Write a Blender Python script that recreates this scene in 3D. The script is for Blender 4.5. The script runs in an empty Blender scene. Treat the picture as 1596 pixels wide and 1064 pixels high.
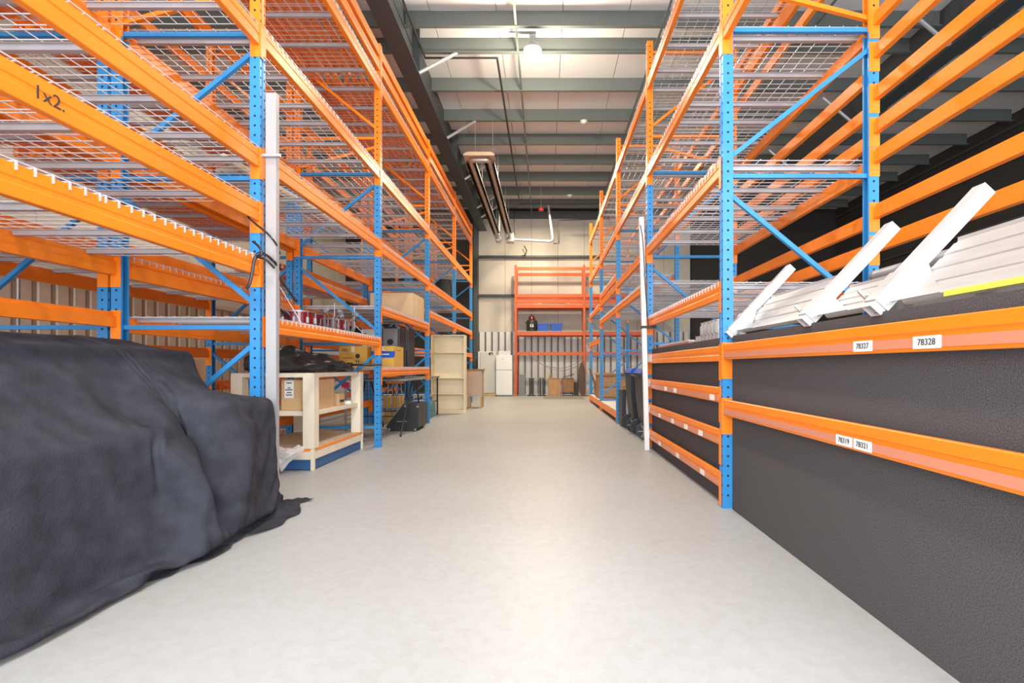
import bpy, bmesh, math, random
from mathutils import Vector, Matrix, Euler
random.seed(7)
SC = bpy.context.scene
COL = SC.collection

# ------------------------------------------------------------ camera, world, lights, exposure
EYE = 1.10
F = 765.0
cam_d = bpy.data.cameras.new('camera'); cam = bpy.data.objects.new('camera', cam_d); COL.objects.link(cam)
cam.location = (0, 0, EYE); cam.rotation_euler = (math.pi/2, 0, 0)
cam_d.sensor_fit = 'HORIZONTAL'; cam_d.sensor_width = 36.0; cam_d.lens = F*36.0/1596.0
cam_d.shift_x = -51.0/1596.0; cam_d.shift_y = 39.0/1596.0
cam_d.clip_start = 0.05; cam_d.clip_end = 200
SC.camera = cam
SC.view_settings.view_transform = 'Standard'; SC.view_settings.look = 'None'
SC.view_settings.gamma = 1; SC.view_settings.use_curve_mapping = False
SC.view_settings.exposure = 0.34
w = bpy.data.worlds.new('world'); SC.world = w; w.use_nodes = True
bg = w.node_tree.nodes['Background']; bg.inputs[0].default_value = (0.86, 0.93, 1.0, 1); bg.inputs[1].default_value = 1.5

def area(name, loc, rot, sx, sy, power, col=(1, 1, 1)):
    l = bpy.data.lights.new(name, 'AREA'); l.shape = 'RECTANGLE'; l.size = sx; l.size_y = sy; l.energy = power; l.color = col
    o = bpy.data.objects.new(name, l); o.location = loc; o.rotation_euler = rot; COL.objects.link(o); return o
# daylight through the open loading door behind the camera
area('door_daylight', (0.1, -2.6, 2.6), (math.radians(90), 0, 0), 8.0, 4.6, 640, (0.93, 0.97, 1.0))
# high bay lights without fixtures over the aisle and the left side, the one in view has its own below
def bay_light(x, y, z, power, r=0.5, col=(1.0, 0.94, 0.84)):
    l = bpy.data.lights.new('high_bay_bulb', 'AREA'); l.shape = 'DISK'; l.size = r; l.energy = power; l.color = col
    o = bpy.data.objects.new('high_bay_bulb', l); o.location = (x, y, z); COL.objects.link(o)
bay_light(-0.3, 1.6, 6.6, 190)
for x, y, p in ((-0.2, 13.6, 290), (0.1, 16.9, 190)):
    bay_light(x, y, 6.6, p, 0.5, (1.0, 0.84, 0.60))
for y, p in ((4.0, 22), (10.0, 50)):
    bay_light(-6.2, y, 6.4, p)

# ------------------------------------------------------------ materials
MATS = {}
def mat(name, col, rough=0.5, metal=0.0, noise=0.0, nscale=6.0, bump=0.0, bscale=40.0, spec=0.5, col2=None, emit=None, es=0, coat=0.0, detail=4, stretch=None, alpha=1.0, trans=0.0):
    if name in MATS: return MATS[name]
    m = bpy.data.materials.new(name); m.use_nodes = True; nt = m.node_tree; b = nt.nodes['Principled BSDF']
    b.inputs['Base Color'].default_value = (*col, 1); b.inputs['Roughness'].default_value = rough; b.inputs['Metallic'].default_value = metal
    b.inputs['Specular IOR Level'].default_value = spec; b.inputs['Coat Weight'].default_value = coat
    if trans: b.inputs['Transmission Weight'].default_value = trans
    if alpha < 1: b.inputs['Alpha'].default_value = alpha
    if emit: b.inputs['Emission Color'].default_value = (*emit, 1); b.inputs['Emission Strength'].default_value = es
    if noise or bump:
        tc = nt.nodes.new('ShaderNodeTexCoord'); mp = nt.nodes.new('ShaderNodeMapping'); nt.links.new(tc.outputs['Object'], mp.inputs[0])
        if stretch: mp.inputs['Scale'].default_value = stretch
        if noise:
            n = nt.nodes.new('ShaderNodeTexNoise'); n.inputs['Scale'].default_value = nscale; n.inputs['Detail'].default_value = detail
            nt.links.new(mp.outputs[0], n.inputs['Vector'])
            r = nt.nodes.new('ShaderNodeValToRGB'); c2 = col2 or tuple(c*(1-noise) for c in col)
            r.color_ramp.elements[0].position = 0.32; r.color_ramp.elements[0].color = (*c2, 1)
            r.color_ramp.elements[1].position = 0.68; r.color_ramp.elements[1].color = (*col, 1)
            nt.links.new(n.outputs['Fac'], r.inputs[0]); nt.links.new(r.outputs[0], b.inputs['Base Color'])
        if bump:
            n2 = nt.nodes.new('ShaderNodeTexNoise'); n2.inputs['Scale'].default_value = bscale; n2.inputs['Detail'].default_value = 3
            nt.links.new(mp.outputs[0], n2.inputs['Vector'])
            bp = nt.nodes.new('ShaderNodeBump'); bp.inputs['Strength'].default_value = bump; bp.inputs['Distance'].default_value = 0.01
            nt.links.new(n2.outputs['Fac'], bp.inputs['Height']); nt.links.new(bp.outputs[0], b.inputs['Normal'])
    MATS[name] = m; return m

ORANGE = mat('orange_paint', (1.0, 0.255, 0.012), 0.38, noise=0.10, nscale=3)
BLUE = mat('blue_paint', (0.035, 0.27, 0.62), 0.36, noise=0.12, nscale=4)
RED = mat('red_orange_paint', (0.66, 0.115, 0.022), 0.42, noise=0.15, nscale=3)
WIRE = mat('zinc_wire', (0.62, 0.61, 0.62), 0.4, metal=0.2)
CHAN = mat('zinc_channel', (0.50, 0.49, 0.51), 0.42, metal=0.25, noise=0.1, nscale=8)
STEEL = mat('grey_steel', (0.50, 0.51, 0.53), 0.4, metal=0.5)
ALU = mat('aluminium', (0.66, 0.65, 0.63), 0.36, metal=0.5, noise=0.12, nscale=5, stretch=(8, 1, 8))
CHROME = mat('chrome', (0.36, 0.36, 0.38), 0.42, metal=0.7)
DARK = mat('dark_hole', (0.02, 0.025, 0.04), 0.8)
BLACK = mat('black_plastic', (0.025, 0.025, 0.028), 0.45)
BLACKM = mat('black_metal', (0.02, 0.02, 0.022), 0.35, metal=0.3)
CARPET = mat('black_carpet_board', (0.130, 0.122, 0.126), 0.95, noise=0.6, nscale=210, bump=0.15, bscale=420, spec=0.15, detail=6)
PURLIN = mat('purlin_paint', (0.150, 0.168, 0.158), 0.5, noise=0.08, nscale=2)
RAFTER = mat('rafter_paint', (0.065, 0.075, 0.08), 0.5)
INSUL = mat('white_insulation', (0.88, 0.86, 0.86), 0.7, noise=0.06, nscale=1.5, bump=0.15, bscale=3)
WALLI = mat('wall_insulation', (0.66, 0.62, 0.55), 0.75, noise=0.10, nscale=1.3, bump=0.2, bscale=3)
LINER = mat('white_liner_metal', (0.80, 0.80, 0.79), 0.45, noise=0.1, nscale=2)
LINERB = mat('beige_liner_metal', (0.62, 0.52, 0.40), 0.5, noise=0.1, nscale=2)
GROOVE_SHADE = mat('brown_groove_shade', (0.11, 0.085, 0.07), 0.5)  # dark brown standing in for the shade inside the liner grooves
GROOVE_SHADE_L = mat('beige_groove_shade', (0.36, 0.27, 0.19), 0.5)  # darker beige standing in for groove shade on the left liner
DARKWALL = mat('dark_wall', (0.05, 0.045, 0.042), 0.9)
CARD = mat('cardboard', (0.62, 0.40, 0.20), 0.8, noise=0.08, nscale=5)
CARDY = mat('yellow_cardboard', (0.72, 0.42, 0.08), 0.75, noise=0.08, nscale=5)
CARDL = mat('light_cardboard', (0.72, 0.52, 0.30), 0.75, noise=0.08, nscale=5)
WHITE = mat('white_enamel', (0.82, 0.83, 0.82), 0.3)
CREAM = mat('cream_board', (0.92, 0.80, 0.56), 0.5, noise=0.06, nscale=4)
PINE = mat('pale_painted_wood', (0.84, 0.76, 0.60), 0.55, noise=0.12, nscale=6, stretch=(1, 1, 0.2))
PLY = mat('plywood_board', (0.60, 0.48, 0.33), 0.6, noise=0.15, nscale=5)
WOOD = mat('brown_wood', (0.36, 0.17, 0.07), 0.5, noise=0.35, nscale=7, stretch=(1, 1, 0.25))
WOODL = mat('light_brown_wood', (0.55, 0.30, 0.13), 0.5, noise=0.25, nscale=7, stretch=(1, 1, 0.25))
DARKWOOD = mat('dark_brown_wood', (0.10, 0.055, 0.03), 0.5, noise=0.3, nscale=7)
TAPE = mat('clear_tape', (0.80, 0.70, 0.50), 0.2)
PAPER = mat('white_paper', (0.85, 0.85, 0.84), 0.7)
INK = mat('dark_ink', (0.03, 0.03, 0.04), 0.6)
MAROON = mat('maroon_lacquer', (0.20, 0.012, 0.02), 0.15, coat=0.6)
BLUEP = mat('blue_plastic', (0.015, 0.09, 0.50), 0.4)
NAVY = mat('navy_skirt', (0.03, 0.11, 0.28), 0.5)
STRIP = mat('clear_pink_strip', (0.66, 0.25, 0.15), 0.3, coat=0.1)
CLOTH = mat('black_cloth', (0.050, 0.052, 0.066), 0.92, noise=0.35, nscale=9, bump=0.35, bscale=90, spec=0.1, detail=8)
YELLOW = mat('yellow_tape', (0.75, 0.85, 0.10), 0.5)
BRASS = mat('brass', (0.7, 0.5, 0.15), 0.3, metal=0.9)
GREY = mat('grey_plastic', (0.22, 0.23, 0.24), 0.6)
PIPEB = mat('black_iron_pipe', (0.035, 0.03, 0.03), 0.5)
GLASSG = mat('jar_glass', (0.75, 0.78, 0.78), 0.08, trans=0.75)
BOTTLE = mat('water_bottle', (0.20, 0.42, 0.46), 0.12, trans=0.45)
FILM = mat('plastic_film', (0.85, 0.85, 0.86), 0.25, alpha=0.5)
LAMP = mat('lamp_glow', (1, 1, 1), 0.5, emit=(1.0, 0.95, 0.82), es=14)
REDP = mat('red_plastic', (0.6, 0.03, 0.03), 0.4)
PINK = mat('pink_plastic', (0.75, 0.05, 0.2), 0.4)
ORP = mat('orange_plastic', (0.95, 0.28, 0.02), 0.4)

# ------------------------------------------------------------ mesh helpers
class M:
    def __init__(s): s.v = []; s.f = []
    def add(s, vs, fs):
        n = len(s.v); s.v += [tuple(v) for v in vs]; s.f += [tuple(i+n for i in f) for f in fs]; return s
    def box(s, x0, x1, y0, y1, z0, z1):
        return s.add([(x0,y0,z0),(x1,y0,z0),(x1,y1,z0),(x0,y1,z0),(x0,y0,z1),(x1,y0,z1),(x1,y1,z1),(x0,y1,z1)],
                     [(0,3,2,1),(4,5,6,7),(0,1,5,4),(1,2,6,5),(2,3,7,6),(3,0,4,7)])
    def bar(s, p, q, w, h, up=(0, 0, 1)):
        p = Vector(p); q = Vector(q); d = (q-p).normalized(); u = Vector(up)
        if abs(d.dot(u)) > 0.98: u = Vector((0, 1, 0))
        a = d.cross(u).normalized()*w/2; b = a.cross(d).normalized()*h/2
        vs = [p-a-b, p+a-b, p+a+b, p-a+b, q-a-b, q+a-b, q+a+b, q-a+b]
        return s.add(vs, [(0,3,2,1),(4,5,6,7),(0,1,5,4),(1,2,6,5),(2,3,7,6),(3,0,4,7)])
    def cyl(s, p, q, r, n=10, r2=None, caps=True):
        p = Vector(p); q = Vector(q); d = (q-p).normalized(); u = Vector((0, 0, 1)) if abs(d.z) < 0.9 else Vector((1, 0, 0))
        a = d.cross(u).normalized(); b = d.cross(a); r2 = r if r2 is None else r2
        vs = []
        for k in range(n):
            t = 2*math.pi*k/n; e = a*math.cos(t)+b*math.sin(t); vs.append(p+e*r)
        for k in range(n):
            t = 2*math.pi*k/n; e = a*math.cos(t)+b*math.sin(t); vs.append(q+e*r2)
        fs = [(k, k+n, (k+1) % n+n, (k+1) % n) for k in range(n)]
        fs = [(k, (k+1) % n, (k+1) % n+n, k+n)[::-1] for k in range(n)]
        if caps: fs += [tuple(range(n)), tuple(range(2*n-1, n-1, -1))]
        return s.add(vs, fs)
    def path(s, pts, r, n=8):
        pts = [Vector(p) for p in pts]; rings = []
        prev = None
        for i, p in enumerate(pts):
            d = (pts[min(i+1, len(pts)-1)]-pts[max(i-1, 0)]).normalized()
            if prev is None:
                u = Vector((0, 0, 1)) if abs(d.z) < 0.9 else Vector((1, 0, 0)); a = d.cross(u).normalized()
            else:
                a = (prev - d*prev.dot(d)).normalized()
            prev = a; b = d.cross(a)
            rings.append([p+(a*math.cos(2*math.pi*k/n)+b*math.sin(2*math.pi*k/n))*r for k in range(n)])
        vs = [v for ring in rings for v in ring]; fs = []
        for i in range(len(pts)-1):
            for k in range(n):
                fs.append((i*n+k, i*n+(k+1) % n, (i+1)*n+(k+1) % n, (i+1)*n+k))
        fs += [tuple(range(n-1, -1, -1)), tuple(range((len(pts)-1)*n, len(pts)*n))]
        return s.add(vs, fs)
    def prism(s, pts, axis, a0, a1):
        """2-D outline extruded along an axis: pts are (u,v) of the two other axes in xyz order"""
        def P(u, v, a):
            return (a, u, v) if axis == 0 else ((u, a, v) if axis == 1 else (u, v, a))
        n = len(pts); vs = [P(u, v, a0) for u, v in pts]+[P(u, v, a1) for u, v in pts]
        fs = [(k, (k+1) % n, (k+1) % n+n, k+n) for k in range(n)]+[tuple(range(n-1, -1, -1)), tuple(range(n, 2*n))]
        return s.add(vs, fs)
    def lathe(s, prof, c=(0, 0, 0), n=16):
        vs = []; m = len(prof)
        for r, z in prof:
            for k in range(n):
                t = 2*math.pi*k/n; vs.append((c[0]+r*math.cos(t), c[1]+r*math.sin(t), c[2]+z))
        fs = [(i*n+k, i*n+(k+1) % n, (i+1)*n+(k+1) % n, (i+1)*n+k) for i in range(m-1) for k in range(n)]
        fs += [tuple(range(n-1, -1, -1)), tuple(range((m-1)*n, m*n))]
        return s.add(vs, fs)
    def mesh(s, name, material, smooth=False, bevel=0):
        me = bpy.data.meshes.new(name); me.from_pydata(s.v, [], s.f); me.materials.append(material)
        bm = bmesh.new(); bm.from_mesh(me)
        bmesh.ops.recalc_face_normals(bm, faces=bm.faces)
        if bevel: bmesh.ops.bevel(bm, geom=list(bm.edges), offset=bevel, segments=2, affect='EDGES', profile=0.6)
        bm.to_mesh(me); bm.free()
        if smooth:
            for p in me.polygons: p.use_smooth = True
            try: me.set_sharp_from_angle(angle=math.radians(38))
            except Exception: pass
        me.update(); return me

def link(name, me, parent=None, loc=(0, 0, 0), rot=(0, 0, 0)):
    o = bpy.data.objects.new(name, me); COL.objects.link(o); o.location = loc; o.rotation_euler = rot
    if parent: o.parent = parent
    return o
def part(name, mb, m, parent, loc=(0, 0, 0), rot=(0, 0, 0), smooth=False, bevel=0, label=None):
    o = link(name, mb.mesh(name, m, smooth, bevel), parent, loc, rot)
    if label: o['label'] = label
    return o
def tag(o, label, cat, group=None, kind=None):
    o['label'] = label; o['category'] = cat
    if group: o['group'] = group
    o['kind'] = kind or 'thing'
    return o
def thing(name, label, cat, loc=(0, 0, 0), rz=0, group=None):
    o = bpy.data.objects.new(name, None); COL.objects.link(o); o.empty_display_size = 0.1
    o.location = loc; o.rotation_euler = (0, 0, rz); return tag(o, label, cat, group)
def single(name, mb, m, label, cat, loc=(0, 0, 0), rot=(0, 0, 0), group=None, smooth=False, bevel=0):
    return tag(link(name, mb.mesh(name, m, smooth, bevel), None, loc, rot), label, cat, group)
def struct(name, mb, m, loc=(0, 0, 0)):
    o = link(name, mb.mesh(name, m), None, loc); o['kind'] = 'structure'; return o
def dup(root, loc, rot=None, label=None, group=None):
    r = root.copy(); COL.objects.link(r); r.location = loc
    if rot is not None: r.rotation_euler = rot
    if label: r['label'] = label
    if group: r['group'] = group
    for ch in list(root.children):
        c = ch.copy(); COL.objects.link(c); c.parent = r
        for g in list(ch.children):
            d = g.copy(); COL.objects.link(d); d.parent = c
    return r
def text(name, body, size, parent, loc, rot, m=INK, depth=0.0008, align='CENTER', sx=1.0):
    cu = bpy.data.curves.new(name, 'FONT'); cu.body = body; cu.size = size; cu.extrude = depth; cu.align_x = align; cu.align_y = 'CENTER'
    t = bpy.data.objects.new(name, cu); COL.objects.link(t)
    bpy.context.view_layer.update()
    me = bpy.data.meshes.new_from_object(t.evaluated_get(bpy.context.evaluated_depsgraph_get()))
    bpy.data.objects.remove(t); me.materials.clear(); me.materials.append(m)
    o = link(name, me, parent, loc, rot); o.scale = (sx, 1, 1); return o
# ------------------------------------------------------------ the hall
XL, XR, YB, YF = -7.8, 11.5, 19.3, -3.0
ZC = 7.31            # underside of the white roof insulation
FLOORM = mat('concrete_floor', (0.425, 0.445, 0.455), 0.44, noise=1, nscale=0.6, col2=(0.39, 0.395, 0.388), bump=0.05, bscale=60, detail=9, spec=0.35)
def floor_nodes():
    nt = FLOORM.node_tree; b = nt.nodes['Principled BSDF']
    tc = nt.nodes.new('ShaderNodeTexCoord')
    n = nt.nodes.new('ShaderNodeTexNoise'); n.inputs['Scale'].default_value = 14; n.inputs['Detail'].default_value = 10; n.inputs['Roughness'].default_value = 0.75
    nt.links.new(tc.outputs['Object'], n.inputs['Vector'])
    r = nt.nodes.new('ShaderNodeValToRGB'); r.color_ramp.elements[0].position = 0.44; r.color_ramp.elements[0].color = (1, 1, 1, 1)
    r.color_ramp.elements[1].position = 0.72; r.color_ramp.elements[1].color = (0.78, 0.72, 0.66, 1)
    nt.links.new(n.outputs['Fac'], r.inputs[0])
    mx = nt.nodes.new('ShaderNodeMix'); mx.data_type = 'RGBA'; mx.blend_type = 'MULTIPLY'; mx.inputs[0].default_value = 0.5
    src = b.inputs['Base Color'].links[0].from_socket
    nt.links.new(src, mx.inputs[6]); nt.links.new(r.outputs[0], mx.inputs[7]); nt.links.new(mx.outputs[2], b.inputs['Base Color'])
floor_nodes()
fl = M().box(XL, XR, YF, YB, -0.2, -0.02); floor = struct('floor', fl, mat('joint_dark', (0.22, 0.2, 0.18), 0.9))
xs = [XL, -3.42, 3.3, XR]; ys = [YF, 5.97, 12.6, YB]
for i in range(3):
    for j in range(3):
        g = 0.0025
        part('floor_slab', M().box(xs[i]+g, xs[i+1]-g, ys[j]+g, ys[j+1]-g, -0.02, 0.0), FLOORM, floor)

# ceiling: roof sheet, insulation panels, purlins
ceil = struct('ceiling', M().box(XL, XR, YF, YB+0.3, ZC+0.06, ZC+0.2), DARKWALL)
pan = M().box(-0.575, 0.575, 0, 1, 0, 0.05)
x = XL+0.1
purl_y = [8.57, 9.28, 10.56, 11.84, 13.10, 14.38, 15.66, 16.94, 18.22]
purl_y = [7.3-1.28*k for k in range(7, -1, -1)]+purl_y
edges = [YF]+purl_y+[YB+0.2]
pm = {}
for k in range(17):
    cx = XL+0.575+k*1.16
    for j in range(len(edges)-1):
        a, b = edges[j]+0.004, edges[j+1]-0.004
        L = round(b-a, 3)
        if L not in pm: pm[L] = M().box(-0.574, 0.574, 0, L, 0, 0.05).mesh('insulation_panel', INSUL)
        link('insulation_panel', pm[L], ceil, (cx, a, ZC+random.uniform(0, 0.006)))
def purlin_mesh(L):
    w, h, t, lip = 0.07, 0.31, 0.006, 0.02
    o = [(0, 0), (w, 0), (w, lip), (w-t, lip), (w-t, t), (t, t), (t, h-t), (-w+t, h-t), (-w+t, h-lip), (-w, h-lip), (-w, h), (0, h)]
    return M().prism([(-u, v) for u, v in o], 0, 0, L).mesh('purlin', PURLIN)
PA = purlin_mesh(13.7); PB = purlin_mesh(5.2)
for y in purl_y:
    link('purlin', PA, ceil, (-2.44, y, ZC-0.31)); link('purlin', PB, ceil, (XL, y, ZC-0.31))
sr = M().box(-0.02, 0.02, YF, YB, 0, 0.02).mesh('bridging_rod', PURLIN)
for x in (-0.50, 2.05, 4.7, 7.2): link('bridging_rod', sr, ceil, (x, 0, ZC-0.30))
sw = M().box(-0.02, 0.02, -0.003, 0.003, 0, 0.30)

# rafters
def rafter(x):
    z0, z1 = 6.42, ZC
    r = M().prism([(-0.16, z0), (0.16, z0), (0.16, z0+0.02), (0.01, z0+0.02), (0.01, z1-0.33), (-0.01, z1-0.33), (-0.01, z0+0.02), (-0.16, z0+0.02)], 1, YF, YB)
    r.box(-0.009, 0.009, YF, YB, z1-0.34, z1-0.02)
    o = struct('trim_1', r, RAFTER, (x, 0, 0)); return o
rf = rafter(-2.44)
st = M()
for y in [9.0-1.28*3*k for k in range(-3, 4)]:
    part('stiffener', M().box(0.01, 0.15, y-0.006, y+0.006, 6.44, ZC-0.02), RAFTER, rf)
for i, y in enumerate((9.28, 11.84, 14.38, 16.94, 18.0)):
    part('flange_brace', M().cyl((0.12, y-0.3, 6.46), (0.78, y-0.02, ZC-0.30), 0.033, 8), STEEL, rf)
rr = rafter(6.9); rr.name = 'trim_2'
for y in (3.0, 5.6, 8.2, 10.8, 13.4):
    part('flange_brace', M().cyl((-0.12, y, 6.46), (-0.78, y, ZC-0.30), 0.033, 8), STEEL, rr)

# back wall: insulation panels above, white ribbed liner below, dark girts
wb = struct('wall_back', M().box(XL-0.3, XR+0.2, YB+0.08, YB+0.3, 0, ZC+0.2), DARKWALL)
ip = {}
for k in range(8):
    x0 = -2.6+k*1.04
    for z0, z1 in ((2.46, 3.84), (3.93, 5.36), (5.46, 6.9)):
        L = (z0, z1)
        if L not in ip: ip[L] = M().box(0.005, 1.035, 0, 0.07, z0, z1).mesh('insulation_panel', WALLI)
        link('insulation_panel', ip[L], wb, (x0, YB, 0))
sh = M()
prof = [(0, 0.0)]
for k in range(4):
    a = k*0.26
    prof += [(a+0.02, 0), (a+0.045, -0.035), (a+0.20, -0.035), (a+0.225, 0), (a+0.26, 0)]
prof += [(1.04, 0.012), (0, 0.012)]
sheet = M().prism(prof, 2, 0.02, 2.46).mesh('liner_sheet', LINER)
rib = M().box(-0.019, 0.019, -0.022, 0.0, 0.02, 2.45).mesh('groove_shade_strip', GROOVE_SHADE)  # dark strip laid in each groove, its colour paints the shade there
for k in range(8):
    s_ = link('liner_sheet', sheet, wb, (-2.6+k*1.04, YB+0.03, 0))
    for j in range(4): link('groove_shade_strip', rib, s_, (j*0.26+0.001, 0, 0))
for z in (3.885, 5.41):
    part('girt', M().prism([(YB-0.16, z-0.06), (YB, z-0.06), (YB, z+0.05), (YB-0.03, z+0.05), (YB-0.03, z-0.045), (YB-0.16, z-0.045)], 0, -2.62, 6.0), RAFTER, wb)
part('girt', M().box(-2.62, 6, YB-0.2, YB+0.05, 6.9, 7.15), RAFTER, wb, label='deep dark girt along the top of the wall')
part('column', M().box(-2.76, -2.60, YB-0.35, YB-0.02, 0, 6.9), RAFTER, wb)
for z, lab in ((6.55, 1), (3.7, 0)): pass
# left wall: plaster band above, beige ribbed liner below
wl = struct('wall_left', M().box(XL-0.3, XL-0.09, YF, YB+0.3, 0, ZC+0.2), DARKWALL)
for k in range(19):
    y0 = YF+k*1.17
    for z0, z1 in ((2.55, 4.9), (4.95, 7.3)):
        L = ('l', z0)
        if L not in ip: ip[L] = M().box(-0.07, 0, 0.005, 1.165, z0, z1).mesh('insulation_panel', WALLI)
        link('insulation_panel', ip[L], wl, (XL, y0, 0))
pr2 = [(v, u) for u, v in prof]
sheet2 = M().prism([(-v, u*1.125) for u, v in prof], 2, 0.02, 2.45).mesh('liner_sheet', LINERB)
rib2 = M().box(0.0, 0.02, -0.02, 0.02, 0.02, 2.44).mesh('groove_shade_strip', GROOVE_SHADE_L)  # left wall strips, groove shade put into their darker beige
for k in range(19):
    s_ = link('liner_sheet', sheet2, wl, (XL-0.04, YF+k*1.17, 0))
    for j in range(4): link('groove_shade_strip', rib2, s_, (0, j*0.2925, 0))
part('girt', M().box(XL-0.05, XL+0.16, YF, YB-0.4, 2.45, 2.54), LINERB, wl)
wr = struct('wall_right', M().box(XR, XR+0.2, YF, YB+0.3, 0, ZC+0.2), DARKWALL)
for k in range(9):
    part('girt', M().box(XR-0.12, XR, YF, YB, 0.9+k*0.75, 0.96+k*0.75), RAFTER, wr)
# ------------------------------------------------------------ pallet racking
PW, PD = 0.080, 0.075      # post size across (x) and along (y)
def post_mesh(h, m, name):
    w, d, t = PW, PD, 0.004
    # open channel, web towards -x, a groove in the web
    o = [(0, 0), (w, 0), (w, 0.016), (w-t, 0.016), (w-t, t), (t, t), (t, d*0.35), (0.012, d*0.42), (0.012, d*0.58), (t, d*0.65), (t, d-t), (w-t, d-t), (w-t, d-0.016), (w, d-0.016), (w, d), (0, d), (0, d*0.67), (0.008, d*0.60), (0.008, d*0.40), (0, d*0.33)]
    return M().prism(o, 2, 0, h).mesh(name, m)
def hole_mesh(h, z0=0.10):
    mb = M(); z = z0
    while z < h-0.03:
        for cx in (PW*0.5,):
            mb.cyl((cx, -0.0008, z), (cx, 0.001, z), 0.0100, 8)
        for cy in (PD*0.17, PD*0.83):
            mb.bar((-0.0008, cy, z-0.008), (-0.0008, cy, z+0.008), 0.002, 0.008, up=(0, 1, 0))
        z += 0.0762
    return mb.mesh('punched_holes', DARK)
POSTB = post_mesh(3.70, BLUE, 'upright'); POSTO = post_mesh(1.80, ORANGE, 'upright_extension')
HB = hole_mesh(3.70); HO = hole_mesh(1.80, 0.05)
FOOT = M().box(-0.006, PW+0.03, -0.006, PD+0.02, 0, 0.008).mesh('base_plate', BLUE)
def beam_mesh(L, h=0.125, name='beam', m=ORANGE):
    # step beam, aisle face at x=0, going to +x
    h2 = h*0.74
    o = [(0.003, 0), (0.042, 0), (0.045, 0.003), (0.045, h2), (0.026, h2+0.003), (0.026, h), (0.004, h), (0, h-0.004), (0, h*0.62), (0.004, h*0.58), (0.004, h*0.42), (0, h*0.38), (0, 0.004)]
    return M().prism([(u, v-h) for u, v in o], 1, -L/2, L/2).mesh(name, m)
CONN = {}
def conn_mesh(ch, m):
    k = (ch, m.name)
    if k not in CONN:
        mb = M().box(-0.004, PW-0.004, -0.004, 0, -ch, 0.012)      # leaf against the post flank
        mb.box(-0.0055, -0.0015, 0, 0.042, -ch, 0.012)             # leaf folded round the aisle face
        me = mb.mesh('connector', m); CONN[k] = me
    return CONN[k]
BOLT = M().cyl((0.042, -0.0052, -0.11), (0.042, -0.003, -0.11), 0.006, 6).mesh('bolt_hole', DARK)
BM = {}
def add_beam(root, xf, sgn, ya, yb, ztop, h=0.125, ch=0.235, m=ORANGE, label=None, strip=None, name='beam'):
    """a beam between the posts at ya and yb; sgn=+1: rack interior towards +x"""
    L = round(yb-ya-PD-0.006, 3); k = (L, h, m.name)
    if k not in BM: BM[k] = beam_mesh(L, h, name, m)
    cy = (ya+yb+PD)/2
    o = link(name, BM[k], root, (xf-root.location.x, cy-root.location.y, ztop), (0, 0, 0 if sgn > 0 else math.pi))
    if label: o['label'] = label
    cm = conn_mesh(ch, m)
    # far end connector (faces the camera), near end connector
    for e in (1, -1):
        if sgn > 0: l, r, s = (0, e*(L/2+0.001), 0), (0, 0, 0), (1, e, 1)
        else: l, r, s = (0, e*(L/2+0.001), 0), (0, 0, 0), (1, e, 1)
        c = link('connector', cm, o, (l[0], e*(L/2+0.0035), 0), r); c.scale = s
        far = (e == 1) if sgn > 0 else (e == -1)
        if far:
            b = link('bolt_hole', BOLT, o, (l[0], e*(L/2+0.0035), 0)); b.scale = s
    return o
def frame(root, xf, xb, y, ext=True, flip=1, h=3.70, low=True, hs=(0.27, 1.41, 2.59, 3.73), bm=BLUE, pm=None, om=None):
    """one upright frame; xf = aisle face, xb = rear face"""
    ox, oy = root.location.x, root.location.y
    sg = 1 if xb > xf else -1
    pb, po, hb, ho = pm or POSTB, om or POSTO, HB, HO
    for x, s in ((xf, sg), (xb, -sg)):
        # sg<0 : mirror in x so that the web faces the aisle
        p = link('upright', pb, root, (x-ox, y-oy, 0)); p.scale = (s, 1, 1)
        link('punched_holes', hb, p)['kind'] = 'stuff'
        link('base_plate', FOOT, p)
        if ext:
            e = link('upright_extension', po, root, (x-ox, y-oy, 3.70)); e.scale = (s, 1, 1)
            link('punched_holes', ho, e)['kind'] = 'stuff'
    a, b = xf+sg*(PW-0.02), xb-sg*(PW-0.02)
    def br(z0, z1, m):
        mb = M().bar((a-ox, y+PD/2-oy, z0), (b-ox, y+PD/2-oy, z1), 0.032, 0.034)
        part('brace', mb, m, root)
    for z in hs: br(z, z, bm)
    zs = (0.40, 1.28, 1.55, 2.45, 2.73, 3.58)
    if flip > 0: br(0.40, 1.28, bm); br(2.45, 1.55, bm); br(2.73, 3.58, bm)
    else: br(1.28, 0.40, bm); br(1.60, 2.45, bm); br(3.60, 2.75, bm)
    if ext:
        for z in (4.22, 5.36): br(z, z, ORANGE)
        br(4.35, 5.2, ORANGE); br(4.10, 3.82, ORANGE)

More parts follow.
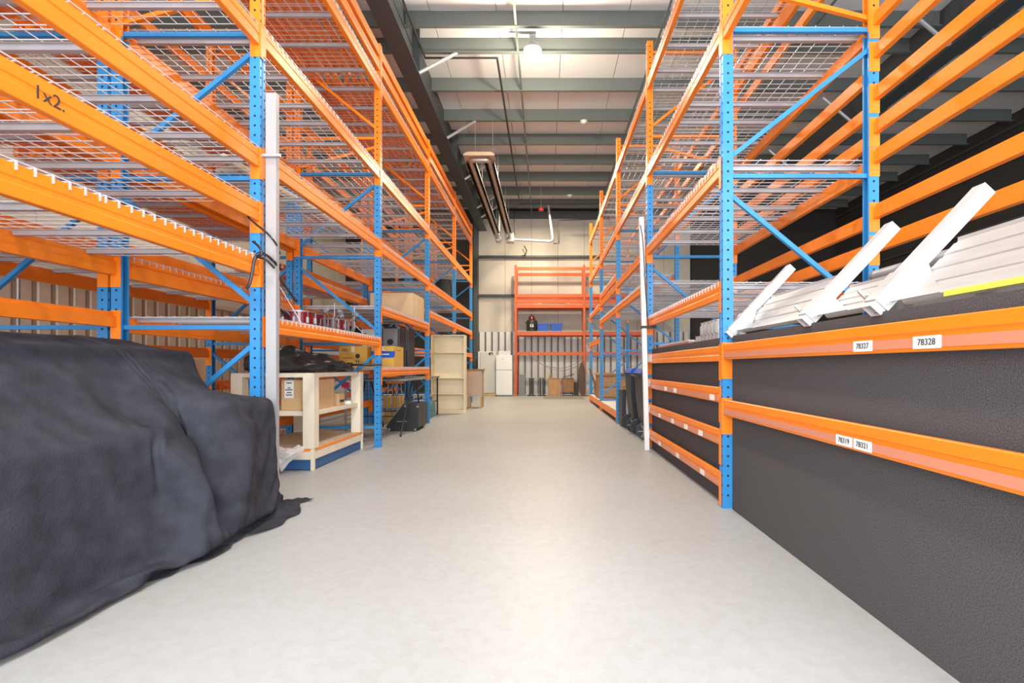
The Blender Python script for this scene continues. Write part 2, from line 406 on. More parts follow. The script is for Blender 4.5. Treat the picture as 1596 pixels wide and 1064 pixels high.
# wire deck: one grid and four support channels, shared meshes
DK = {}
def deck_meshes(depth, L, wr=0.0025, hooks=True):
    k = (depth, L, hooks)
    if k in DK: return DK[k]
    mb = M()
    n = max(2, round(L/0.078)); m_ = round(depth/0.105)
    def wire(p, q): mb.bar(p, q, wr*2, wr*2)
    for i in range(n+1):
        y = 0.01+(L-0.02)*i/n
        wire((0.0, y, 0.004), (depth, y, 0.004))
        if hooks:
            for xx in (-0.0055, depth+0.0055):
                mb.bar((xx, y, 0.008), (xx, y, -0.032), 0.0075, 0.0075)
                mb.bar((xx-0.004 if xx > 0 else xx+0.004, y, 0.005), (xx-0.045 if xx > 0 else xx+0.045, y, 0.005), 0.0075, 0.0075)
    for j in range(m_+1):
        x = depth*j/m_
        wire((x, 0, 0.009), (x, L, 0.009))
    g = mb.mesh('wire_grid', WIRE)
    c = M().prism([(-0.032, 0), (-0.020, 0), (-0.017, -0.030), (0.017, -0.030), (0.020, 0), (0.032, 0), (0.032, 0.003), (0.018, 0.003), (0.015, -0.027), (-0.015, -0.027), (-0.018, 0.003), (-0.032, 0.003)], 0, 0.03, depth-0.03)
    # turn outline: prism axis 0 takes (y,z)
    cm = c.mesh('channel', CHAN)
    DK[k] = (g, cm); return DK[k]
LEVEL = ['lowest', 'second', 'third', 'fourth', 'fifth', 'sixth']
ORD = ['first', 'second', 'third', 'fourth', 'fifth', 'sixth', 'seventh', 'eighth']
NTH = ['nearest', 'second', 'third', 'fourth', 'fifth']
def add_decks(side, sgn, xf, depth, ya, yb, z, bay, lev, nlev, group):
    L = (yb-ya-PD-0.02)/2-0.006; L = round(L, 3)
    hk = not (sgn < 0 and (round(z, 3) in (2.385, 2.81, 3.77, 2.83, 2.75)))
    g, cm = deck_meshes(depth, L, hooks=hk)
    if nlev > 1 and lev == nlev-1: lv = 'top level'
    else: lv = LEVEL[lev]+' level'
    for k, half in ((0, 'near'), (1, 'far')):
        y = ya+PD+0.01+k*(L+0.012)
        x0 = xf if sgn > 0 else xf-depth
        r = thing('wire_deck', 'zinc wire deck on the %s of the %s, %s bay, %s half' % (lv, side, NTH[bay], half), 'wire deck', (x0, y, z+0.004), 0, group)
        go = link('wire_grid', g, r)
        for c in range(3):
            link('channel', cm, r, (0, L*(0.10+0.37*c), 0.0))
RY = [0.99+2.82*k for k in range(6)]
RX0, RX1 = 1.383, 2.595
LY = [1.04+2.82*k for k in range(6)]
LX0, LX1 = -2.24, -3.41

def rack(name, label, xf, xb, ys, flip):
    r = thing(name, label, 'pallet rack', (xf, ys[0], 0))
    for i, y in enumerate(ys): frame(r, xf, xb, y, True, flip)
    return r
right = rack('pallet_rack', 'blue and orange pallet rack along the right side of the aisle', RX0, RX1, RY, 1)
left = rack('pallet_rack', 'blue and orange pallet rack along the left side, draped black cloth before it', LX0, LX1, LY, -1)
LBX0, LBX1 = -3.44, -4.61
leftb = thing('pallet_rack', 'orange pallet rack standing back to back behind the left aisle rack', 'pallet rack', (LBX0, LY[0], 0))
for y in LY: frame(leftb, LBX0, LBX1, y, True, 1)

# right rack, front beams with decks per bay: (top height, deck?)
RB = {0: [(3.76, 0)], 1: [(1.76, 1), (2.73, 1), (3.79, 1), (4.96, 1)], 2: [(2.27, 1), (2.73, 0), (3.77, 1), (4.96, 1)],
      3: [(0.22, 0), (2.27, 1), (2.71, 0), (2.9, 1), (3.77, 1), (4.96, 1)], 4: [(0.22, 0), (1.82, 0), (2.68, 1), (3.77, 1), (4.96, 1)]}
for b, lv in RB.items():
    nd = sum(1 for l in lv if l[1]); i = 0
    for z, d in lv:
        add_beam(right, RX0, 1, RY[b], RY[b+1], z)
        if d:
            add_beam(right, RX1, -1, RY[b], RY[b+1], z)
            add_decks('right aisle rack', 1, RX0+0.003, RX1-RX0-0.006, RY[b], RY[b+1], z, b, i, nd, 'wire decks of the right aisle rack'); i += 1
# spare beams clipped all along the rear face of the right rack
for b, zs in ((0, (2.10, 2.36, 2.79, 3.02, 3.28, 3.605, 3.86, 4.60, 4.87, 5.10)), (1, (2.07, 2.31, 2.94, 3.17, 3.46, 4.60, 4.87, 5.12))):
    for z in zs: add_beam(right, RX1, -1, RY[b], RY[b+1], z, 0.115, 0.215)
for b in (2, 3):
    for z in (1.2, 4.2, 4.5): add_beam(right, RX1, -1, RY[b], RY[b+1], z, 0.115, 0.20)
# lower beams that hold the black boards
PINKB = {}
def strip_on(beam, L, h, labels, text_size=0.034):
    s = part('label_strip', M().box(-0.0035, -0.0002, -L/2+0.02, L/2-0.02, -h+0.014, -h+0.052), STRIP, beam, label='clear pinkish label strip')
    for (yy, body, w) in labels:
        s2 = part('paper_label', M().box(-0.0055, -0.0036, yy-w/2, yy+w/2, -h+0.010, -h+0.056), PAPER, beam, label='white paper label')
        if body:
            t = text('label_number', body, text_size, None, (0, 0, 0), (0, 0, 0))
            t.parent = beam; t.location = (-0.0062, yy, -h+0.033); t.rotation_euler = (math.pi/2, 0, -math.pi/2)
Lb = 2.82-PD-0.006
def ly(bay, y): return y-(RY[bay]+RY[bay+1]+PD)/2
b = add_beam(right, RX0, 1, RY[0], RY[1], 1.275, 0.12, 0.27); strip_on(b, Lb, 0.12, [(ly(0, 2.129), '78327', 0.125), (ly(0, 1.772), '78328', 0.13)])
b = add_beam(right, RX0, 1, RY[0], RY[1], 0.845, 0.12, 0.27); strip_on(b, Lb, 0.12, [(ly(0, 2.262), '78319', 0.12), (ly(0, 2.13), '78321', 0.12)])
b = add_beam(right, RX0, 1, RY[1], RY[2], 1.262, 0.12, 0.27); part('sticker', M().box(-0.004, -0.0002, Lb/2-0.28, Lb/2-0.01, -0.10, -0.01), PAPER, b)
for z, ls in ((0.935, [(4.05, '78310'), (5.2, ''), (5.6, '')]), (0.60, [(4.35, '78311'), (4.8, '78312'), (5.3, ''), (5.9, '')]), (0.265, [(4.3, '78313'), (5.1, ''), (5.9, '')])):
    b = add_beam(right, RX0, 1, RY[1], RY[2], z, 0.12, 0.27); strip_on(b, Lb, 0.12, [(ly(1, y), '', 0.11) for y, t in ls])
    part('sticker', M().box(-0.004, -0.0002, Lb/2-0.18, Lb/2-0.01, -0.10, -0.01), PAPER, b)
# left rack
LB = {0: [(1.96, 1), (2.385, 1), (2.81, 1), (3.77, 1)], 1: [(1.49, 1), (2.83, 1), (3.80, 1), (5.0, 1)], 2: [(1.08, 1), (1.93, 1), (2.80, 1), (3.80, 1), (5.0, 1)],
      3: [(2.18, 1), (2.75, 1), (3.77, 1), (5.0, 1)], 4: [(1.5, 0), (2.18, 1), (2.75, 1), (3.77, 1), (5.0, 1)]}
for b, lv in LB.items():
    nd = sum(1 for l in lv if l[1]); i = 0
    for z, d in lv:
        h = 0.145 if (z > 2.6 or b == 0) else 0.12
        fb = add_beam(left, LX0, -1, LY[b], LY[b+1], z, h)
        if z == 2.385:
            tt = text('marker_writing', '1x2.', 0.085, None, (0, 0, 0), (0, 0, 0), INK); tt.parent = fb; tt.location = (-0.0012, -(2.22-(LY[0]+LY[1]+PD)/2), -0.075); tt.rotation_euler = (math.pi/2, 0, -math.pi/2)
        add_beam(left, LX1, 1, LY[b], LY[b+1], z, h)
        if d:
            add_decks('left aisle rack', -1, LX0-0.003, LX0-LX1-0.006, LY[b], LY[b+1], z, b, i, nd, 'wire decks of the left aisle rack'); i += 1
for b in (1, 2, 3, 4):
    for z in (5.24, 5.44): add_beam(left, LX0, -1, LY[b], LY[b+1], z, 0.12, 0.18)
for b in (0, 1, 2):
    add_beam(left, LX1, 1, LY[b], LY[b+1], 1.53 if b != 1 else 1.93, 0.12)
    add_beam(left, LX1, 1, LY[b], LY[b+1], 0.45, 0.12)
# back row
BB = {0: [1.96, 2.80, 3.80], 1: [2.0, 2.78, 3.80], 2: [1.6, 2.4, 3.80], 3: [1.6, 2.75], 4: [1.6, 2.75]}
for b, lv in BB.items():
    for i, z in enumerate(lv):
        add_beam(leftb, LBX0, -1, LY[b], LY[b+1], z, 0.13); add_beam(leftb, LBX1, 1, LY[b], LY[b+1], z, 0.13)
        if b < 4: add_decks('back-to-back left rack', -1, LBX0-0.003, LBX0-LBX1-0.006, LY[b], LY[b+1], z, b, i, len(lv), 'wire decks of the back-to-back left rack')
    for z in (0.5, 0.9, 1.35, 4.6, 5.1):
        add_beam(leftb, LBX1, 1, LY[b], LY[b+1], z, 0.13); 
        if z > 4: add_beam(leftb, LBX0, -1, LY[b], LY[b+1], z, 0.13)
# loose beams laid flat on the upper decks of the left rack
LBm = beam_mesh(2.68, 0.12, 'loose_beam', ORANGE)
def loose(x, y, z, rx, lab, grp):
    o = tag(link('loose_beam', LBm, None, (x, y, z), (0, rx, random.uniform(-0.01, 0.01))), lab, 'rack beam', grp)
    return o
for b, zt, n, where in ((0, 3.785, 0, ''), (1, 5.02, 8, 'second'), (2, 5.02, 8, 'third'), (3, 5.02, 7, 'fourth'), (1, 3.82, 0, '')):
    for k in range(n):
        loose(LX0-0.20-k*0.118, (LY[b]+LY[b+1]+PD)/2+random.uniform(-0.02, 0.02), zt+0.13+0.004, 0, 'loose orange beam on the left rack top shelf, %s bay, %s from the aisle' % (where, ORD[k]), 'loose beams on the top shelf, %s bay' % where)
for b in (0, 1, 2):
    for li in (0, 1, 2):
        if b == 2 and li == 0: continue
        zt = BB[b][li]
        for k in range(7):
            where = '%s level, %s bay' % (('lowest', 'second', 'top')[li], NTH[b])
            loose(LBX0-0.14-k*(0.118 if li else 0.135), (LY[b]+LY[b+1]+PD)/2+random.uniform(-0.02, 0.02), zt+0.139, 0, 'loose orange beam on back-to-back left rack, %s, %s from the aisle' % (where, ORD[k]), 'loose beams on the back-to-back rack, %s' % where)
# back wall rack
rk = thing('pallet_rack', 'orange pallet rack against the back wall at the end of the aisle', 'pallet rack', (-1.14, 18.25, 0))
PR = post_mesh(4.88, RED, 'upright')
HR = hole_mesh(4.88)
bx = [-1.12, 1.43, 4.0]
def end_beam(x0, x1, y, zt, h=0.12):
    part('beam', M().prism([(y-18.25, zt-h), (y-18.25+0.045, zt-h), (y-18.25+0.045, zt-0.03), (y-18.25+0.03, zt-0.03), (y-18.25+0.03, zt), (y-18.25, zt)], 0, x0+0.09+1.14, x1-0.005+1.14), RED, rk)
for x in bx:
    for yy in (18.25, 18.95):
        p = link('upright', PR, rk, (x+1.14, yy-18.25, 0)); link('punched_holes', HR, p)['kind'] = 'stuff'
    for z in (0.3, 1.4, 2.5, 3.6, 4.6): part('brace', M().bar((x+1.18, 0.05, z), (x+1.18, 0.72, z), 0.03, 0.03), RED, rk)
for i in (0, 1):
    for z in (4.80, 3.80, 3.58, 3.40, 2.38, 1.64):
        end_beam(bx[i], bx[i+1], 18.25, z)
        if z > 2: end_beam(bx[i], bx[i+1], 18.98, z-0.01 if z != 4.8 else 4.72)
for i in (0, 1):
    for z, nm, mm in ((2.395, 'plywood_board', PLY), (3.41, 'plywood_board', PLY)):
        tag(link(nm, M().box(bx[i]+0.09, bx[i+1]-0.01, 18.26, 19.0, 0, 0.02).mesh(nm, mm), None, (0, 0, z)),
            'plywood shelf board at %s height of the back wall rack, %s bay' % ('mid' if z < 3 else 'upper', 'left' if i == 0 else 'right'), 'shelf board')
# white boards on the low beams of the right rack
for b in (3, 4):
    add_beam(right, RX1, -1, RY[b], RY[b+1], 0.22)
    single('shelf_board', M().box(RX0+0.01, RX1-0.01, RY[b]+PD+0.01, RY[b+1]-0.01, 0, 0.018), LINER, 'white board lying on the low beams of the right rack, %s bay' % NTH[b], 'shelf board', (0, 0, 0.228))
# black boards behind the low beams
for b, y0, y1 in ((0, 0.95, RY[1]-0.03), (1, RY[1]+PD+0.02, RY[2]-0.02)):
    x0 = RX0+0.062
    single('carpet_board', M().box(0, 0.018, y0, y1, 0.004, 1.335), CARPET, 'black carpeted board behind the low beams of the right rack, %s bay' % NTH[b], 'board', (x0, 0, 0))
def at(px, py, Y):
    return ((px-849.0)*Y/F, Y, EYE+(571.0-py)*Y/F)

# ------------------------------------------------------------ left side: post, cables, cart
t = thing('steel_channel', 'tall light grey steel channel standing upright against the nearest left rack post', 'steel channel', (-2.125, 3.80, 0))
part('channel_section', M().prism([(-0.035, 0), (0.045, 0), (0.045, 0.045), (0.040, 0.045), (0.040, 0.005), (-0.030, 0.005), (-0.030, 0.045), (-0.035, 0.045)], 2, 0, 3.22), mat('grey_channel_paint', (0.42, 0.42, 0.43), 0.4, metal=0.2), t)
part('end_bracket', M().box(-0.06, 0.085, -0.006, 0.0, 2.72, 2.745).box(-0.06, 0.085, -0.03, 0.0, 2.715, 2.72), STEEL, t)
def cable(name, pts, r, m, label, cat, group=None):
    # smooth the control points
    P = [Vector(p) for p in pts]; out = []
    for i in range(len(P)-1):
        a = P[max(i-1, 0)]; b = P[i]; c = P[i+1]; d = P[min(i+2, len(P)-1)]
        for k in range(6):
            u = k/6.0
            out.append(0.5*((2*b)+(-a+c)*u+(2*a-5*b+4*c-d)*u*u+(-a+3*b-3*c+d)*u**3))
    out.append(P[-1])
    mb = M().path(out, r, 6)
    if cat is None: return mb
    return single(name, mb, m, label, cat, group=group, smooth=True)
cable('cable', [at(385, 336, 3.74), at(400, 350, 3.72), at(415, 362, 3.72), at(429, 378, 3.76), at(436, 395, 4.05)], 0.008, BLACKM, 'black cable running diagonally over the grey channel, higher one', 'cable')
cable('cable', [at(384, 450, 3.70), at(389, 442, 3.70), at(393, 425, 3.70), at(397, 404, 3.70), at(405, 394, 3.71), at(416, 398, 3.72), at(424, 405, 3.74), at(430, 412, 3.80), at(434, 430, 4.2), at(444, 445, 4.5), at(462, 470, 5.0)], 0.011, BLACKM, 'black cable looped around the nearest left post and hanging down', 'cable')
cable('cable', [at(394, 376, 3.71), at(404, 385, 3.70), at(408, 396, 3.70), at(400, 400, 3.70), at(414, 404, 3.71), at(428, 418, 3.75)], 0.009, BLACKM, 'thin black cable knotted on the nearest left post below the loop', 'cable')

# white wooden cart
CX0, CX1, CY0, CY1 = -3.30, -2.44, 5.18, 6.58
c = thing('workshop_cart', 'cream wooden cart with two shelves and a blue base inside the left rack', 'cart', (CX0, CY0, 0))
W, D = CX1-CX0, CY1-CY0
def cb(nm, b, m=PINE, bev=0.004, label=None): return part(nm, b, m, c, bevel=bev, label=label)
cb('base_plinth', M().box(0.015, W-0.015, 0.015, D-0.015, 0.008, 0.115), NAVY, label='dark blue base')
cb('lower_box', M().box(0, W, 0, D, 0.115, 0.215))
cb('orange_edging', M().box(-0.004, W+0.004, -0.004, D+0.004, 0.205, 0.228), ORANGE, 0, 'orange edging strip')
cb('lower_shelf', M().box(0.02, W-0.012, 0.02, D-0.02, 0.228, 0.236), PLY, 0)
cb('middle_shelf', M().box(0.005, W-0.02, 0.03, D-0.03, 0.575, 0.625))
cb('top_shelf', M().box(0, W, 0, D, 0.985, 1.03))
for x, y in ((W-0.012, -0.006), (W-0.012, D-0.114), (-0.012, -0.006), (-0.012, D-0.114)):
    x0 = x-0.10 if x > 0.3 else x
    cb('corner_post', M().box(x0, x0+0.12, y, y+0.115, 0.23, 1.0 if False else 1.026))
for x in (W-0.03, 0.0): cb('corner_trim', M().box(x, x+0.036, -0.008, 0.03, 0.0, 0.228))
for y in (D-0.03,): cb('corner_trim', M().box(W-0.03, W+0.006, y, y+0.036, 0.0, 0.228))
def carton(x0, x1, y0, y1, z0, z1, m, label, group=None, tape=True, rz=0):
    r = thing('carton', label, 'cardboard box', ((x0+x1)/2, (y0+y1)/2, z0), rz, group); a, b, h = (x1-x0)/2, (y1-y0)/2, z1-z0
    part('carton_body', M().box(-a, a, -b, b, 0, h), m, r, bevel=0.004)
    for s in (-1, 1): part('top_flap', M().box(min(0.002*s, (a-0.004)*s), max(0.002*s, (a-0.004)*s), -b+0.004, b-0.004, h, h+0.004), m, r)
    if tape: part('packing_tape', M().box(-0.025, 0.025, -b-0.0012, b+0.0012, h*0.72, h+0.0055), TAPE, r)
    return r
g = carton(-2.86, -2.50, 5.33, 5.83, 0.627, 0.955, CARD, 'plain cardboard box with white label on the cart middle shelf', tape=False)
part('shipping_label', M().box(-0.145, -0.045, -0.2525, -0.2505, 0.13, 0.32), PAPER, g)
for zz, ww in ((0.29, 0.06), (0.235, 0.03), (0.215, 0.08), (0.185, 0.05), (0.16, 0.07)):
    part('print_line', M().box(-0.095-ww/2, -0.095+ww/2, -0.2532, -0.2526, zz, zz+0.010), INK, g)
g = carton(-2.66, -2.48, 5.92, 6.08, 0.627, 0.77, CARD, 'small cardboard box behind the labelled one on the cart', tape=False)
part('print_line', M().box(0.0905, 0.0915, -0.06, 0.06, 0.04, 0.07), INK, g)
single('paper_stack', M().box(-0.12, 0.12, -0.10, 0.10, 0, 0.02).box(-0.10, 0.11, -0.09, 0.10, 0.02, 0.035), PAPER, 'small white paper pile on the cart middle shelf, behind the boxes', 'papers', (-2.60, 6.28, 0.627), (0, 0, 0.3))

# crumpled soft things: a lofted body with folds
def crumple(name, label, cat, pts, m, seed, folds=0.25, n=26, loc=(0, 0, 0), group=None, flat=None, zmin=None):
    """pts: (centre, half width, half height) along the thing"""
    rn = random.Random(seed); P = [(Vector(a), b, h) for a, b, h in pts]; vs = []; fs = []
    K = []
    for i in range(len(P)-1):
        for k in range(7):
            u = k/7.0; u2 = u*u*(3-2*u)
            K.append((P[i][0].lerp(P[i+1][0], u), P[i][1]*(1-u2)+P[i+1][1]*u2, P[i][2]*(1-u2)+P[i+1][2]*u2))
    K.append(P[-1]); ph = [rn.uniform(0, 6.28) for _ in range(8)]
    for i, (c_, a, h) in enumerate(K):
        d = (K[min(i+1, len(K)-1)][0]-K[max(i-1, 0)][0]); d.z = 0; d.normalize(); s = Vector((d.y, -d.x, 0))
        for k in range(n):
            t_ = 2*math.pi*k/n
            f = 1+folds*(0.5*math.sin(3*t_+ph[0]+i*0.35)+0.35*math.sin(7*t_+ph[1]-i*0.5)+0.25*math.sin(11*t_+ph[2]+i*0.9)+0.3*math.sin(i*0.8+ph[3])*math.cos(2*t_))
            v = c_+s*(math.cos(t_)*a*f)+Vector((0, 0, math.sin(t_)*h*f))
            if zmin is not None: v.z = max(v.z, zmin)
            vs.append(v)
    N = len(K)
    for i in range(N-1):
        for k in range(n): fs.append((i*n+k, i*n+(k+1) % n, (i+1)*n+(k+1) % n, (i+1)*n+k))
    fs += [tuple(range(n-1, -1, -1)), tuple(range((N-1)*n, N*n))]
    mb = M().add(vs, fs); me = mb.mesh(name, m, True)
    o = tag(link(name, me, None, loc), label, cat, group)
    sb = o.modifiers.new('sub', 'SUBSURF'); sb.levels = 1; sb.render_levels = 2
    return o
VINYL = mat('black_vinyl', (0.022, 0.022, 0.024), 0.38, bump=0.6, bscale=14)
crumple('equipment_bag', 'long crumpled black vinyl bag lying on top of the cream cart', 'bag',
        [((-3.10, 5.05, 1.12), 0.05, 0.06), ((-2.98, 5.15, 1.15), 0.18, 0.17), ((-2.85, 5.45, 1.15), 0.22, 0.15), ((-2.66, 5.80, 1.11), 0.20, 0.13), ((-2.52, 6.05, 1.09), 0.13, 0.08), ((-2.44, 6.2, 1.07), 0.05, 0.04)], VINYL, 5, 0.34, zmin=1.036)
t = thing('clamp_stand', 'black metal clamp arm sticking out of the bag towards the blue post', 'clamp', (-2.50, 6.22, 1.12))
part('arm', M().cyl((0, 0, 0), (0.40, 0.12, 0.005), 0.014, 8), BLACKM, t)
part('clamp_head', M().box(-0.10, 0.05, -0.03, 0.05, -0.035, 0.03), BLACKM, t, bevel=0.008)
part('clamp_knob', M().cyl((0.12, 0.02, 0.03), (0.12, 0.02, 0.06), 0.02, 8).cyl((0.12, 0.03, -0.01), (0.12, 0.03, -0.10), 0.006, 6), BLACKM, t)
# clear plastic wrap hanging from the cart corner
crumple('plastic_wrap', 'crumpled clear plastic wrap bunched beside the cart corner', 'plastic wrap', [((-2.78, 4.98, 0.22), 0.03, 0.03), ((-2.70, 5.03, 0.16), 0.08, 0.10), ((-2.56, 5.08, 0.22), 0.06, 0.05), ((-2.50, 5.11, 0.25), 0.02, 0.02)], FILM, 9, 0.5, zmin=0.004)

# ------------------------------------------------------------ left shelves
g = carton(-3.06, -2.30, 8.60, 9.36, 1.946, 2.385, CARDL, 'large taped cardboard carton on the middle shelf of the left rack', tape=False)
part('packing_tape', M().box(0.3795, 0.3815, -0.30, -0.10, 0.02, 0.42), TAPE, g); part('packing_tape', M().box(-0.38, 0.382, -0.03, 0.03, 0.443, 0.446), TAPE, g)
g = carton(-3.08, -2.66, 7.35, 7.75, 1.093, 1.40, CARDY, 'yellow cardboard box marked NEC on the lower shelf of left rack')
text('printed_word', 'NEC', 0.05, g, (-0.12, -0.2012, 0.25), (math.pi/2, 0, 0))
part('printed_disc', M().cyl((0.07, -0.2015, 0.165), (0.07, -0.2003, 0.165), 0.035, 16), INK, g)
part('print_line', M().box(-0.15, 0.0, -0.2015, -0.2003, 0.13, 0.138), INK, g)
g = carton(-2.62, -2.28, 7.42, 7.92, 1.093, 1.405, CARDY, 'yellow cardboard box with a blue printed band beside the black speaker')
part('printed_band', M().box(-0.1705, 0.171, -0.2512, -0.2503, 0.14, 0.24).box(0.1703, 0.1712, -0.2512, -0.2, 0.16, 0.24), BLUEP, g)
part('print_line', M().box(-0.14, 0.10, -0.2518, -0.2513, 0.185, 0.20), PAPER, g)
part('print_line', M().box(0.1703, 0.1712, -0.10, 0.12, 0.25, 0.258), INK, g)
def speaker(x, y, z, w, d, h, label, grp=None):
    s = thing('speaker_cabinet', label, 'speaker', (x, y, z), 0, grp)
    part('cabinet', M().box(-w/2, w/2, 0, d, 0, h), BLACK, s, bevel=0.012)
    part('grille', M().box(-w/2+0.03, w/2-0.03, -0.008, 0.0, h*0.42, h-0.03), GREY, s)
    part('jack_panel', M().box(-w*0.3, w*0.3, -0.006, 0.002, h*0.1, h*0.34), BLACKM, s, bevel=0.003)
    part('dial', M().cyl((0, -0.02, h*0.62), (0, -0.008, h*0.62), 0.05, 16), DARK, s)
    for k in (-1, 1): part('corner_cap', M().box(k*(w/2-0.02)-0.02, k*(w/2-0.02)+0.02, -0.004, 0.03, h-0.035, h+0.003), GREY, s)
    return s
speaker(-2.53, 8.05, 1.093, 0.30, 0.40, 0.66, 'tall black speaker cabinet on the lower shelf behind the yellow boxes')
speaker(-2.54, 8.50, 1.093, 0.36, 0.42, 0.68, 'tall black speaker cabinet at the end of the lower left shelf')
single('foam_board', M().box(-0.13, 0.13, 0, 0.03, 0, 0.62), PAPER, 'white board standing on the lower shelf left of the speakers', 'board', (-2.87, 8.05, 1.093), bevel=0.002)
# wooden board across the level below the big carton
single('plywood_board', M().box(-3.34, -2.30, 7.0, 8.2, 0, 0.018), PINE, 'pale board lying on the shelf in front of the large carton', 'board', (0, 0, 1.944))

# drum kit on the second shelf
def drum(x, y, z, r, h, label, tilt=0, grp=None):
    d = thing('drum', label, 'drum', (x, y, z), 0, grp); d.rotation_euler = (0, tilt, random.uniform(0, 1))
    part('shell', M().cyl((0, 0, 0.008), (0, 0, h-0.008), r, 28), MAROON, d, smooth=True)
    for zz in (0, h-0.016): part('hoop', M().lathe([(r-0.005, zz), (r+0.009, zz), (r+0.009, zz+0.016), (r-0.005, zz+0.016)], n=28), CHROME, d, smooth=True)
    part('drum_head', M().cyl((0, 0, h-0.010), (0, 0, h-0.004), r-0.003, 28), PAPER, d)
    for k in range(8):
        a = k*math.pi/4; cx, cy = (r+0.008)*math.cos(a), (r+0.008)*math.sin(a)
        part('lug', M().cyl((cx, cy, 0.01), (cx, cy, h-0.01), 0.005, 6).box(cx-0.012, cx+0.012, cy-0.012, cy+0.012, h*0.35, h*0.65), CHROME, d)
    return d
ZD = 1.506
drum(-2.72, 5.42, ZD, 0.165, 0.20, 'maroon drum with chrome hoops, nearest on the second left shelf')
drum(-2.58, 5.98, ZD, 0.14, 0.17, 'smaller maroon drum behind the first one on the shelf')
drum(-3.02, 6.25, ZD, 0.20, 0.26, 'deep maroon drum at the back of the second left shelf')
def stand(x, y, h, label, boom=None, sp=0.22):
    s = thing('drum_stand', label, 'drum stand', (x, y, ZD))
    part('tube', M().cyl((0, 0, 0.08), (0, 0, h*0.5), 0.013, 8).cyl((0, 0, h*0.5), (0, 0, h), 0.007, 8), CHROME, s, smooth=True)
    part('collar', M().cyl((0, 0, h*0.49), (0, 0, h*0.54), 0.024, 10), BLACKM, s)
    part('wing_nut', M().box(-0.05, 0.05, -0.008, 0.008, h*0.51, h*0.525), CHROME, s)
    for k in range(3):
        a = k*2.094+0.5
        part('leg', M().bar((0, 0, h*0.36), (sp*math.cos(a), sp*math.sin(a), 0.008), 0.014, 0.006), CHROME, s)
        part('rubber_foot', M().cyl((sp*math.cos(a), sp*math.sin(a), 0.0), (sp*math.cos(a), sp*math.sin(a), 0.03), 0.013, 8), BLACK, s)
    if boom: part('boom_arm', M().cyl((0, 0, h*0.9), boom, 0.007, 8), CHROME, s)
    return s
stand(-2.68, 4.95, 1.15, 'tall chrome drum stand nearest the grey channel on second left shelf')
stand(-2.95, 5.05, 0.62, 'short chrome drum stand beside the tall one on the shelf', (0.2, 0.1, 0.66))
stand(-2.45, 6.32, 0.36, 'low chrome drum stand near the second blue post on the shelf', sp=0.13)
stand(-2.75, 6.42, 0.42, 'low chrome drum stand behind the maroon drums on the shelf', sp=0.13)
t = thing('folded_stand', 'folded black and chrome stand lying diagonally against the drums', 'drum stand', (-2.85, 5.1, ZD))
part('tube', M().cyl((-0.08, -0.1, 0.42), (0.16, 0.22, 0.03), 0.014, 8), BLACKM, t)
part('tube', M().cyl((-0.10, -0.06, 0.50), (0.20, 0.24, 0.02), 0.008, 8), GREY, t)
for i, (x, y) in enumerate(((-2.5, 5.62), (-2.42, 5.82), (-2.36, 6.12), (-2.88, 5.75), (-2.62, 6.32))):
    t = thing('drum_pedal', 'black and chrome drum pedal on the second left shelf, %s' % ('beside the nearest maroon drum', 'second nearest the shelf edge', 'closest to the blue post edge', 'behind the smaller drum', 'by the low chrome stands')[i], 'drum pedal', (x, y, ZD), i*1.3, 'drum pedals on the second left shelf')
    part('foot_plate', M().box(-0.05, 0.05, -0.13, 0.10, 0.0, 0.012), BLACKM, t, bevel=0.003)
    part('side_frame', M().box(-0.06, -0.045, 0.06, 0.09, 0, 0.17).box(0.045, 0.06, 0.06, 0.09, 0, 0.17).cyl((-0.06, 0.075, 0.15), (0.06, 0.075, 0.15), 0.008, 6), CHROME, t)
    part('beater', M().cyl((0, 0.075, 0.15), (0, -0.0, 0.24), 0.005, 6).cyl((0, -0.02, 0.23), (0, 0.03, 0.25), 0.025, 10), GREY, t)
single('cymbal', M().lathe([(0.02, 0.028), (0.03, 0.03), (0.05, 0.012), (0.2, 0.0), (0.2, 0.001), (0.03, 0.016)][::-1], n=24), BRASS, 'small brass cymbal lying behind the drums', 'cymbal', (-3.12, 5.72, ZD), (0, 0, 0), smooth=True)

# ------------------------------------------------------------ left floor: wedge monitor, tables, bottles
wm = thing('floor_monitor', 'black wedge floor monitor speaker on the floor under the folding table', 'speaker', (-2.70, 8.34, 0))
part('cabinet', M().prism([(0.0, 0.08), (0.05, 0.0), (0.48, 0.0), (0.56, 0.08), (0.56, 0.46), (0.30, 0.46)], 1, 0, 0.62), BLACK, wm, bevel=0.008)
part('grille', M().add([(0.012, 0.03, 0.105), (0.012, 0.59, 0.105), (0.285, 0.59, 0.45), (0.285, 0.03, 0.45), (0.0, 0.03, 0.114), (0.0, 0.59, 0.114), (0.273, 0.59, 0.459), (0.273, 0.03, 0.459)], [(0,1,2,3),(7,6,5,4),(0,4,5,1),(1,5,6,2),(2,6,7,3),(3,7,4,0)]), GREY, wm)
for x, z in ((0.06, 0.03), (0.5, 0.03), (0.54, 0.42), (0.33, 0.43)): part('corner_cap', M().cyl((x, -0.006, z), (x, 0.004, z), 0.022, 8), GREY, wm)
part('handle', M().path([(0.2, -0.008, 0.16), (0.2, -0.03, 0.17), (0.36, -0.03, 0.17), (0.36, -0.008, 0.16)], 0.008, 6), GREY, wm)
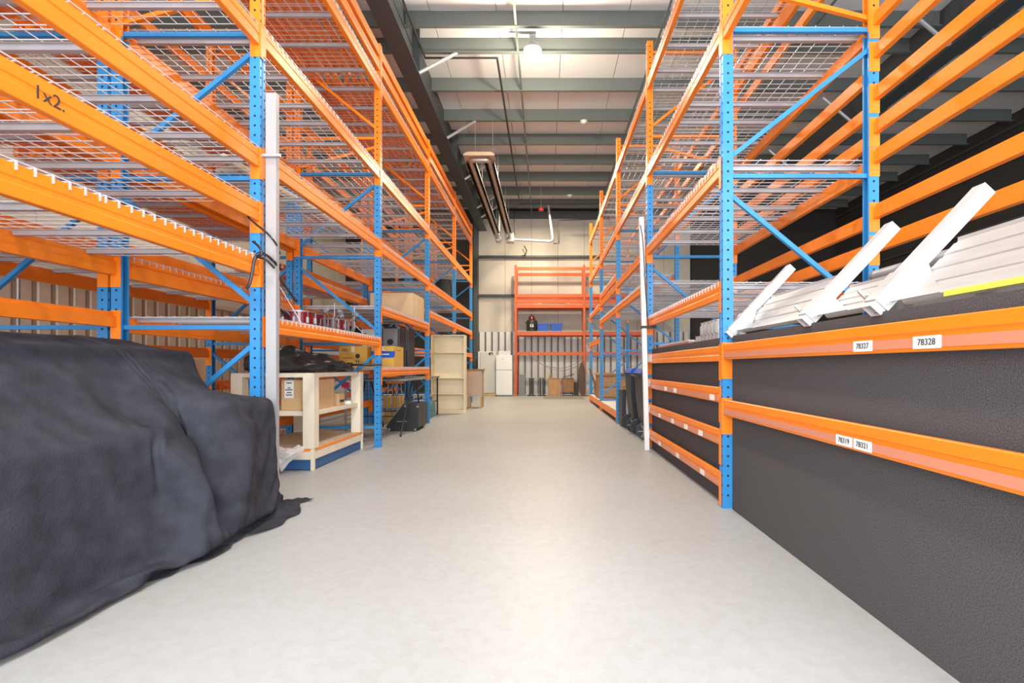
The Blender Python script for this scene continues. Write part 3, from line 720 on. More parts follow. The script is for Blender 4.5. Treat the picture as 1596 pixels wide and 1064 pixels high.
def fold_table(x0, x1, y0, y1, z, label, cross=True):
    t = thing('folding_table', label, 'table', ((x0+x1)/2, (y0+y1)/2, 0)); a, b = (x1-x0)/2, (y1-y0)/2
    part('tabletop', M().box(-a, a, -b, b, z-0.03, z), GREY, t, bevel=0.008)
    for s in (-1, 1):
        if cross:
            part('leg', M().cyl((a-0.05, s*b*0.2, z-0.03), (a-0.10, s*(b-0.02), 0.03), 0.013, 8), BLACKM, t, smooth=True)
            part('leg', M().cyl((-a+0.05, s*b*0.2, z-0.03), (-a+0.10, s*(b-0.02), 0.03), 0.013, 8), BLACKM, t, smooth=True)
            for q in (a-0.10, -a+0.10): part('rubber_foot', M().cyl((q, s*(b-0.02), 0), (q, s*(b-0.02), 0.04), 0.018, 8), BLACK, t)
            part('stretcher', M().cyl((-a+0.08, s*b*0.7, 0.3), (a-0.08, s*b*0.7, 0.3), 0.008, 6), BLACKM, t)
        else:
            for q in (-1, 1): part('leg', M().box(q*(a-0.04)-0.014, q*(a-0.04)+0.014, s*(b-0.05)-0.014, s*(b-0.05)+0.014, 0, z-0.03), BLACKM, t)
            part('stretcher', M().box(-a+0.05, a-0.05, s*(b-0.05)-0.008, s*(b-0.05)+0.008, 0.30, 0.32), BLACKM, t)
    return t
fold_table(-3.05, -2.16, 7.68, 8.28-0.02+0.72, 0.90, 'folding table with slanted black legs under the lowest left shelf')
fold_table(-3.2, -2.42, 10.2, 11.3, 0.88, 'grey topped table with straight black legs in front of the cream bookcase', False)
bt = thing('water_bottle', 'large clear bluish water bottle standing in the pack under the rear table', 'bottle', (-2.95, 10.45, 0), 0, 'water bottles under the rear table')
part('bottle_body', M().lathe([(0.09, 0), (0.10, 0.01), (0.10, 0.10), (0.092, 0.12), (0.10, 0.14), (0.10, 0.27), (0.07, 0.33), (0.025, 0.37), (0.025, 0.40)], n=14), BOTTLE, bt, smooth=True)
part('cap', M().cyl((0, 0, 0.40), (0, 0, 0.43), 0.028, 10), BLUEP, bt)
for i in range(1, 9): dup(bt, (-2.95+0.215*(i % 3), 10.45+0.22*(i//3), 0))
# cream bookcase
bc = thing('bookcase', 'tall cream open bookcase standing beside the left rack', 'bookcase', (-2.27, 11.5, 0))
H_, BW = 1.84, 0.385
for s in (-1, 1): part('side_panel', M().box(s*BW-0.012, s*BW+0.012, 0, 0.28, 0, H_), CREAM, bc)
part('back_panel', M().box(-BW, BW, 0.268, 0.28, 0.02, H_-0.01), CREAM, bc)
for z in (0.06, 0.45, 0.82, 1.42, H_-0.02): part('shelf', M().box(-BW+0.012, BW-0.012, 0.0, 0.268, z, z+0.02), CREAM, bc)
part('kick_board', M().box(-BW+0.012, BW-0.012, 0.02, 0.03, 0, 0.06), CREAM, bc)
# wrapped cabinet
wc = thing('wrapped_cabinet', 'small wooden cabinet on legs wrapped in clear film beside the bookcase', 'cabinet', (-1.86, 12.95, 0))
part('cabinet_body', M().box(-0.2, 0.2, 0, 0.42, 0.34, 1.0), WOODL, wc, bevel=0.004)
part('cabinet_top', M().box(-0.22, 0.24, -0.02, 0.44, 1.0, 1.03), WOOD, wc, bevel=0.004)
for z in (0.36, 0.58, 0.80): part('drawer', M().box(-0.18, 0.18, -0.012, 0.0, z, z+0.19), WOODL, wc, bevel=0.003)
for x in (-0.18, 0.16):
    for y in (0.0, 0.38): part('leg', M().box(x, x+0.04, y, y+0.04, 0, 0.34), WOODL, wc)
part('stretch_film', M().box(-0.215, 0.215, -0.03, 0.435, 0.30, 0.97), mat('stretch_film', (0.9, 0.85, 0.82), 0.15, alpha=0.28, bump=0.6, bscale=20), wc)

# ------------------------------------------------------------ far left clutter behind the racks
def locker(x, y, w, d, h, m, label, doors=2):
    l = thing('storage_cabinet', label, 'cabinet', (x, y, 0))
    part('cabinet_body', M().box(0, w, 0, d, 0, h), m, l, bevel=0.004)
    for k in range(doors):
        dd = part('door', M().box(k*w/doors+0.005, (k+1)*w/doors-0.005, -0.018, -0.001, 0.03, h-0.02), m, l, bevel=0.002)
        part('handle', M().box(k*w/doors+w/doors*0.8, k*w/doors+w/doors*0.8+0.015, -0.035, -0.018, h*0.5, h*0.6), STEEL, dd)
    return l
locker(-7.6, 16.0, 1.3, 0.5, 2.0, WHITE, 'white cabinet standing far behind the left racks')
locker(-6.28, 16.0, 0.75, 0.5, 1.98, CREAM, 'cream cabinet beside the white one far behind the left racks')
locker(-6.9, 8.2, 1.0, 0.5, 1.35, CREAM, 'cream cabinet low behind the left racks near the ribbed wall', 1)
for i, (x, y, h, lab) in enumerate(((-4.75, 3.9, 1.72, 'chrome pole standing behind the draped cloth, leftmost and thickest'), (-4.95, 4.6, 2.2, 'tall thin grey pole standing behind the left racks'), (-5.2, 6.1, 1.75, 'thin steel pole leaning near the ribbed wall'), (-4.85, 5.4, 1.2, 'short white pole end showing above the cloth'))):
    t = thing('pole_stand', lab, 'pole', (x, y, 0))
    part('pole', M().cyl((0, 0, 0.02), (0.02 if i else 0, 0, h), 0.026 if i == 0 else 0.014, 10), CHROME if i != 3 else WHITE, t, smooth=True)
    part('base_plate', M().cyl((0, 0, 0), (0, 0, 0.02), 0.16, 18), STEEL, t)
    if i == 0: part('cross_arm', M().cyl((-0.30, 0, 1.64), (0.03, 0, 1.64), 0.02, 8).cyl((0.09, 0, 1.3), (0.09, 0, 1.70), 0.012, 8), CHROME, t)
# red mesh crates behind, low
def mesh_crate(x, y, z, w, d, h, label, grp=None):
    cr = thing('mesh_crate', label, 'crate', (x, y, z), 0, grp)
    mb = M()
    n = int(w/0.05)
    for k in range(n+1): mb.box(k*w/n-0.004, k*w/n+0.004, -0.003, 0.003, 0, h)
    for k in range(int(h/0.05)+1): mb.box(0, w, -0.006, -0.003, k*0.05, k*0.05+0.007)
    n = int(d/0.05)
    for k in range(n+1): mb.box(w-0.003, w+0.003, k*d/n-0.004, k*d/n+0.004, 0, h)
    for k in range(int(h/0.05)+1): mb.box(w+0.003, w+0.006, 0, d, k*0.05, k*0.05+0.007)
    o = part('mesh_side', mb, RED, cr); o['kind'] = 'stuff'
    part('tray_base', M().box(0, w, 0, d, 0, 0.02), RED, cr)
    part('rim', M().box(-0.01, w+0.01, -0.012, 0.0, h-0.03, h).box(w, w+0.012, -0.012, d, h-0.03, h), RED, cr)
    return cr
mesh_crate(-4.55, 6.85, 0.0, 1.0, 0.9, 0.42, 'red wire mesh crate on the floor behind the left rack, lower one')
mesh_crate(-4.55, 6.85, 0.43, 1.0, 0.9, 0.42, 'red wire mesh crate stacked on the lower one behind the left rack')
mesh_crate(-4.55, 4.0, 0.0, 1.0, 1.1, 0.9, 'large red wire mesh crate hidden partly by the draped cloth')
# small coloured pieces seen under the lowest left shelf
for i, (x, y, m_) in enumerate(((-2.95, 7.3, PINK), (-2.72, 7.15, PINK), (-3.1, 7.62, REDP))):
    t = thing('spring_clamp', ('small clamp with pink grips behind the cart end, left one', 'small clamp with pink grips near the blue post, right one')[i] if m_ is PINK else 'small red clamp hanging at the back near the cart end', 'clamp', (x, y, 0.0), 0, 'pink clamps near the cart' if m_ is PINK else None)
    part('bar', M().cyl((0, 0, 0.0), (0, 0, 0.90), 0.008, 6), CHROME, t)
    part('grip', M().box(-0.05, 0.05, -0.02, 0.02, 0.78, 0.86), m_, t, bevel=0.012)
    part('foot', M().box(-0.08, 0.08, -0.08, 0.08, 0, 0.012), GREY, t)
t = thing('stool', 'small round orange topped stool under the folding table', 'stool', (-2.86, 9.35, 0))
part('seat', M().cyl((0, 0, 0.78), (0, 0, 0.81), 0.17, 20), ORP, t)
for k in range(4):
    a = k*math.pi/2+0.6; part('leg', M().cyl((0.12*math.cos(a), 0.12*math.sin(a), 0.78), (0.17*math.cos(a), 0.17*math.sin(a), 0), 0.011, 6), CHROME, t)
part('ring', M().path([(0.15*math.cos(k*math.pi/8), 0.15*math.sin(k*math.pi/8), 0.3) for k in range(17)], 0.007, 6), CHROME, t)
carton(-3.15, -2.85, 9.62, 9.95, 0.0, 0.5, CARDY, 'yellow cardboard box on the floor behind the orange stool')
carton(-2.62, -2.35, 9.7, 9.95, 0.0, 0.42, mat('blue_white_box', (0.25, 0.3, 0.7), 0.6), 'blue cardboard box on the floor behind the wedge monitor')
single('cardboard_tube', M().cyl((0, 0, 0), (0.0, 2.6, 0.05), 0.035, 14), mat('tube_card', (0.62, 0.55, 0.40), 0.7), 'long cardboard tube lying under the upper wire deck of the left rack', 'tube', (-2.75, 4.2, 1.99+0.9), (0, 0, -0.05))

# ------------------------------------------------------------ aluminium ramps on the right boards
def ramp(y1, y0, label, w_=0.345):
    """ribbed aluminium panel tilted 45 degrees, its end at y1 (far) with a square leg tube"""
    L = y1-y0; r = thing('aluminium_ramp', label, 'aluminium ramp', (1.475, y1, 1.345))
    prof = []; n = 4
    for k in range(n):
        a = w_*k/n
        prof += [(a, 0), (a+w_/n*0.70, 0), (a+w_/n*0.76, 0.005), (a+w_/n*0.95, 0.005)]
    prof += [(w_, 0.0), (w_+0.004, 0.02), (w_, 0.030), (0, 0.030), (-0.004, 0.02)]
    c45, s45 = math.cos(math.radians(47)), math.sin(math.radians(47))
    # u along slope, v thickness towards back
    pl = [(u*c45+v*s45, u*s45-v*c45+0.03) for u, v in prof]
    part('ribbed_panel', M().prism([(x, z) for x, z in pl], 1, -L, -0.10), ALU, r)
    def S(u, v, y): return (u*c45+v*s45, y, u*s45-v*c45+0.03)
    part('end_plate', M().add([S(-0.0, -0.004, -0.10), S(0.0, -0.004, -0.30), S(w_*0.7, -0.004, -0.03), S(w_*0.64, -0.004, 0.0), S(0.0, -0.004, -0.0), S(0, -0.0005, -0.10), S(0, -0.0005, -0.30), S(w_*0.7, -0.0005, -0.03), S(w_*0.64, -0.0005, 0), S(0, -0.0005, 0)], [(0,1,2,3,4),(9,8,7,6,5),(0,5,6,1),(1,6,7,2),(2,7,8,3),(3,8,9,4),(4,9,5,0)]), ALU, r)
    if True:
        q = math.radians(47); ux = Vector((c45, 0, s45))
        p0 = Vector((-0.06, 0.0, -0.005)); p1 = p0+ux*0.72
        nrm = Vector((s45, 0, -c45))
        def tube_m(a, b, h, t):
            mb = M()
            yy = Vector((0, 1, 0)); 
            def rect(p, hh): return [p+yy*hh+nrm*hh, p-yy*hh+nrm*hh, p-yy*hh-nrm*hh, p+yy*hh-nrm*hh]
            o0, o1, i0 = rect(a, h), rect(b, h), rect(a, h-t); i1 = rect(a+(b-a)*0.15, h-t)
            return mb.add(o0+o1+i0+i1, [(0,1,5,4),(1,2,6,5),(2,3,7,6),(3,0,4,7),(4,5,6,7),(0,8,9,1),(1,9,10,2),(2,10,11,3),(3,11,8,0),(8,12,13,9),(9,13,14,10),(10,14,15,11),(11,15,12,8),(12,15,14,13)])
        part('leg_tube', tube_m(p0, p1, 0.031, 0.004), mat('white_aluminium', (0.60, 0.60, 0.60), 0.35, metal=0.15), r)
        part('leg_socket', tube_m(p0+ux*0.03, p0+ux*0.20, 0.038, 0.005), ALU, r, bevel=0)
        k0 = p0+ux*0.10+Vector((0, 0.04, 0))
        part('wing_bolt', M().cyl(k0, k0+Vector((-0.035, 0.05, 0.01)), 0.009, 8).bar(k0+Vector((-0.06, 0.055, 0.03)), k0+Vector((-0.015, 0.05, -0.02)), 0.016, 0.012), ALU, r)
        part('side_rail', M().bar(S(w_, 0.012, -0.10), S(w_, 0.012, -L), 0.022, 0.03), ALU, r)
    return r
ramp(3.80, 2.80, 'ribbed aluminium ramp with raised leg, farthest of the three on the black boards')
ramp(2.69, 2.24, 'aluminium ramp with raised leg, middle and shortest of the three visible', 0.20)
r3 = ramp(2.13, 1.02, 'ribbed aluminium ramp with yellow edge tape, nearest the camera on the right')
part('edge_tape', M().box(-0.012, -0.002, -1.05, -0.33, 0.012, 0.032), YELLOW, r3)
# deck that carries them, grey case and tubes behind
single('plywood_board', M().box(1.47, 2.50, 1.08, 3.80, 0, 0.018), PLY, 'plywood board under the aluminium ramps in the nearest right bay', 'board', (0, 0, 1.262))
for yy in (2.0, 3.0):
    pass
add_beam(right, RX1, -1, RY[0], RY[1], 1.26, 0.12); add_beam(right, RX1, -1, RY[1], RY[2], 1.26, 0.12)
for y0 in (1.3, 2.0, 2.7, 3.4): part('support_bar', M().box(0.05, 1.17, y0-0.02-RY[0], y0+0.02-RY[0], 1.225, 1.26), STEEL, right)
t = thing('equipment_case', 'grey equipment case behind the aluminium ramps', 'case', (2.16, 2.42, 1.28))
part('case_body', M().box(-0.20, 0.30, -0.55, 0.55, 0, 0.33), GREY, t, bevel=0.01)
part('case_lid_rim', M().box(-0.205, 0.305, -0.555, 0.555, 0.20, 0.215), STEEL, t)
part('latch', M().box(-0.215, -0.2, -0.25, -0.19, 0.17, 0.24).box(-0.215, -0.2, 0.19, 0.25, 0.17, 0.24), STEEL, t)
for i, (x, z, r_, L, m_, lab) in enumerate(((2.02, 1.615+0.036, 0.036, 1.1, GREY, 'grey tube with flat end cap lying behind the aluminium ramps'), (2.13, 1.615+0.022, 0.022, 1.0, BLACKM, 'black tube lying beside the capped grey tube, nearer it'), (2.20, 1.615+0.022, 0.022, 0.95, BLACKM, 'black tube lying farther from the capped grey tube'))):
    t = thing('tube', lab, 'tube', (x, 1.90, z))
    part('tube_body', M().cyl((0, 0, 0), (0, L, 0), r_, 16), m_ if i else STEEL, t, smooth=True)
    part('end_cap', M().cyl((0, L-0.02, 0), (0, L+0.004, 0), r_*1.06, 16), m_, t, smooth=True)
    part('end_cap', M().cyl((0, -0.004, 0), (0, 0.02, 0), r_*1.06, 16), m_, t, smooth=True)
# jars and pink boxes on the second board
single('plywood_board', M().box(1.47, 2.50, 3.93, 6.55, 0, 0.018), PLY, 'plywood board carrying glass jars in the second right bay', 'board', (0, 0, 1.262))
for y0 in (4.3, 5.2, 6.1): part('support_bar', M().box(0.05, 1.17, y0-0.02-RY[0], y0+0.02-RY[0], 1.225, 1.26), STEEL, right)
jr = thing('glass_jar', 'clear glass jar in the stacked group above the black board', 'jar', (1.58, 4.42, 1.281), 0, 'glass jars above the black board')
part('jar_body', M().lathe([(0.042, 0), (0.046, 0.006), (0.046, 0.085), (0.036, 0.10), (0.036, 0.112)], n=14), mat('milky_glass', (0.62, 0.63, 0.62), 0.12, trans=0.35), jr, smooth=True)
part('lid', M().cyl((0, 0, 0.112), (0, 0, 0.125), 0.039, 14), STEEL, jr)
n_ = 0
for lv in range(2):
    for i in range(7 if lv == 0 else 5):
        for j in range(3):
            if lv == 0 and i == 0 and j == 0: continue
            dup(jr, (1.58+j*0.097+0.01*lv, 4.42+i*0.10+0.06*lv, 1.281+0.126*lv))
for i in range(5):
    t = thing('pink_box', 'small pink and white box behind the black board, %s from the glass jars' % ('first', 'second', 'third', 'fourth', 'fifth')[i], 'box', (1.60, 5.27+i*0.25, 1.281), 0.05*i, 'pink boxes beside the glass jars')
    part('box_body', M().box(-0.09, 0.09, -0.11, 0.11, 0, 0.085), mat('salmon_card', (0.72, 0.32, 0.26), 0.6), t, bevel=0.003)
    part('box_lid', M().box(-0.092, 0.092, -0.112, 0.112, 0.085, 0.10), PAPER, t)

# white pole leaning by the second right post
t = thing('white_pole', 'tall white square pole strapped upright to the second right post', 'pole', (1.345, 6.46, 0)); t.rotation_euler = (0, math.radians(-1.4), 0)
part('pole_body', M().box(-0.03, 0.03, -0.03, 0.03, 0.002, 3.06), WHITE, t, bevel=0.004)
part('strap', M().box(-0.034, 0.16, -0.034, 0.034, 1.60, 1.635), BLACK, t)
cable('cord', [(1.25, 6.42, 2.95), (1.28, 6.41, 2.75), (1.30, 6.40, 2.35), (1.30, 6.40, 2.3), (1.33, 6.41, 1.9), (1.36, 6.43, 1.6)], 0.006, BLACK, 'thin black cord hanging down the tall white pole', 'cord')

# wheeled bins
def wheelie(x, y, label, grp=None):
    b_ = thing('wheeled_bin', label, 'bin', (x, y, 0), 0, grp)
    W0, W1, D0, D1 = 0.23, 0.28, 0.21, 0.26
    def fr(z, w, d, ox=0): return [(-w+ox, -d, z), (w+ox, -d, z), (w+ox, d, z), (-w+ox, d, z)]
    vs = fr(0.06, W0, D0, 0.03)+fr(0.55, W0+0.03, D0+0.02)+fr(0.60, W0+0.035, D0+0.022, -0.0)+fr(0.98, W1, D1)
    fs = [(3, 2, 1, 0)]
    for k in range(3):
        for q in range(4): fs.append((k*4+q, k*4+(q+1) % 4, k*4+4+(q+1) % 4, k*4+4+q))
    fs.append((12, 13, 14, 15))
    part('bin_body', M().add(vs, fs), BLACK, b_, bevel=0.012)
    part('rim', M().box(-W1-0.02, W1+0.02, -D1-0.02, D1+0.02, 0.95, 0.99), BLACK, b_, bevel=0.008)
    part('lid', M().add([(-W1-0.03, -D1-0.03, 0.99), (W1+0.04, -D1-0.03, 0.99), (W1+0.04, D1+0.03, 0.99), (-W1-0.03, D1+0.03, 0.99), (-W1+0.04, -D1+0.03, 1.07), (W1-0.04, -D1+0.03, 1.05), (W1-0.04, D1-0.03, 1.05), (-W1+0.04, D1-0.03, 1.07)], [(3,2,1,0),(4,5,6,7),(0,1,5,4),(1,2,6,5),(2,3,7,6),(3,0,4,7)]), BLUEP, b_, bevel=0.012, label='blue lid')
    part('handle', M().cyl((-W1-0.07, -0.2, 0.96), (-W1-0.07, 0.2, 0.96), 0.014, 8).box(-W1-0.08, -W1, -0.18, -0.15, 0.94, 0.975).box(-W1-0.08, -W1, 0.15, 0.18, 0.94, 0.975), BLACK, b_)
    for s in (-1, 1):
        wv = part('wheel', M().cyl((-0.22, s*0.235, 0.13), (-0.22, s*0.275, 0.13), 0.128, 24), BLACK, b_, smooth=True)
        part('hub', M().cyl((-0.22, s*0.23, 0.13), (-0.22, s*0.282, 0.13), 0.03, 12), GREY, wv)
        for k in range(6):
            a = k*math.pi/3; part('spoke', M().bar((-0.22+0.03*math.cos(a), s*0.2765, 0.13+0.03*math.sin(a)), (-0.22+0.105*math.cos(a), s*0.2765, 0.13+0.105*math.sin(a)), 0.018, 0.006, up=(0, 1, 0)), GREY, wv)
    part('axle', M().cyl((-0.22, -0.27, 0.13), (-0.22, 0.27, 0.13), 0.012, 8), STEEL, b_)
    return b_
wheelie(1.72, 7.62, 'black wheeled bin with blue lid, nearer of the two beside the white pole')
wheelie(1.70, 8.42, 'black wheeled bin with blue lid, farther of the two behind the white pole')
t = thing('amplifier', 'upright black amplifier box with silver grille behind the bins', 'amplifier', (1.50, 8.86, 0))
part('case_body', M().box(-0.11, 0.17, 0, 0.34, 0.02, 0.68), BLACK, t, bevel=0.01)
part('silver_grille', M().box(-0.03, 0.06, -0.006, 0.002, 0.1, 0.62), STEEL, t)
part('handle', M().path([(-0.08, 0.05, 0.68), (-0.07, 0.05, 0.75), (0.0, 0.05, 0.79), (0.1, 0.05, 0.80), (0.13, 0.05, 0.68)], 0.008, 6), BRASS, t)
for s in (-0.08, 0.14): part('foot', M().box(s-0.02, s+0.02, 0.02, 0.3, 0, 0.022), GREY, t)
# wooden crate, chair and oval top at the end of the right rack
t = thing('wooden_chest', 'brown wooden chest wrapped in film on the white board, right rack', 'chest', (1.78, 13.1, 0.247))
part('chest_body', M().box(-0.36, 0.60, 0, 0.6, 0, 0.62), WOOD, t, bevel=0.006)
part('chest_lid', M().box(-0.38, 0.62, -0.02, 0.62, 0.62, 0.68), WOODL, t, bevel=0.006)
for z in (0.04, 0.32): part('panel', M().box(-0.33, 0.57, -0.012, 0.0, z, z+0.25), WOODL, t, bevel=0.004)
t = thing('wooden_chair', 'brown wooden chair at the far end of the right rack', 'chair', (1.62, 14.2, 0.247))
part('seat', M().box(-0.16, 0.2, 0, 0.36, 0.34, 0.37), WOOD, t, bevel=0.004)
part('backrest', M().bar((-0.16, 0.18, 0.37), (-0.30, 0.18, 0.80), 0.34, 0.03, up=(1, 0, 0)), WOOD, t)
for x in (-0.14, 0.17):
    for y in (0.02, 0.32): part('leg', M().box(x-0.015, x+0.015, y, y+0.03, 0, 0.34), WOOD, t)
single('oval_tabletop', M().prism([(0.13*math.cos(a*math.pi/14), 0.64+0.62*math.sin(a*math.pi/14)) for a in range(28)], 1, 0, 0.035), DARKWOOD, 'dark oval tabletop leaning on edge by the right upright of end rack', 'tabletop', (1.37, 18.08, 0.0), (math.radians(-4), 0, 0), bevel=0.003)

# ------------------------------------------------------------ far end: fridges, rack contents
fz = thing('refrigerator', 'white top freezer refrigerator beside the orange back rack', 'refrigerator', (-1.50, 18.1, 0))
part('fridge_body', M().box(-0.30, 0.30, 0.04, 0.65, 0.03, 1.52), WHITE, fz, bevel=0.008)
part('door', M().box(-0.30, 0.30, -0.02, 0.038, 0.06, 0.96), WHITE, fz, bevel=0.012)
part('freezer_door', M().box(-0.30, 0.30, -0.02, 0.038, 0.975, 1.52), WHITE, fz, bevel=0.012)
part('badge', M().box(-0.05, -0.01, -0.024, -0.02, 1.37, 1.39), GREY, fz)
part('foot', M().box(-0.28, 0.28, 0.05, 0.6, 0, 0.03), GREY, fz)
f2 = thing('upright_freezer', 'pale grey upright freezer left of the white refrigerator', 'refrigerator', (-2.13, 18.3, 0))
CR2 = mat('pale_grey_enamel', (0.62, 0.63, 0.58), 0.4)
part('freezer_body', M().box(-0.36, 0.30, 0.03, 0.6, 0.09, 1.66), WHITE, f2, bevel=0.006)
part('door', M().box(-0.27, 0.29, -0.02, 0.028, 0.12, 1.64), CR2, f2, bevel=0.008)
part('note', M().box(0.05, 0.2, -0.023, -0.02, 1.52, 1.62), DARK, f2); part('note', M().box(0.11, 0.18, -0.026, -0.0235, 1.50, 1.58), CARDL, f2)
part('kick_plate', M().box(-0.35, 0.29, 0.0, 0.55, 0, 0.09), BRASS, f2)
tag(link('clear_tray', M().box(-0.25, 0.2, 0, 0.3, 0, 0.16).mesh('clear_tray', FILM), None, (-1.48, 18.3, 1.525)), 'clear plastic tray on top of the white refrigerator', 'tray')
# items on the middle board of the back rack
t = thing('cooking_urn', 'black round urn with maroon lid on the back rack shelf', 'urn', (-0.49, 18.55, 2.416))
part('urn_body', M().lathe([(0.17, 0), (0.20, 0.03), (0.21, 0.36), (0.19, 0.42), (0.12, 0.46)], n=20), BLACK, t, smooth=True)
part('lid', M().lathe([(0.13, 0.44), (0.13, 0.50), (0.10, 0.58), (0.04, 0.60)], n=20), MAROON, t, smooth=True)
part('handle', M().path([(-0.06, 0, 0.58), (-0.06, 0, 0.64), (0.06, 0, 0.64), (0.06, 0, 0.58)], 0.012, 6), MAROON, t)
for s in (-1, 1): part('side_handle', M().box(s*0.21-0.03, s*0.21+0.03, -0.03, 0.03, 0.30, 0.36), BLACK, t)
part('front_mark', M().box(-0.05, -0.02, -0.222, -0.205, 0.16, 0.27).box(0.01, 0.07, -0.222, -0.205, 0.16, 0.20).box(0.03, 0.06, -0.222, -0.205, 0.20, 0.27), PAPER, t)
def tote(x, label):
    b_ = thing('storage_tote', label, 'tote', (x, 18.5, 2.416))
    part('tote_body', M().add([(-0.19, -0.15, 0), (0.19, -0.15, 0), (0.19, 0.2, 0), (-0.19, 0.2, 0), (-0.22, -0.18, 0.29), (0.22, -0.18, 0.29), (0.22, 0.22, 0.29), (-0.22, 0.22, 0.29)], [(3,2,1,0),(4,5,6,7),(0,1,5,4),(1,2,6,5),(2,3,7,6),(3,0,4,7)]), BLUEP, b_, bevel=0.008)
    part('rim', M().box(-0.225, 0.225, -0.19, 0.23, 0.27, 0.30), BLUEP, b_, bevel=0.004)
    for k in (-0.12, 0, 0.12): part('rib', M().box(k-0.01, k+0.01, -0.186, -0.16, 0.03, 0.27), BLUEP, b_)
tote(-0.06, 'blue plastic tote beside the black urn'); tote(0.44, 'blue plastic tote farther from the black urn')
crumple('folded_tarp', 'flat bundle of pale tarp on the upper board of the back rack', 'tarp', [((-0.25, 18.5, 3.46), 0.05, 0.02), ((0.1, 18.5, 3.47), 0.15, 0.05), ((0.6, 18.5, 3.47), 0.15, 0.05), ((0.95, 18.5, 3.45), 0.06, 0.02)], CREAM, 3, 0.3, zmin=3.434)
# floor pieces under the back rack
single('grey_column', M().box(-0.12, 0.12, 0, 0.25, 0.0, 0.80), GREY, 'grey square column standing by the left upright of the back rack', 'column', (-0.86, 18.4, 0), bevel=0.006)
for i, (x, lab) in enumerate(((-0.50, 'black twin column speaker stand beside the grey column'), (-0.11, 'black twin column speaker stand beside the brown cabinet'))):
    t = thing('speaker_stand', lab, 'speaker stand', (x, 18.45, 0))
    part('base_plate', M().box(-0.16, 0.16, -0.12, 0.14, 0, 0.03), BLACKM, t, bevel=0.005)
    part('top_plate', M().box(-0.15, 0.15, -0.1, 0.12, 0.655, 0.68), GREY, t, bevel=0.003)
    for k in (-0.055, 0.055): part('column', M().box(k-0.035, k+0.035, -0.03, 0.04, 0.03, 0.655), BLACKM, t)
def cab(x, w, h, m, label, z0=0.0):
    t = thing('wooden_cabinet', label, 'cabinet', (x, 18.4, 0))
    part('cabinet_body', M().box(0, w, 0, 0.4, z0, h), m, t, bevel=0.004)
    part('cabinet_top', M().box(-0.012, w+0.012, -0.015, 0.41, h, h+0.025), m, t, bevel=0.003)
    part('door', M().box(0.012, w-0.012, -0.014, -0.001, z0+0.03, h-0.02), m, t, bevel=0.003)
    if z0:
        for s in (0.02, w-0.05): part('leg', M().box(s, s+0.03, 0.02, 0.05, 0, z0), DARKWOOD, t)
        part('leg', M().box(0.02, 0.05, 0.34, 0.37, 0, z0), DARKWOOD, t); part('leg', M().box(w-0.05, w-0.02, 0.34, 0.37, 0, z0), DARKWOOD, t)
    else: part('plinth', M().box(0.02, w-0.02, -0.006, 0.0, 0, 0.05), m, t)
    return t
cab(0.13, 0.46, 0.64, WOODL, 'light brown wooden cabinet under the back rack')
cab(0.66, 0.44, 0.64, WOOD, 'darker brown cabinet on short legs under the back rack', 0.12)
single('black_crate', M().box(0, 0.15, 0, 0.4, 0, 0.50), BLACK, 'black box standing right of the darker brown cabinet', 'box', (1.12, 18.4, 0.0), bevel=0.005)
single('scrap_board', M().bar((0, 0, 0.0), (0.42, 0.05, 0.12), 0.10, 0.025), DARKWOOD, 'dark scrap board lying tilted on the darker brown cabinet', 'board', (0.70, 18.5, 0.69))
t = thing('wire_basket', 'brass coloured wire basket on the light brown cabinet', 'basket', (0.22, 18.55, 0.667))
bmk = M()
for k in range(12):
    a = k*math.pi/6; bmk.cyl((0.06*math.cos(a), 0.06*math.sin(a), 0), (0.10*math.cos(a), 0.10*math.sin(a), 0.12), 0.005, 5)
part('wires', bmk, BRASS, t)['kind'] = 'stuff'
for z, r_ in ((0.0, 0.06), (0.06, 0.08), (0.12, 0.10)): part('ring', M().path([(r_*math.cos(k*math.pi/8), r_*math.sin(k*math.pi/8), z+0.005) for k in range(17)], 0.005, 5), BRASS, t)
cable('power_cable', [(-0.85, 18.22, 1.50), (-0.55, 18.24, 1.50), (-0.2, 18.22, 1.22), (0.3, 18.2, 1.07), (0.8, 18.2, 1.08), (1.45, 18.22, 1.34)], 0.012, GREY, 'grey cable sagging across the back rack', 'cable')
cable('power_cable', [(-0.55, 18.30, 1.5), (0.0, 18.3, 1.12), (0.55, 18.3, 0.95), (1.0, 18.3, 1.02), (1.44, 18.3, 1.28)], 0.010, GREY, 'second grey cable sagging lower across the back rack', 'cable')
single('floor_mat', M().box(-0.05, 1.35, 16.6, 18.1, 0, 0.008), mat('mat_grey', (0.24, 0.23, 0.19), 0.9), 'dark grey rubber mat on the floor before the back rack', 'floor mat')
single('rolled_net', M().cyl((0, 0, 0), (0, 0, 0.9), 0.25, 14), mat('net_black', (0.03, 0.035, 0.035), 0.9, bump=1, bscale=30), 'dark bundled net standing on the left rack upper shelf near the back wall', 'net', (-3.0, 14.6, 2.76), smooth=True)

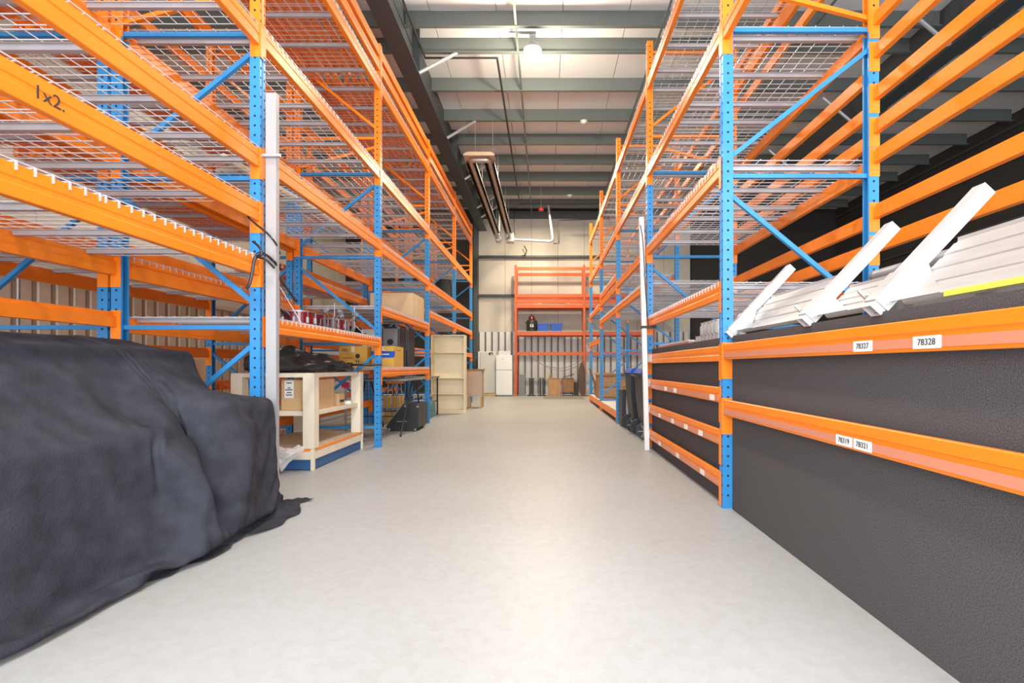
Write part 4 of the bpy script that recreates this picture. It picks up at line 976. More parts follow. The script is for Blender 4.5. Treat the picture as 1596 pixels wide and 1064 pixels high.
# ------------------------------------------------------------ ceiling fittings
lt = thing('high_bay_lamp', 'glowing round high bay lamp hanging under the second roof purlin', 'ceiling lamp', (-0.215, 8.72, 6.86))
part('junction_box', M().box(-0.06, 0.06, -0.06, 0.06, 0.10, 0.155), STEEL, lt)
part('stem', M().cyl((0, 0, 0.02), (0, 0, 0.11), 0.02, 8), STEEL, lt)
part('bulb', M().lathe([(0.03, -0.34), (0.10, -0.315), (0.145, -0.25), (0.15, -0.18), (0.11, -0.10), (0.05, -0.05)], n=24), LAMP, lt, smooth=True)
part('reflector', M().lathe([(0.158, -0.15), (0.163, -0.15), (0.10, -0.05), (0.05, 0.02), (0.045, 0.02), (0.09, -0.05)], n=24), STEEL, lt, smooth=True)
part('mounting_rail', M().box(-0.42, 0.06, -0.02, 0.02, 0.155, 0.18), STEEL, lt)
l = bpy.data.lights.new('lamp_light', 'POINT'); l.energy = 250; l.shadow_soft_size = 0.14; l.color = (1.0, 0.90, 0.70)
lo = bpy.data.objects.new('lamp_light', l); lo.location = (-0.215, 8.72, 6.46); COL.objects.link(lo)
for i, (x, y) in enumerate(((0.94, 11.8), (0.86, 16.9))):
    t = thing('smoke_detector', 'white smoke detector on a roof purlin, %s' % ('nearer of the two' if i == 0 else 'farther of the two'), 'smoke detector', (x, y, 6.998))
    part('detector_base', M().cyl((0, 0, -0.02), (0, 0, 0), 0.09, 18), WHITE, t, smooth=True)
    part('detector_dome', M().lathe([(0.03, -0.07), (0.06, -0.055), (0.075, -0.02)], n=18), WHITE, t, smooth=True)
# far right strip lamp
t = thing('wall_lamp', 'small bright lamp far away in the dark right part of the hall', 'ceiling lamp', (8.95, 15.62, 6.55))
part('housing', M().box(-0.25, 0.25, -0.1, 0.1, 0, 0.05), STEEL, t); part('diffuser', M().box(-0.22, 0.22, -0.08, 0.08, -0.02, 0), LAMP, t)
for x in (8.55, 9.35): part('hanger', M().cyl((x-8.95, 0, 0.05) if False else ((0.2 if x > 9 else -0.2), 0, 0.05), ((0.2 if x > 9 else -0.2), 0, 0.45), 0.006, 5), STEEL, t)

# radiant tube heater
hz = 5.72
ht = thing('radiant_heater', 'U-shaped radiant tube heater with long reflectors hanging under the roof', 'heater', (-1.47, 11.0, hz))
def arc(cx, cy, r, a0, a1, z, n=10): return [(cx+r*math.cos(a0+(a1-a0)*k/n), cy+r*math.sin(a0+(a1-a0)*k/n), z) for k in range(n+1)]
pth = [(-0.20, 6.6, 0), (-0.20, 0.2, 0)]+arc(-0.10, 0.10, 0.10, math.pi, 1.5*math.pi, 0, 5)+arc(0.12, 0.10, 0.10, 1.5*math.pi, 2*math.pi, 0, 5)+[(0.22, 0.2, 0), (0.22, 6.6, 0)]
part('radiant_tube', M().path(pth, 0.052, 12), mat('heater_tube', (0.42, 0.36, 0.33), 0.4, metal=0.7), ht, smooth=True)
for x in (-0.20, 0.22):
    part('reflector', M().prism([(x-0.115, -0.03), (x-0.10, 0.06), (x-0.05, 0.11), (x+0.05, 0.11), (x+0.10, 0.06), (x+0.115, -0.03), (x+0.11, -0.03), (x+0.095, 0.054), (x+0.05, 0.103), (x-0.05, 0.103), (x-0.095, 0.054), (x-0.11, -0.03)], 1, 0.15, 6.4), mat('reflector_dark', (0.05, 0.045, 0.04), 0.4, metal=0.4), ht)
part('end_cover', M().prism([(-0.34, 0.06), (-0.33, 0.10), (-0.25, 0.14), (0.27, 0.14), (0.35, 0.10), (0.36, 0.06)], 1, -0.12, 0.30), mat('cover_tan', (0.50, 0.36, 0.24), 0.5), ht)
part('burner_box', M().box(0.08, 0.36, 6.55, 6.95, -0.14, 0.16), STEEL, ht, bevel=0.01)
part('exhaust_fan', M().cyl((-0.20, 6.5, -0.02), (-0.20, 6.85, -0.02), 0.12, 16), STEEL, ht, smooth=True)
part('exhaust_duct', M().cyl((-0.20, 6.7, 0.05), (-0.16, 6.7, 1.25), 0.05, 12), STEEL, ht, smooth=True)
for x in (-0.20, 0.22):
    for y in (0.8, 2.1, 4.6, 6.0): part('hanger_wire', M().cyl((x, y, 0.11), (x, y, 1.28), 0.005, 5), STEEL, ht)
# duct of the heater running right and up
part('vent_pipe', M().path([(0.36, 6.75, -0.03), (1.66, 6.75, -0.10), (1.74, 6.75, -0.06), (1.76, 6.75, 0.02), (1.60, 6.75, 1.2)], 0.045, 10), STEEL, ht, smooth=True)
single('gas_pipe', M().path([(-2.26, 5.2, 6.93), (-2.26, 9.28, 6.93), (-0.90, 9.28, 6.93), (-0.90, 17.6, 6.93), (2.3, 17.6, 6.93)], 0.022, 8), PIPEB, 'black iron gas pipe running along the purlins above the aisle', 'pipe', smooth=True)
single('gas_pipe', M().path([(-1.10, 17.9, 6.90), (-1.10, 17.9, 5.9), (-1.2, 17.85, 5.75)], 0.02, 8), PIPEB, 'thin black pipe dropping to the heater burner', 'pipe', smooth=True)
single('gas_pipe', M().path([(0.33, 17.95, 5.60), (0.52, 17.95, 5.60), (0.52, 17.95, 6.45), (2.4, 17.95, 6.5)], 0.022, 8), PIPEB, 'black pipe with two bends right of the heater vent', 'pipe', smooth=True)
t = thing('alarm_bell', 'small red alarm bell hanging on a thin rod under the roof', 'alarm bell', (-0.12, 16.0, 6.02+0.2))
part('rod', M().cyl((0, 0, 0.05), (0, 0, 0.80), 0.008, 6), STEEL, t); part('bell', M().lathe([(0.03, -0.06), (0.08, -0.04), (0.09, 0.0), (0.05, 0.05)], n=14), REDP, t, smooth=True)
single('hook_cable', M().path([at(817, 383, 19.1), at(821, 390, 19.1), at(819, 397, 19.1), at(813, 399, 19.1)], 0.02, 6), BLACK, 'short curved black cable on the upper back wall', 'cable', smooth=True)
# ------------------------------------------------------------ black cloth draped over the boxes in the nearest left bay
# surface points of the draped cloth in millimetres, each as the step from its neighbour (x, y, z tables)
import numpy as np
CLOTH_STEPS = [[
 -3300,38,40,40,40,40,41,40,41,41,40,41,41,40,41,41,41,40,40,38,39,39,31,17,20,18,19,21,19,21,22,20,18,24,22,22,28,13,2,2,2,2,2,2,4,3,3,4,4,6,6,7,9,17,23,35,38,-1,-31,-37,-39,-26,17,
 0,39,40,40,41,40,40,41,40,41,40,41,40,41,41,40,41,41,40,38,39,39,31,17,19,17,19,22,19,22,22,20,19,24,23,21,27,13,4,1,1,1,1,2,2,2,3,3,4,4,5,7,11,14,24,39,39,8,-33,-40,-36,-33,-6,
 0,40,41,40,40,40,40,40,41,40,41,40,41,40,41,40,42,41,40,38,39,39,29,20,19,19,20,21,20,21,21,21,17,24,22,21,26,13,2,4,1,1,2,2,1,2,3,2,4,4,5,6,7,12,25,40,40,8,-34,-37,-29,-32,-18,
 0,40,40,40,40,41,40,41,40,41,40,40,41,41,40,41,41,41,40,39,38,39,29,18,18,18,20,22,19,23,22,22,18,25,21,22,25,12,2,2,2,1,2,1,1,2,3,2,3,4,4,6,9,12,24,37,35,17,-23,-31,-34,-32,-19,
 0,40,41,40,40,40,41,40,41,40,40,41,40,41,41,41,40,42,39,38,38,39,30,19,19,18,20,21,20,21,24,21,18,23,22,22,27,9,3,3,3,2,1,3,2,2,0,3,4,4,5,5,3,11,22,39,33,21,-13,-29,-34,-31,-28,
 0,40,41,40,41,40,41,40,41,40,40,41,40,41,41,41,41,41,39,38,38,39,30,16,18,17,20,21,19,23,23,22,19,27,24,23,25,8,2,1,2,1,1,2,2,1,3,2,3,4,4,6,6,11,25,37,32,24,-13,-33,-33,-32,-31,
 0,40,41,40,41,41,40,41,40,41,40,41,40,41,41,41,41,40,39,38,38,38,30,19,18,18,20,19,18,22,21,23,20,26,25,26,25,5,2,2,3,3,2,1,2,3,4,1,2,2,3,4,12,7,22,40,31,28,-18,-33,-35,-38,-29,
 0,39,41,41,40,41,42,40,41,40,41,40,41,40,41,40,41,40,39,37,38,38,31,16,18,18,22,22,19,22,24,21,21,25,25,25,24,4,2,2,3,1,2,1,2,1,2,3,3,4,4,3,1,8,30,36,36,30,-13,-32,-31,-38,-23,
 0,40,40,41,41,41,41,40,41,40,40,41,40,41,41,40,40,40,39,37,38,38,32,20,17,17,19,20,20,23,23,23,22,26,25,25,23,3,2,2,1,1,1,2,1,1,2,1,2,2,6,9,4,5,22,39,37,30,-19,-29,-22,-27,-39,
 0,40,41,40,41,41,40,41,40,41,40,40,41,40,41,40,40,40,39,36,38,39,32,16,17,18,21,21,20,23,23,23,21,28,26,25,22,4,2,3,3,2,4,5,3,3,1,4,1,0,-2,-4,9,11,21,35,34,30,-18,-29,-30,-31,-31,
 0,40,41,41,40,41,41,40,40,40,40,41,40,40,40,41,40,40,38,38,37,38,33,15,18,17,20,20,20,24,25,22,23,26,27,27,22,2,5,-1,1,2,0,1,1,2,2,5,7,9,7,4,-1,-2,29,36,38,18,-30,-30,-33,-34,8,
 0,40,41,40,41,40,40,40,40,40,40,41,40,40,40,39,41,39,39,36,38,38,35,18,17,17,19,20,20,23,23,24,22,27,27,27,23,4,2,3,3,4,3,3,3,2,2,-3,-4,-2,0,5,21,17,12,34,39,8,-32,-30,-23,-19,-29,
 0,40,41,40,41,40,40,40,40,40,40,40,40,40,40,40,40,40,38,37,38,38,35,16,18,18,18,21,20,23,24,23,22,27,27,28,23,2,3,1,1,1,3,4,5,5,6,7,2,-2,-7,-3,10,30,30,11,36,-6,-25,-26,-19,-26,-19,
 0,40,41,40,40,40,40,40,40,40,40,40,40,39,40,40,40,40,38,37,37,39,36,18,18,17,18,20,19,23,24,22,23,26,26,28,26,4,2,1,1,1,1,1,1,3,4,4,6,9,6,0,-4,14,38,30,9,1,-26,-11,0,-34,-33,
 0,40,40,40,40,40,40,40,40,40,40,39,40,40,40,40,40,39,38,37,38,39,36,19,17,17,18,20,19,21,23,23,22,28,29,30,24,4,1,2,2,1,1,1,0,0,1,0,1,4,6,15,6,10,25,32,20,-13,-21,0,16,-34,-37,
 0,39,41,40,40,39,40,40,40,39,40,40,40,39,40,40,40,39,38,38,38,39,36,18,18,16,19,18,19,18,20,20,22,29,28,31,29,9,2,2,1,2,1,1,0,1,0,0,1,1,1,3,11,15,19,24,27,12,-21,9,12,-29,-37,
 0,40,39,40,40,40,40,40,39,40,40,40,39,41,40,39,40,39,39,37,38,38,37,18,17,17,18,19,18,19,22,21,23,25,31,29,24,11,3,3,1,0,2,1,1,2,2,3,0,1,0,1,-1,5,19,31,16,21,-3,27,5,-28,-38,
 0,39,40,39,40,40,40,40,39,40,40,39,41,39,40,40,40,40,38,38,38,38,35,19,17,16,17,19,19,18,21,23,22,24,27,28,29,16,1,5,0,1,1,2,3,3,-1,-1,2,2,1,2,2,-2,0,28,31,27,17,-2,17,-20,-37,
 0,39,40,39,40,40,40,40,39,40,40,40,40,39,40,40,39,39,39,38,37,38,36,19,16,17,18,18,21,18,21,22,21,25,27,26,24,20,6,1,0,2,2,0,0,1,4,1,1,2,1,2,2,4,-1,26,35,17,25,4,-11,-1,-35,
 0,39,39,40,40,40,40,39,40,39,40,39,40,40,40,39,40,39,39,36,38,38,35,20,16,16,18,19,19,21,21,23,20,24,25,23,24,25,8,3,0,1,1,3,2,2,0,1,0,1,1,2,3,6,5,14,28,25,17,19,-26,5,-21,
 0,40,39,40,40,40,39,40,39,40,39,40,40,40,39,40,39,39,40,37,37,38,35,19,17,16,17,19,20,19,22,23,21,22,24,25,26,23,5,1,2,3,1,2,3,2,2,2,4,3,1,3,3,2,9,15,31,9,28,11,-17,-6,-38,
 0,39,40,40,40,40,40,39,40,39,40,40,40,40,39,40,39,39,39,37,38,37,35,19,16,17,17,19,19,18,23,23,20,22,24,23,24,27,6,5,3,3,3,1,1,1,3,4,2,2,3,4,6,1,7,19,31,4,19,16,3,-35,-37,
 0,40,40,40,40,39,40,40,39,40,40,39,41,39,40,39,40,40,39,37,37,37,34,20,17,15,17,20,19,19,22,21,21,21,24,23,24,27,11,4,1,1,1,1,2,3,2,2,3,2,4,5,10,13,9,9,30,5,-2,28,13,-27,-37,
 0,40,40,40,40,39,40,39,40,40,40,39,40,40,40,39,40,40,39,37,36,36,37,19,19,13,18,21,16,18,23,24,19,21,24,24,22,27,9,2,2,3,2,2,3,2,4,3,2,3,4,4,9,12,9,12,29,15,-10,30,13,-14,-35,
 0,39,40,40,40,40,39,40,40,40,40,39,40,40,40,39,40,41,39,37,38,36,36,23,13,19,19,17,17,20,19,20,20,22,23,23,26,26,10,3,3,2,3,4,4,3,3,2,3,3,4,4,3,0,5,26,28,26,-10,27,12,-24,-32,
 0,40,40,39,40,40,40,40,39,40,40,40,40,39,40,40,40,40,38,33,30,27,30,29,22,21,19,18,20,19,21,24,20,22,25,27,26,25,7,3,4,2,2,3,2,2,1,1,2,2,2,1,6,10,10,12,35,27,1,28,-6,-34,-35,
 0,40,40,40,40,39,40,41,39,40,40,40,41,40,40,40,40,40,36,23,23,26,24,23,23,25,25,23,23,25,23,25,21,24,25,27,28,22,8,3,4,2,1,1,2,1,1,1,2,1,2,2,4,10,4,19,38,26,12,21,-17,-36,-38,
 0,40,40,40,40,40,40,41,40,40,40,40,41,40,41,40,40,40,36,24,24,21,23,22,21,27,21,21,22,27,25,27,22,25,27,27,29,21,4,2,1,2,1,1,1,1,4,3,4,4,3,4,2,1,3,24,37,30,14,16,-17,-39,-39,
 0,40,40,40,40,41,40,41,40,40,41,40,41,40,41,40,40,40,34,21,19,20,20,22,23,25,20,26,26,26,26,28,26,24,28,25,33,19,3,2,3,2,2,2,2,2,0,1,2,3,2,3,1,0,6,29,37,23,25,8,-31,-39,-39,
 0,40,41,40,40,41,40,41,40,41,40,41,40,41,40,40,40,39,35,21,18,17,23,23,23,23,25,23,21,29,26,29,26,26,28,28,32,16,2,2,2,1,1,2,2,0,0,2,2,2,4,4,2,-6,13,36,31,29,28,-21,-36,-38,-37,
 0,39,41,40,41,41,40,41,41,41,42,41,41,40,39,39,40,39,35,23,16,19,21,23,23,25,24,24,21,27,25,30,24,30,30,29,31,13,4,2,2,3,1,1,2,2,1,2,1,1,0,0,-4,2,19,39,26,29,15,-17,-36,-34,-35,
 0,39,39,40,41,41,41,41,42,42,41,42,44,41,36,38,39,39,35,23,19,19,20,24,21,29,22,23,22,28,26,30,21,31,31,28,31,9,4,2,3,0,1,1,1,1,2,2,3,2,3,2,-2,-3,29,22,24,23,15,13,-33,-35,-30,
 0,40,40,40,37,39,38,40,41,40,42,41,42,41,36,36,37,39,36,31,24,20,21,20,23,22,23,28,21,25,28,29,27,29,29,30,32,11,3,0,2,2,3,2,2,1,0,1,-1,1,2,8,6,1,23,19,16,14,19,26,-15,-37,-36,
 0,41,39,39,36,38,36,39,40,41,41,42,41,40,35,35,37,37,37,33,23,21,21,21,27,18,30,26,24,24,26,28,29,24,34,34,28,12,5,2,0,0,1,2,4,5,5,6,3,0,-1,-1,2,12,20,28,25,16,6,18,-30,-37,-38,
 0,40,40,39,35,37,37,38,39,40,41,42,41,40,34,34,36,38,37,34,23,19,22,24,24,26,25,25,23,23,27,24,27,29,33,37,34,11,2,4,7,3,-1,-2,-1,0,3,7,9,9,4,-4,-4,7,29,36,20,20,17,-6,-36,-34,-40,
 0,40,40,38,34,39,36,40,41,40,41,41,41,38,35,34,36,38,38,33,23,19,23,23,25,24,31,23,22,23,26,29,29,30,34,32,31,12,2,-1,3,4,6,7,2,-1,-2,-2,3,8,11,10,-9,5,36,39,27,16,-15,-4,-37,-35,-13,
 0,40,38,39,34,37,37,40,41,42,41,41,41,38,34,35,35,38,38,34,22,21,23,25,22,27,29,26,23,25,27,27,28,28,31,33,31,10,3,0,1,2,3,4,7,8,6,5,-1,-3,6,12,2,0,39,36,36,-3,-34,7,-32,-35,10,
 0,39,40,36,34,37,37,40,41,41,42,41,41,38,34,34,36,38,38,35,23,22,23,26,22,27,27,25,26,32,27,26,20,30,32,31,31,9,10,-4,-2,2,4,7,7,7,6,9,11,4,-7,4,14,-2,39,37,22,-17,-37,5,-38,-9,37,
 0,38,38,38,33,36,38,40,40,41,41,41,41,38,35,33,36,38,38,37,25,23,23,23,24,25,28,30,28,20,31,24,32,28,26,34,28,10,1,1,3,0,0,3,5,5,10,13,14,14,11,2,3,5,29,39,16,-30,-32,-18,-24,30,38,
 0,38,39,35,34,37,37,40,41,41,41,42,41,38,34,34,35,38,38,39,23,22,25,20,24,19,24,21,22,30,23,37,31,33,30,30,34,9,1,2,2,2,3,4,5,7,3,8,16,18,18,14,7,9,33,20,8,-30,-36,-31,14,36,38,
 0,39,37,36,33,36,39,40,41,41,42,42,40,38,34,34,36,39,39,38,21,24,21,22,23,22,23,22,26,27,25,30,32,36,35,31,30,18,13,3,3,2,2,0,-4,-1,-1,11,18,20,20,16,16,11,28,26,-12,-22,-33,-32,4,34,32,
 0,39,36,36,32,37,39,40,41,42,42,41,41,37,34,34,37,39,40,37,21,22,24,19,24,19,22,24,28,29,20,27,30,35,35,39,39,3,-5,2,3,3,4,4,7,9,11,19,13,18,19,19,19,20,23,15,-6,-20,-21,-32,-33,26,34,
 0,38,38,35,33,36,39,41,41,42,42,42,41,37,35,35,36,39,40,38,20,21,23,23,23,21,19,21,30,28,34,21,27,34,34,33,26,27,2,12,-1,6,8,11,11,11,9,5,18,17,17,21,22,22,18,11,-6,-22,-30,-33,-34,22,37,
 0,38,38,34,33,36,39,41,42,42,42,42,41,38,34,35,37,38,41,37,19,23,23,23,22,25,18,23,32,32,28,32,34,34,34,33,27,20,18,10,6,5,9,8,4,16,5,13,18,11,22,22,21,15,5,3,-7,-28,-33,-33,-19,34,38,
 0,39,37,34,33,37,38,41,42,42,42,42,40,38,35,35,37,39,39,37,21,23,24,22,22,27,26,27,30,32,31,31,29,30,30,29,28,21,20,15,5,12,6,15,15,11,14,12,11,21,21,12,3,0,4,6,-6,-23,-30,-32,-2,37,38,
 0,38,38,34,33,36,39,40,42,41,42,41,41,39,34,36,36,38,39,39,22,22,26,24,22,27,28,31,29,33,30,28,30,29,25,25,23,24,17,17,18,25,16,12,12,14,9,8,25,17,3,1,10,9,10,-9,1,-20,-37,-32,2,37,38,
 0,38,36,36,33,36,38,41,42,41,41,42,40,39,35,35,37,39,37,38,23,25,26,25,25,27,28,31,29,28,28,27,28,22,23,26,20,21,28,27,23,21,20,19,15,13,15,15,10,4,5,9,8,6,7,1,-10,-12,-38,-31,-3,35,37,
 0,37,38,33,34,37,39,40,41,42,41,41,41,39,34,36,35,39,37,38,27,24,27,25,29,25,30,24,27,32,21,32,28,23,14,14,13,18,36,36,31,30,26,22,19,19,14,6,12,-1,-2,6,1,-1,27,5,-5,-18,-38,-24,-10,31,35,
 0,37,36,37,30,39,39,40,42,42,41,41,42,38,34,34,39,39,36,37,29,27,24,26,29,30,26,27,20,21,26,24,19,18,14,15,12,12,8,13,17,7,14,18,27,26,20,35,17,20,22,11,5,7,16,9,6,3,-33,-37,-7,33,35,
 0,38,40,31,38,35,36,43,40,42,40,42,42,40,34,38,35,37,41,30,27,24,33,17,24,32,26,24,30,33,2,17,27,6,17,11,14,9,-14,-9,-1,4,-19,4,27,35,33,33,46,32,37,27,22,18,6,16,28,-10,-18,-29,-24,37,39,
 0,41,37,34,29,38,43,41,42,41,41,41,40,40,35,37,37,37,37,34,33,26,22,31,23,28,33,18,22,16,29,2,10,23,14,13,16,9,-2,-17,-16,-2,6,-9,14,29,35,33,45,39,35,30,23,16,8,19,26,14,-29,-36,-5,27,37,
 0,37,42,39,31,32,41,44,40,44,41,40,43,41,35,38,35,40,36,37,17,26,35,15,29,31,20,30,31,14,12,27,-4,10,22,17,28,-17,-12,-7,-8,-13,-5,-7,3,-2,-13,3,35,35,36,67,39,39,38,36,32,31,-4,-40,-24,39,39,
 0,41,35,38,31,41,39,42,42,41,41,43,39,37,40,36,35,39,36,39,27,26,20,29,25,21,32,26,22,26,16,15,21,2,10,16,4,8,-1,-4,-15,-17,-13,-9,-1,-10,0,-3,30,35,36,71,36,37,36,35,34,33,11,-32,-32,32,40,
 0,42,41,33,35,32,39,43,43,41,41,39,42,38,37,35,38,35,41,36,32,24,17,34,30,22,19,33,24,19,19,26,19,12,4,14,11,1,8,-4,-10,-17,-17,-4,-7,-10,-4,17,31,32,35,65,37,37,36,30,25,18,6,-20,-29,18,39,
 0,40,37,39,33,39,37,41,43,40,44,42,41,38,34,40,33,38,37,42,20,29,28,25,22,32,27,19,20,28,25,18,15,23,6,17,4,0,-6,-3,-6,-4,-13,-10,-5,-1,-12,1,35,36,22,52,36,39,38,37,29,13,9,-8,-16,-4,38,
 0,39,41,35,36,36,41,40,41,43,40,44,40,39,37,31,39,40,33,39,31,21,21,27,37,20,31,34,19,21,25,21,20,18,13,13,7,-1,-9,-2,-3,-5,-14,-8,2,-3,-7,2,35,36,26,33,33,31,35,34,24,20,6,4,-13,-21,34,
 0,39,39,34,36,39,38,42,41,41,41,42,42,38,34,36,33,39,37,36,25,30,28,24,25,32,28,25,30,27,24,20,20,18,21,18,6,-8,-10,2,1,-7,-7,13,24,35,35,33,32,29,30,31,25,5,14,0,7,-11,3,-3,-34,-20,31,
 0,40,39,39,31,38,39,41,41,41,42,40,41,37,37,33,40,39,36,32,35,23,19,29,37,22,27,26,27,26,23,24,22,20,24,18,-1,1,-3,1,-10,-1,-4,27,35,37,29,24,28,26,31,22,23,7,4,16,-6,-12,-2,-13,-33,-4,29,
 0,39,40,37,35,36,40,40,41,41,41,42,40,40,35,35,34,38,37,36,28,25,29,28,27,33,29,27,30,26,27,26,23,23,27,21,9,20,24,21,17,12,14,22,22,20,16,10,14,7,5,11,10,4,2,0,3,-3,-5,-26,-31,-6,28,
 0,40,40,37,34,36,39,40,41,42,41,41,42,39,34,36,36,37,37,37,22,30,28,29,28,27,34,29,30,30,29,31,29,29,26,37,38,25,24,19,15,15,14,14,16,5,8,6,-1,1,5,3,1,1,-1,6,0,-7,-5,-24,-30,7,29,
 0,41,40,37,34,37,38,41,41,42,41,42,41,39,36,34,36,38,37,35,25,27,29,29,27,31,31,30,30,31,34,33,36,39,35,37,49,14,16,12,12,10,6,5,6,8,7,2,7,4,1,1,4,5,1,-1,-3,-1,-10,-20,-22,-2,35,
 0,41,41,37,35,35,39,40,42,41,42,42,42,38,36,35,34,39,37,34,24,27,30,25,33,29,28,33,33,34,39,38,37,38,32,28,26,8,8,15,28,20,10,6,2,3,3,6,-3,5,7,5,1,5,9,2,1,-6,-13,-21,-28,8,39,
 0,41,42,38,34,36,38,40,42,43,42,42,42,38,36,34,36,39,37,32,23,27,26,29,29,28,33,32,32,38,39,37,36,36,36,39,25,13,-5,-7,27,7,15,13,7,8,-5,11,6,-3,6,6,8,2,4,8,5,-3,-28,-22,-15,41,40,
 0,42,41,39,34,37,36,40,43,42,43,42,42,39,34,35,37,40,34,33,23,26,27,29,26,27,32,33,31,37,38,38,38,38,38,39,29,-1,-1,-5,28,-4,3,13,10,19,-7,13,15,-5,-1,3,6,9,3,9,12,-11,-26,-27,23,41,38,
 0,42,41,39,36,37,39,42,43,43,42,43,42,38,36,35,39,38,37,27,23,25,26,28,25,27,31,31,34,38,37,37,37,39,39,40,19,2,8,4,7,-1,9,-7,18,9,9,12,14,-4,-6,4,-1,9,11,12,15,-25,-33,1,33,40,43,
 0,42,41,40,35,39,40,42,43,43,42,43,41,39,38,37,40,37,36,24,23,25,23,26,22,31,28,30,36,39,39,36,37,38,39,39,25,6,0,-4,-2,19,2,-4,16,8,15,9,6,-4,-6,1,0,8,13,19,10,-32,-27,23,35,39,42,
 0,41,41,41,39,41,41,43,42,43,42,42,41,41,40,40,40,38,30,23,21,20,25,21,25,29,28,33,37,39,39,39,35,39,38,39,20,9,-7,5,13,-4,-5,13,17,10,8,1,-5,-5,-1,1,15,8,7,23,-4,-37,-5,35,38,40,41,
 0,40,41,41,42,41,42,42,42,42,42,42,42,41,42,40,40,38,29,20,19,21,22,21,24,27,29,31,39,40,39,40,40,35,38,39,22,-4,10,11,-6,-1,13,15,7,2,-6,-6,-3,0,5,13,16,5,5,25,-11,-32,-3,36,39,40,40,
 0,39,40,41,42,42,42,42,42,42,42,42,42,41,42,41,39,38,31,17,18,18,21,19,22,27,28,32,39,40,40,40,40,39,37,41,21,11,0,-3,8,10,3,-2,-3,-3,0,2,4,5,10,8,11,10,8,28,-9,-29,-18,32,36,38,38,
 0,37,40,41,41,42,42,42,42,42,43,42,42,42,42,41,39,38,33,11,17,17,19,17,23,25,27,32,40,39,40,41,40,41,40,40,27,1,3,8,3,-2,0,3,6,6,8,6,4,0,11,7,-1,-6,24,25,-13,-19,-26,28,36,36,37,
 0,35,40,40,41,41,42,42,42,41,42,43,42,42,42,42,42,42,34,4,14,15,20,17,21,26,28,31,39,40,40,40,40,41,40,43,32,9,8,6,6,5,6,5,4,-1,-5,-6,3,13,10,-7,-11,14,28,7,-25,1,-21,33,33,37,39,
 0,32,40,39,41,41,42,42,42,41,42,42,41,42,42,42,42,34,36,12,13,17,12,18,23,27,29,31,38,41,40,39,40,39,38,35,31,14,11,8,6,8,2,1,0,-6,-3,11,18,3,-8,-10,18,15,15,-15,-10,10,-12,35,35,40,41,
 0,28,29,43,42,41,42,41,41,41,41,41,40,41,41,40,41,37,28,22,22,12,25,19,23,31,31,38,38,41,40,37,38,36,35,31,20,5,6,15,2,3,7,2,6,1,10,6,4,-1,-3,9,22,8,-14,-13,0,14,1,35,37,39,40,
 0,19,40,40,40,40,39,40,40,39,40,40,40,39,40,40,39,38,29,23,23,24,17,23,25,29,26,36,37,38,37,38,36,33,34,33,20,14,12,2,7,4,11,8,6,5,9,4,-3,-4,11,18,14,-8,-18,-6,5,8,27,25,34,38,39,
 0,31,32,35,36,37,37,37,38,37,37,38,37,38,37,38,38,38,37,32,28,30,26,27,28,30,31,37,34,34,36,33,38,29,30,35,18,0,9,4,14,6,10,8,5,2,5,8,3,-3,16,17,4,-2,-4,-15,11,9,8,29,34,35,36,
 0,23,31,37,36,37,37,36,37,37,36,37,36,37,36,37,36,37,35,33,30,30,25,27,30,31,32,35,36,35,34,36,33,34,34,27,10,15,12,-1,11,12,3,7,4,-3,14,4,16,4,8,15,0,-2,-3,0,9,17,5,19,31,34,34,
 0,27,23,31,34,34,33,34,34,34,34,35,34,34,35,34,35,34,35,34,34,28,29,26,22,24,26,27,25,34,26,32,34,32,33,33,35,29,26,19,7,8,0,13,8,13,7,8,2,16,5,8,-10,7,22,-1,-8,15,21,17,26,30,31,
 0,25,27,28,32,31,32,31,33,33,32,33,33,32,34,32,33,33,32,33,33,33,33,32,29,31,29,32,28,25,30,25,34,32,32,32,32,33,15,15,11,6,13,3,11,12,20,-2,7,6,6,11,-1,19,-3,10,10,-9,14,24,24,25,31,
 0,7,33,32,32,32,32,33,33,33,34,32,33,32,32,34,31,33,32,33,33,32,32,32,30,32,28,31,25,31,27,31,37,29,33,31,32,27,24,7,2,11,10,10,6,8,20,0,15,7,-2,6,6,25,15,-17,12,12,4,19,26,25,26,
 0,22,24,28,29,28,29,30,28,29,29,30,29,28,29,29,28,29,29,29,29,30,29,29,28,27,25,24,24,28,26,28,27,28,31,25,28,30,28,26,22,20,22,11,20,23,6,11,15,10,11,14,18,8,9,5,-11,18,15,16,20,25,25,
 0,28,27,27,28,26,26,26,26,25,26,26,26,25,24,24,25,26,27,28,28,28,27,27,28,27,26,25,26,22,18,29,26,13,30,21,22,37,31,26,18,26,26,26,26,28,24,16,19,13,25,22,14,-12,3,17,-9,16,20,13,24,21,24,
 0,20,29,26,26,25,26,26,26,27,25,25,26,26,22,26,25,27,26,27,27,27,27,27,28,27,28,27,25,25,24,24,22,25,22,22,23,25,37,29,21,23,26,25,28,24,18,22,19,21,16,19,17,10,-18,18,5,-2,20,15,20,25,20,
 0,21,26,25,25,24,25,24,25,26,25,26,27,25,24,25,25,26,26,27,27,27,27,27,27,28,27,27,27,26,25,26,24,23,24,22,22,21,26,34,24,24,25,25,24,25,22,22,22,21,22,24,23,-10,-11,10,18,-2,11,21,14,26,21,
 0,16,17,19,21,23,23,24,23,24,25,25,26,25,25,26,25,26,27,26,26,25,27,26,25,26,25,26,26,26,26,26,25,26,27,26,26,26,26,26,25,31,31,25,25,24,24,25,23,22,21,13,12,9,3,-3,13,15,16,14,18,21,21,
 0,12,21,19,16,21,22,22,25,24,24,25,26,27,25,25,25,25,26,26,26,26,25,27,26,25,25,27,27,25,27,25,26,25,25,26,24,26,24,25,26,24,33,25,25,23,24,24,22,20,17,13,13,10,15,1,15,18,15,21,15,21,20,
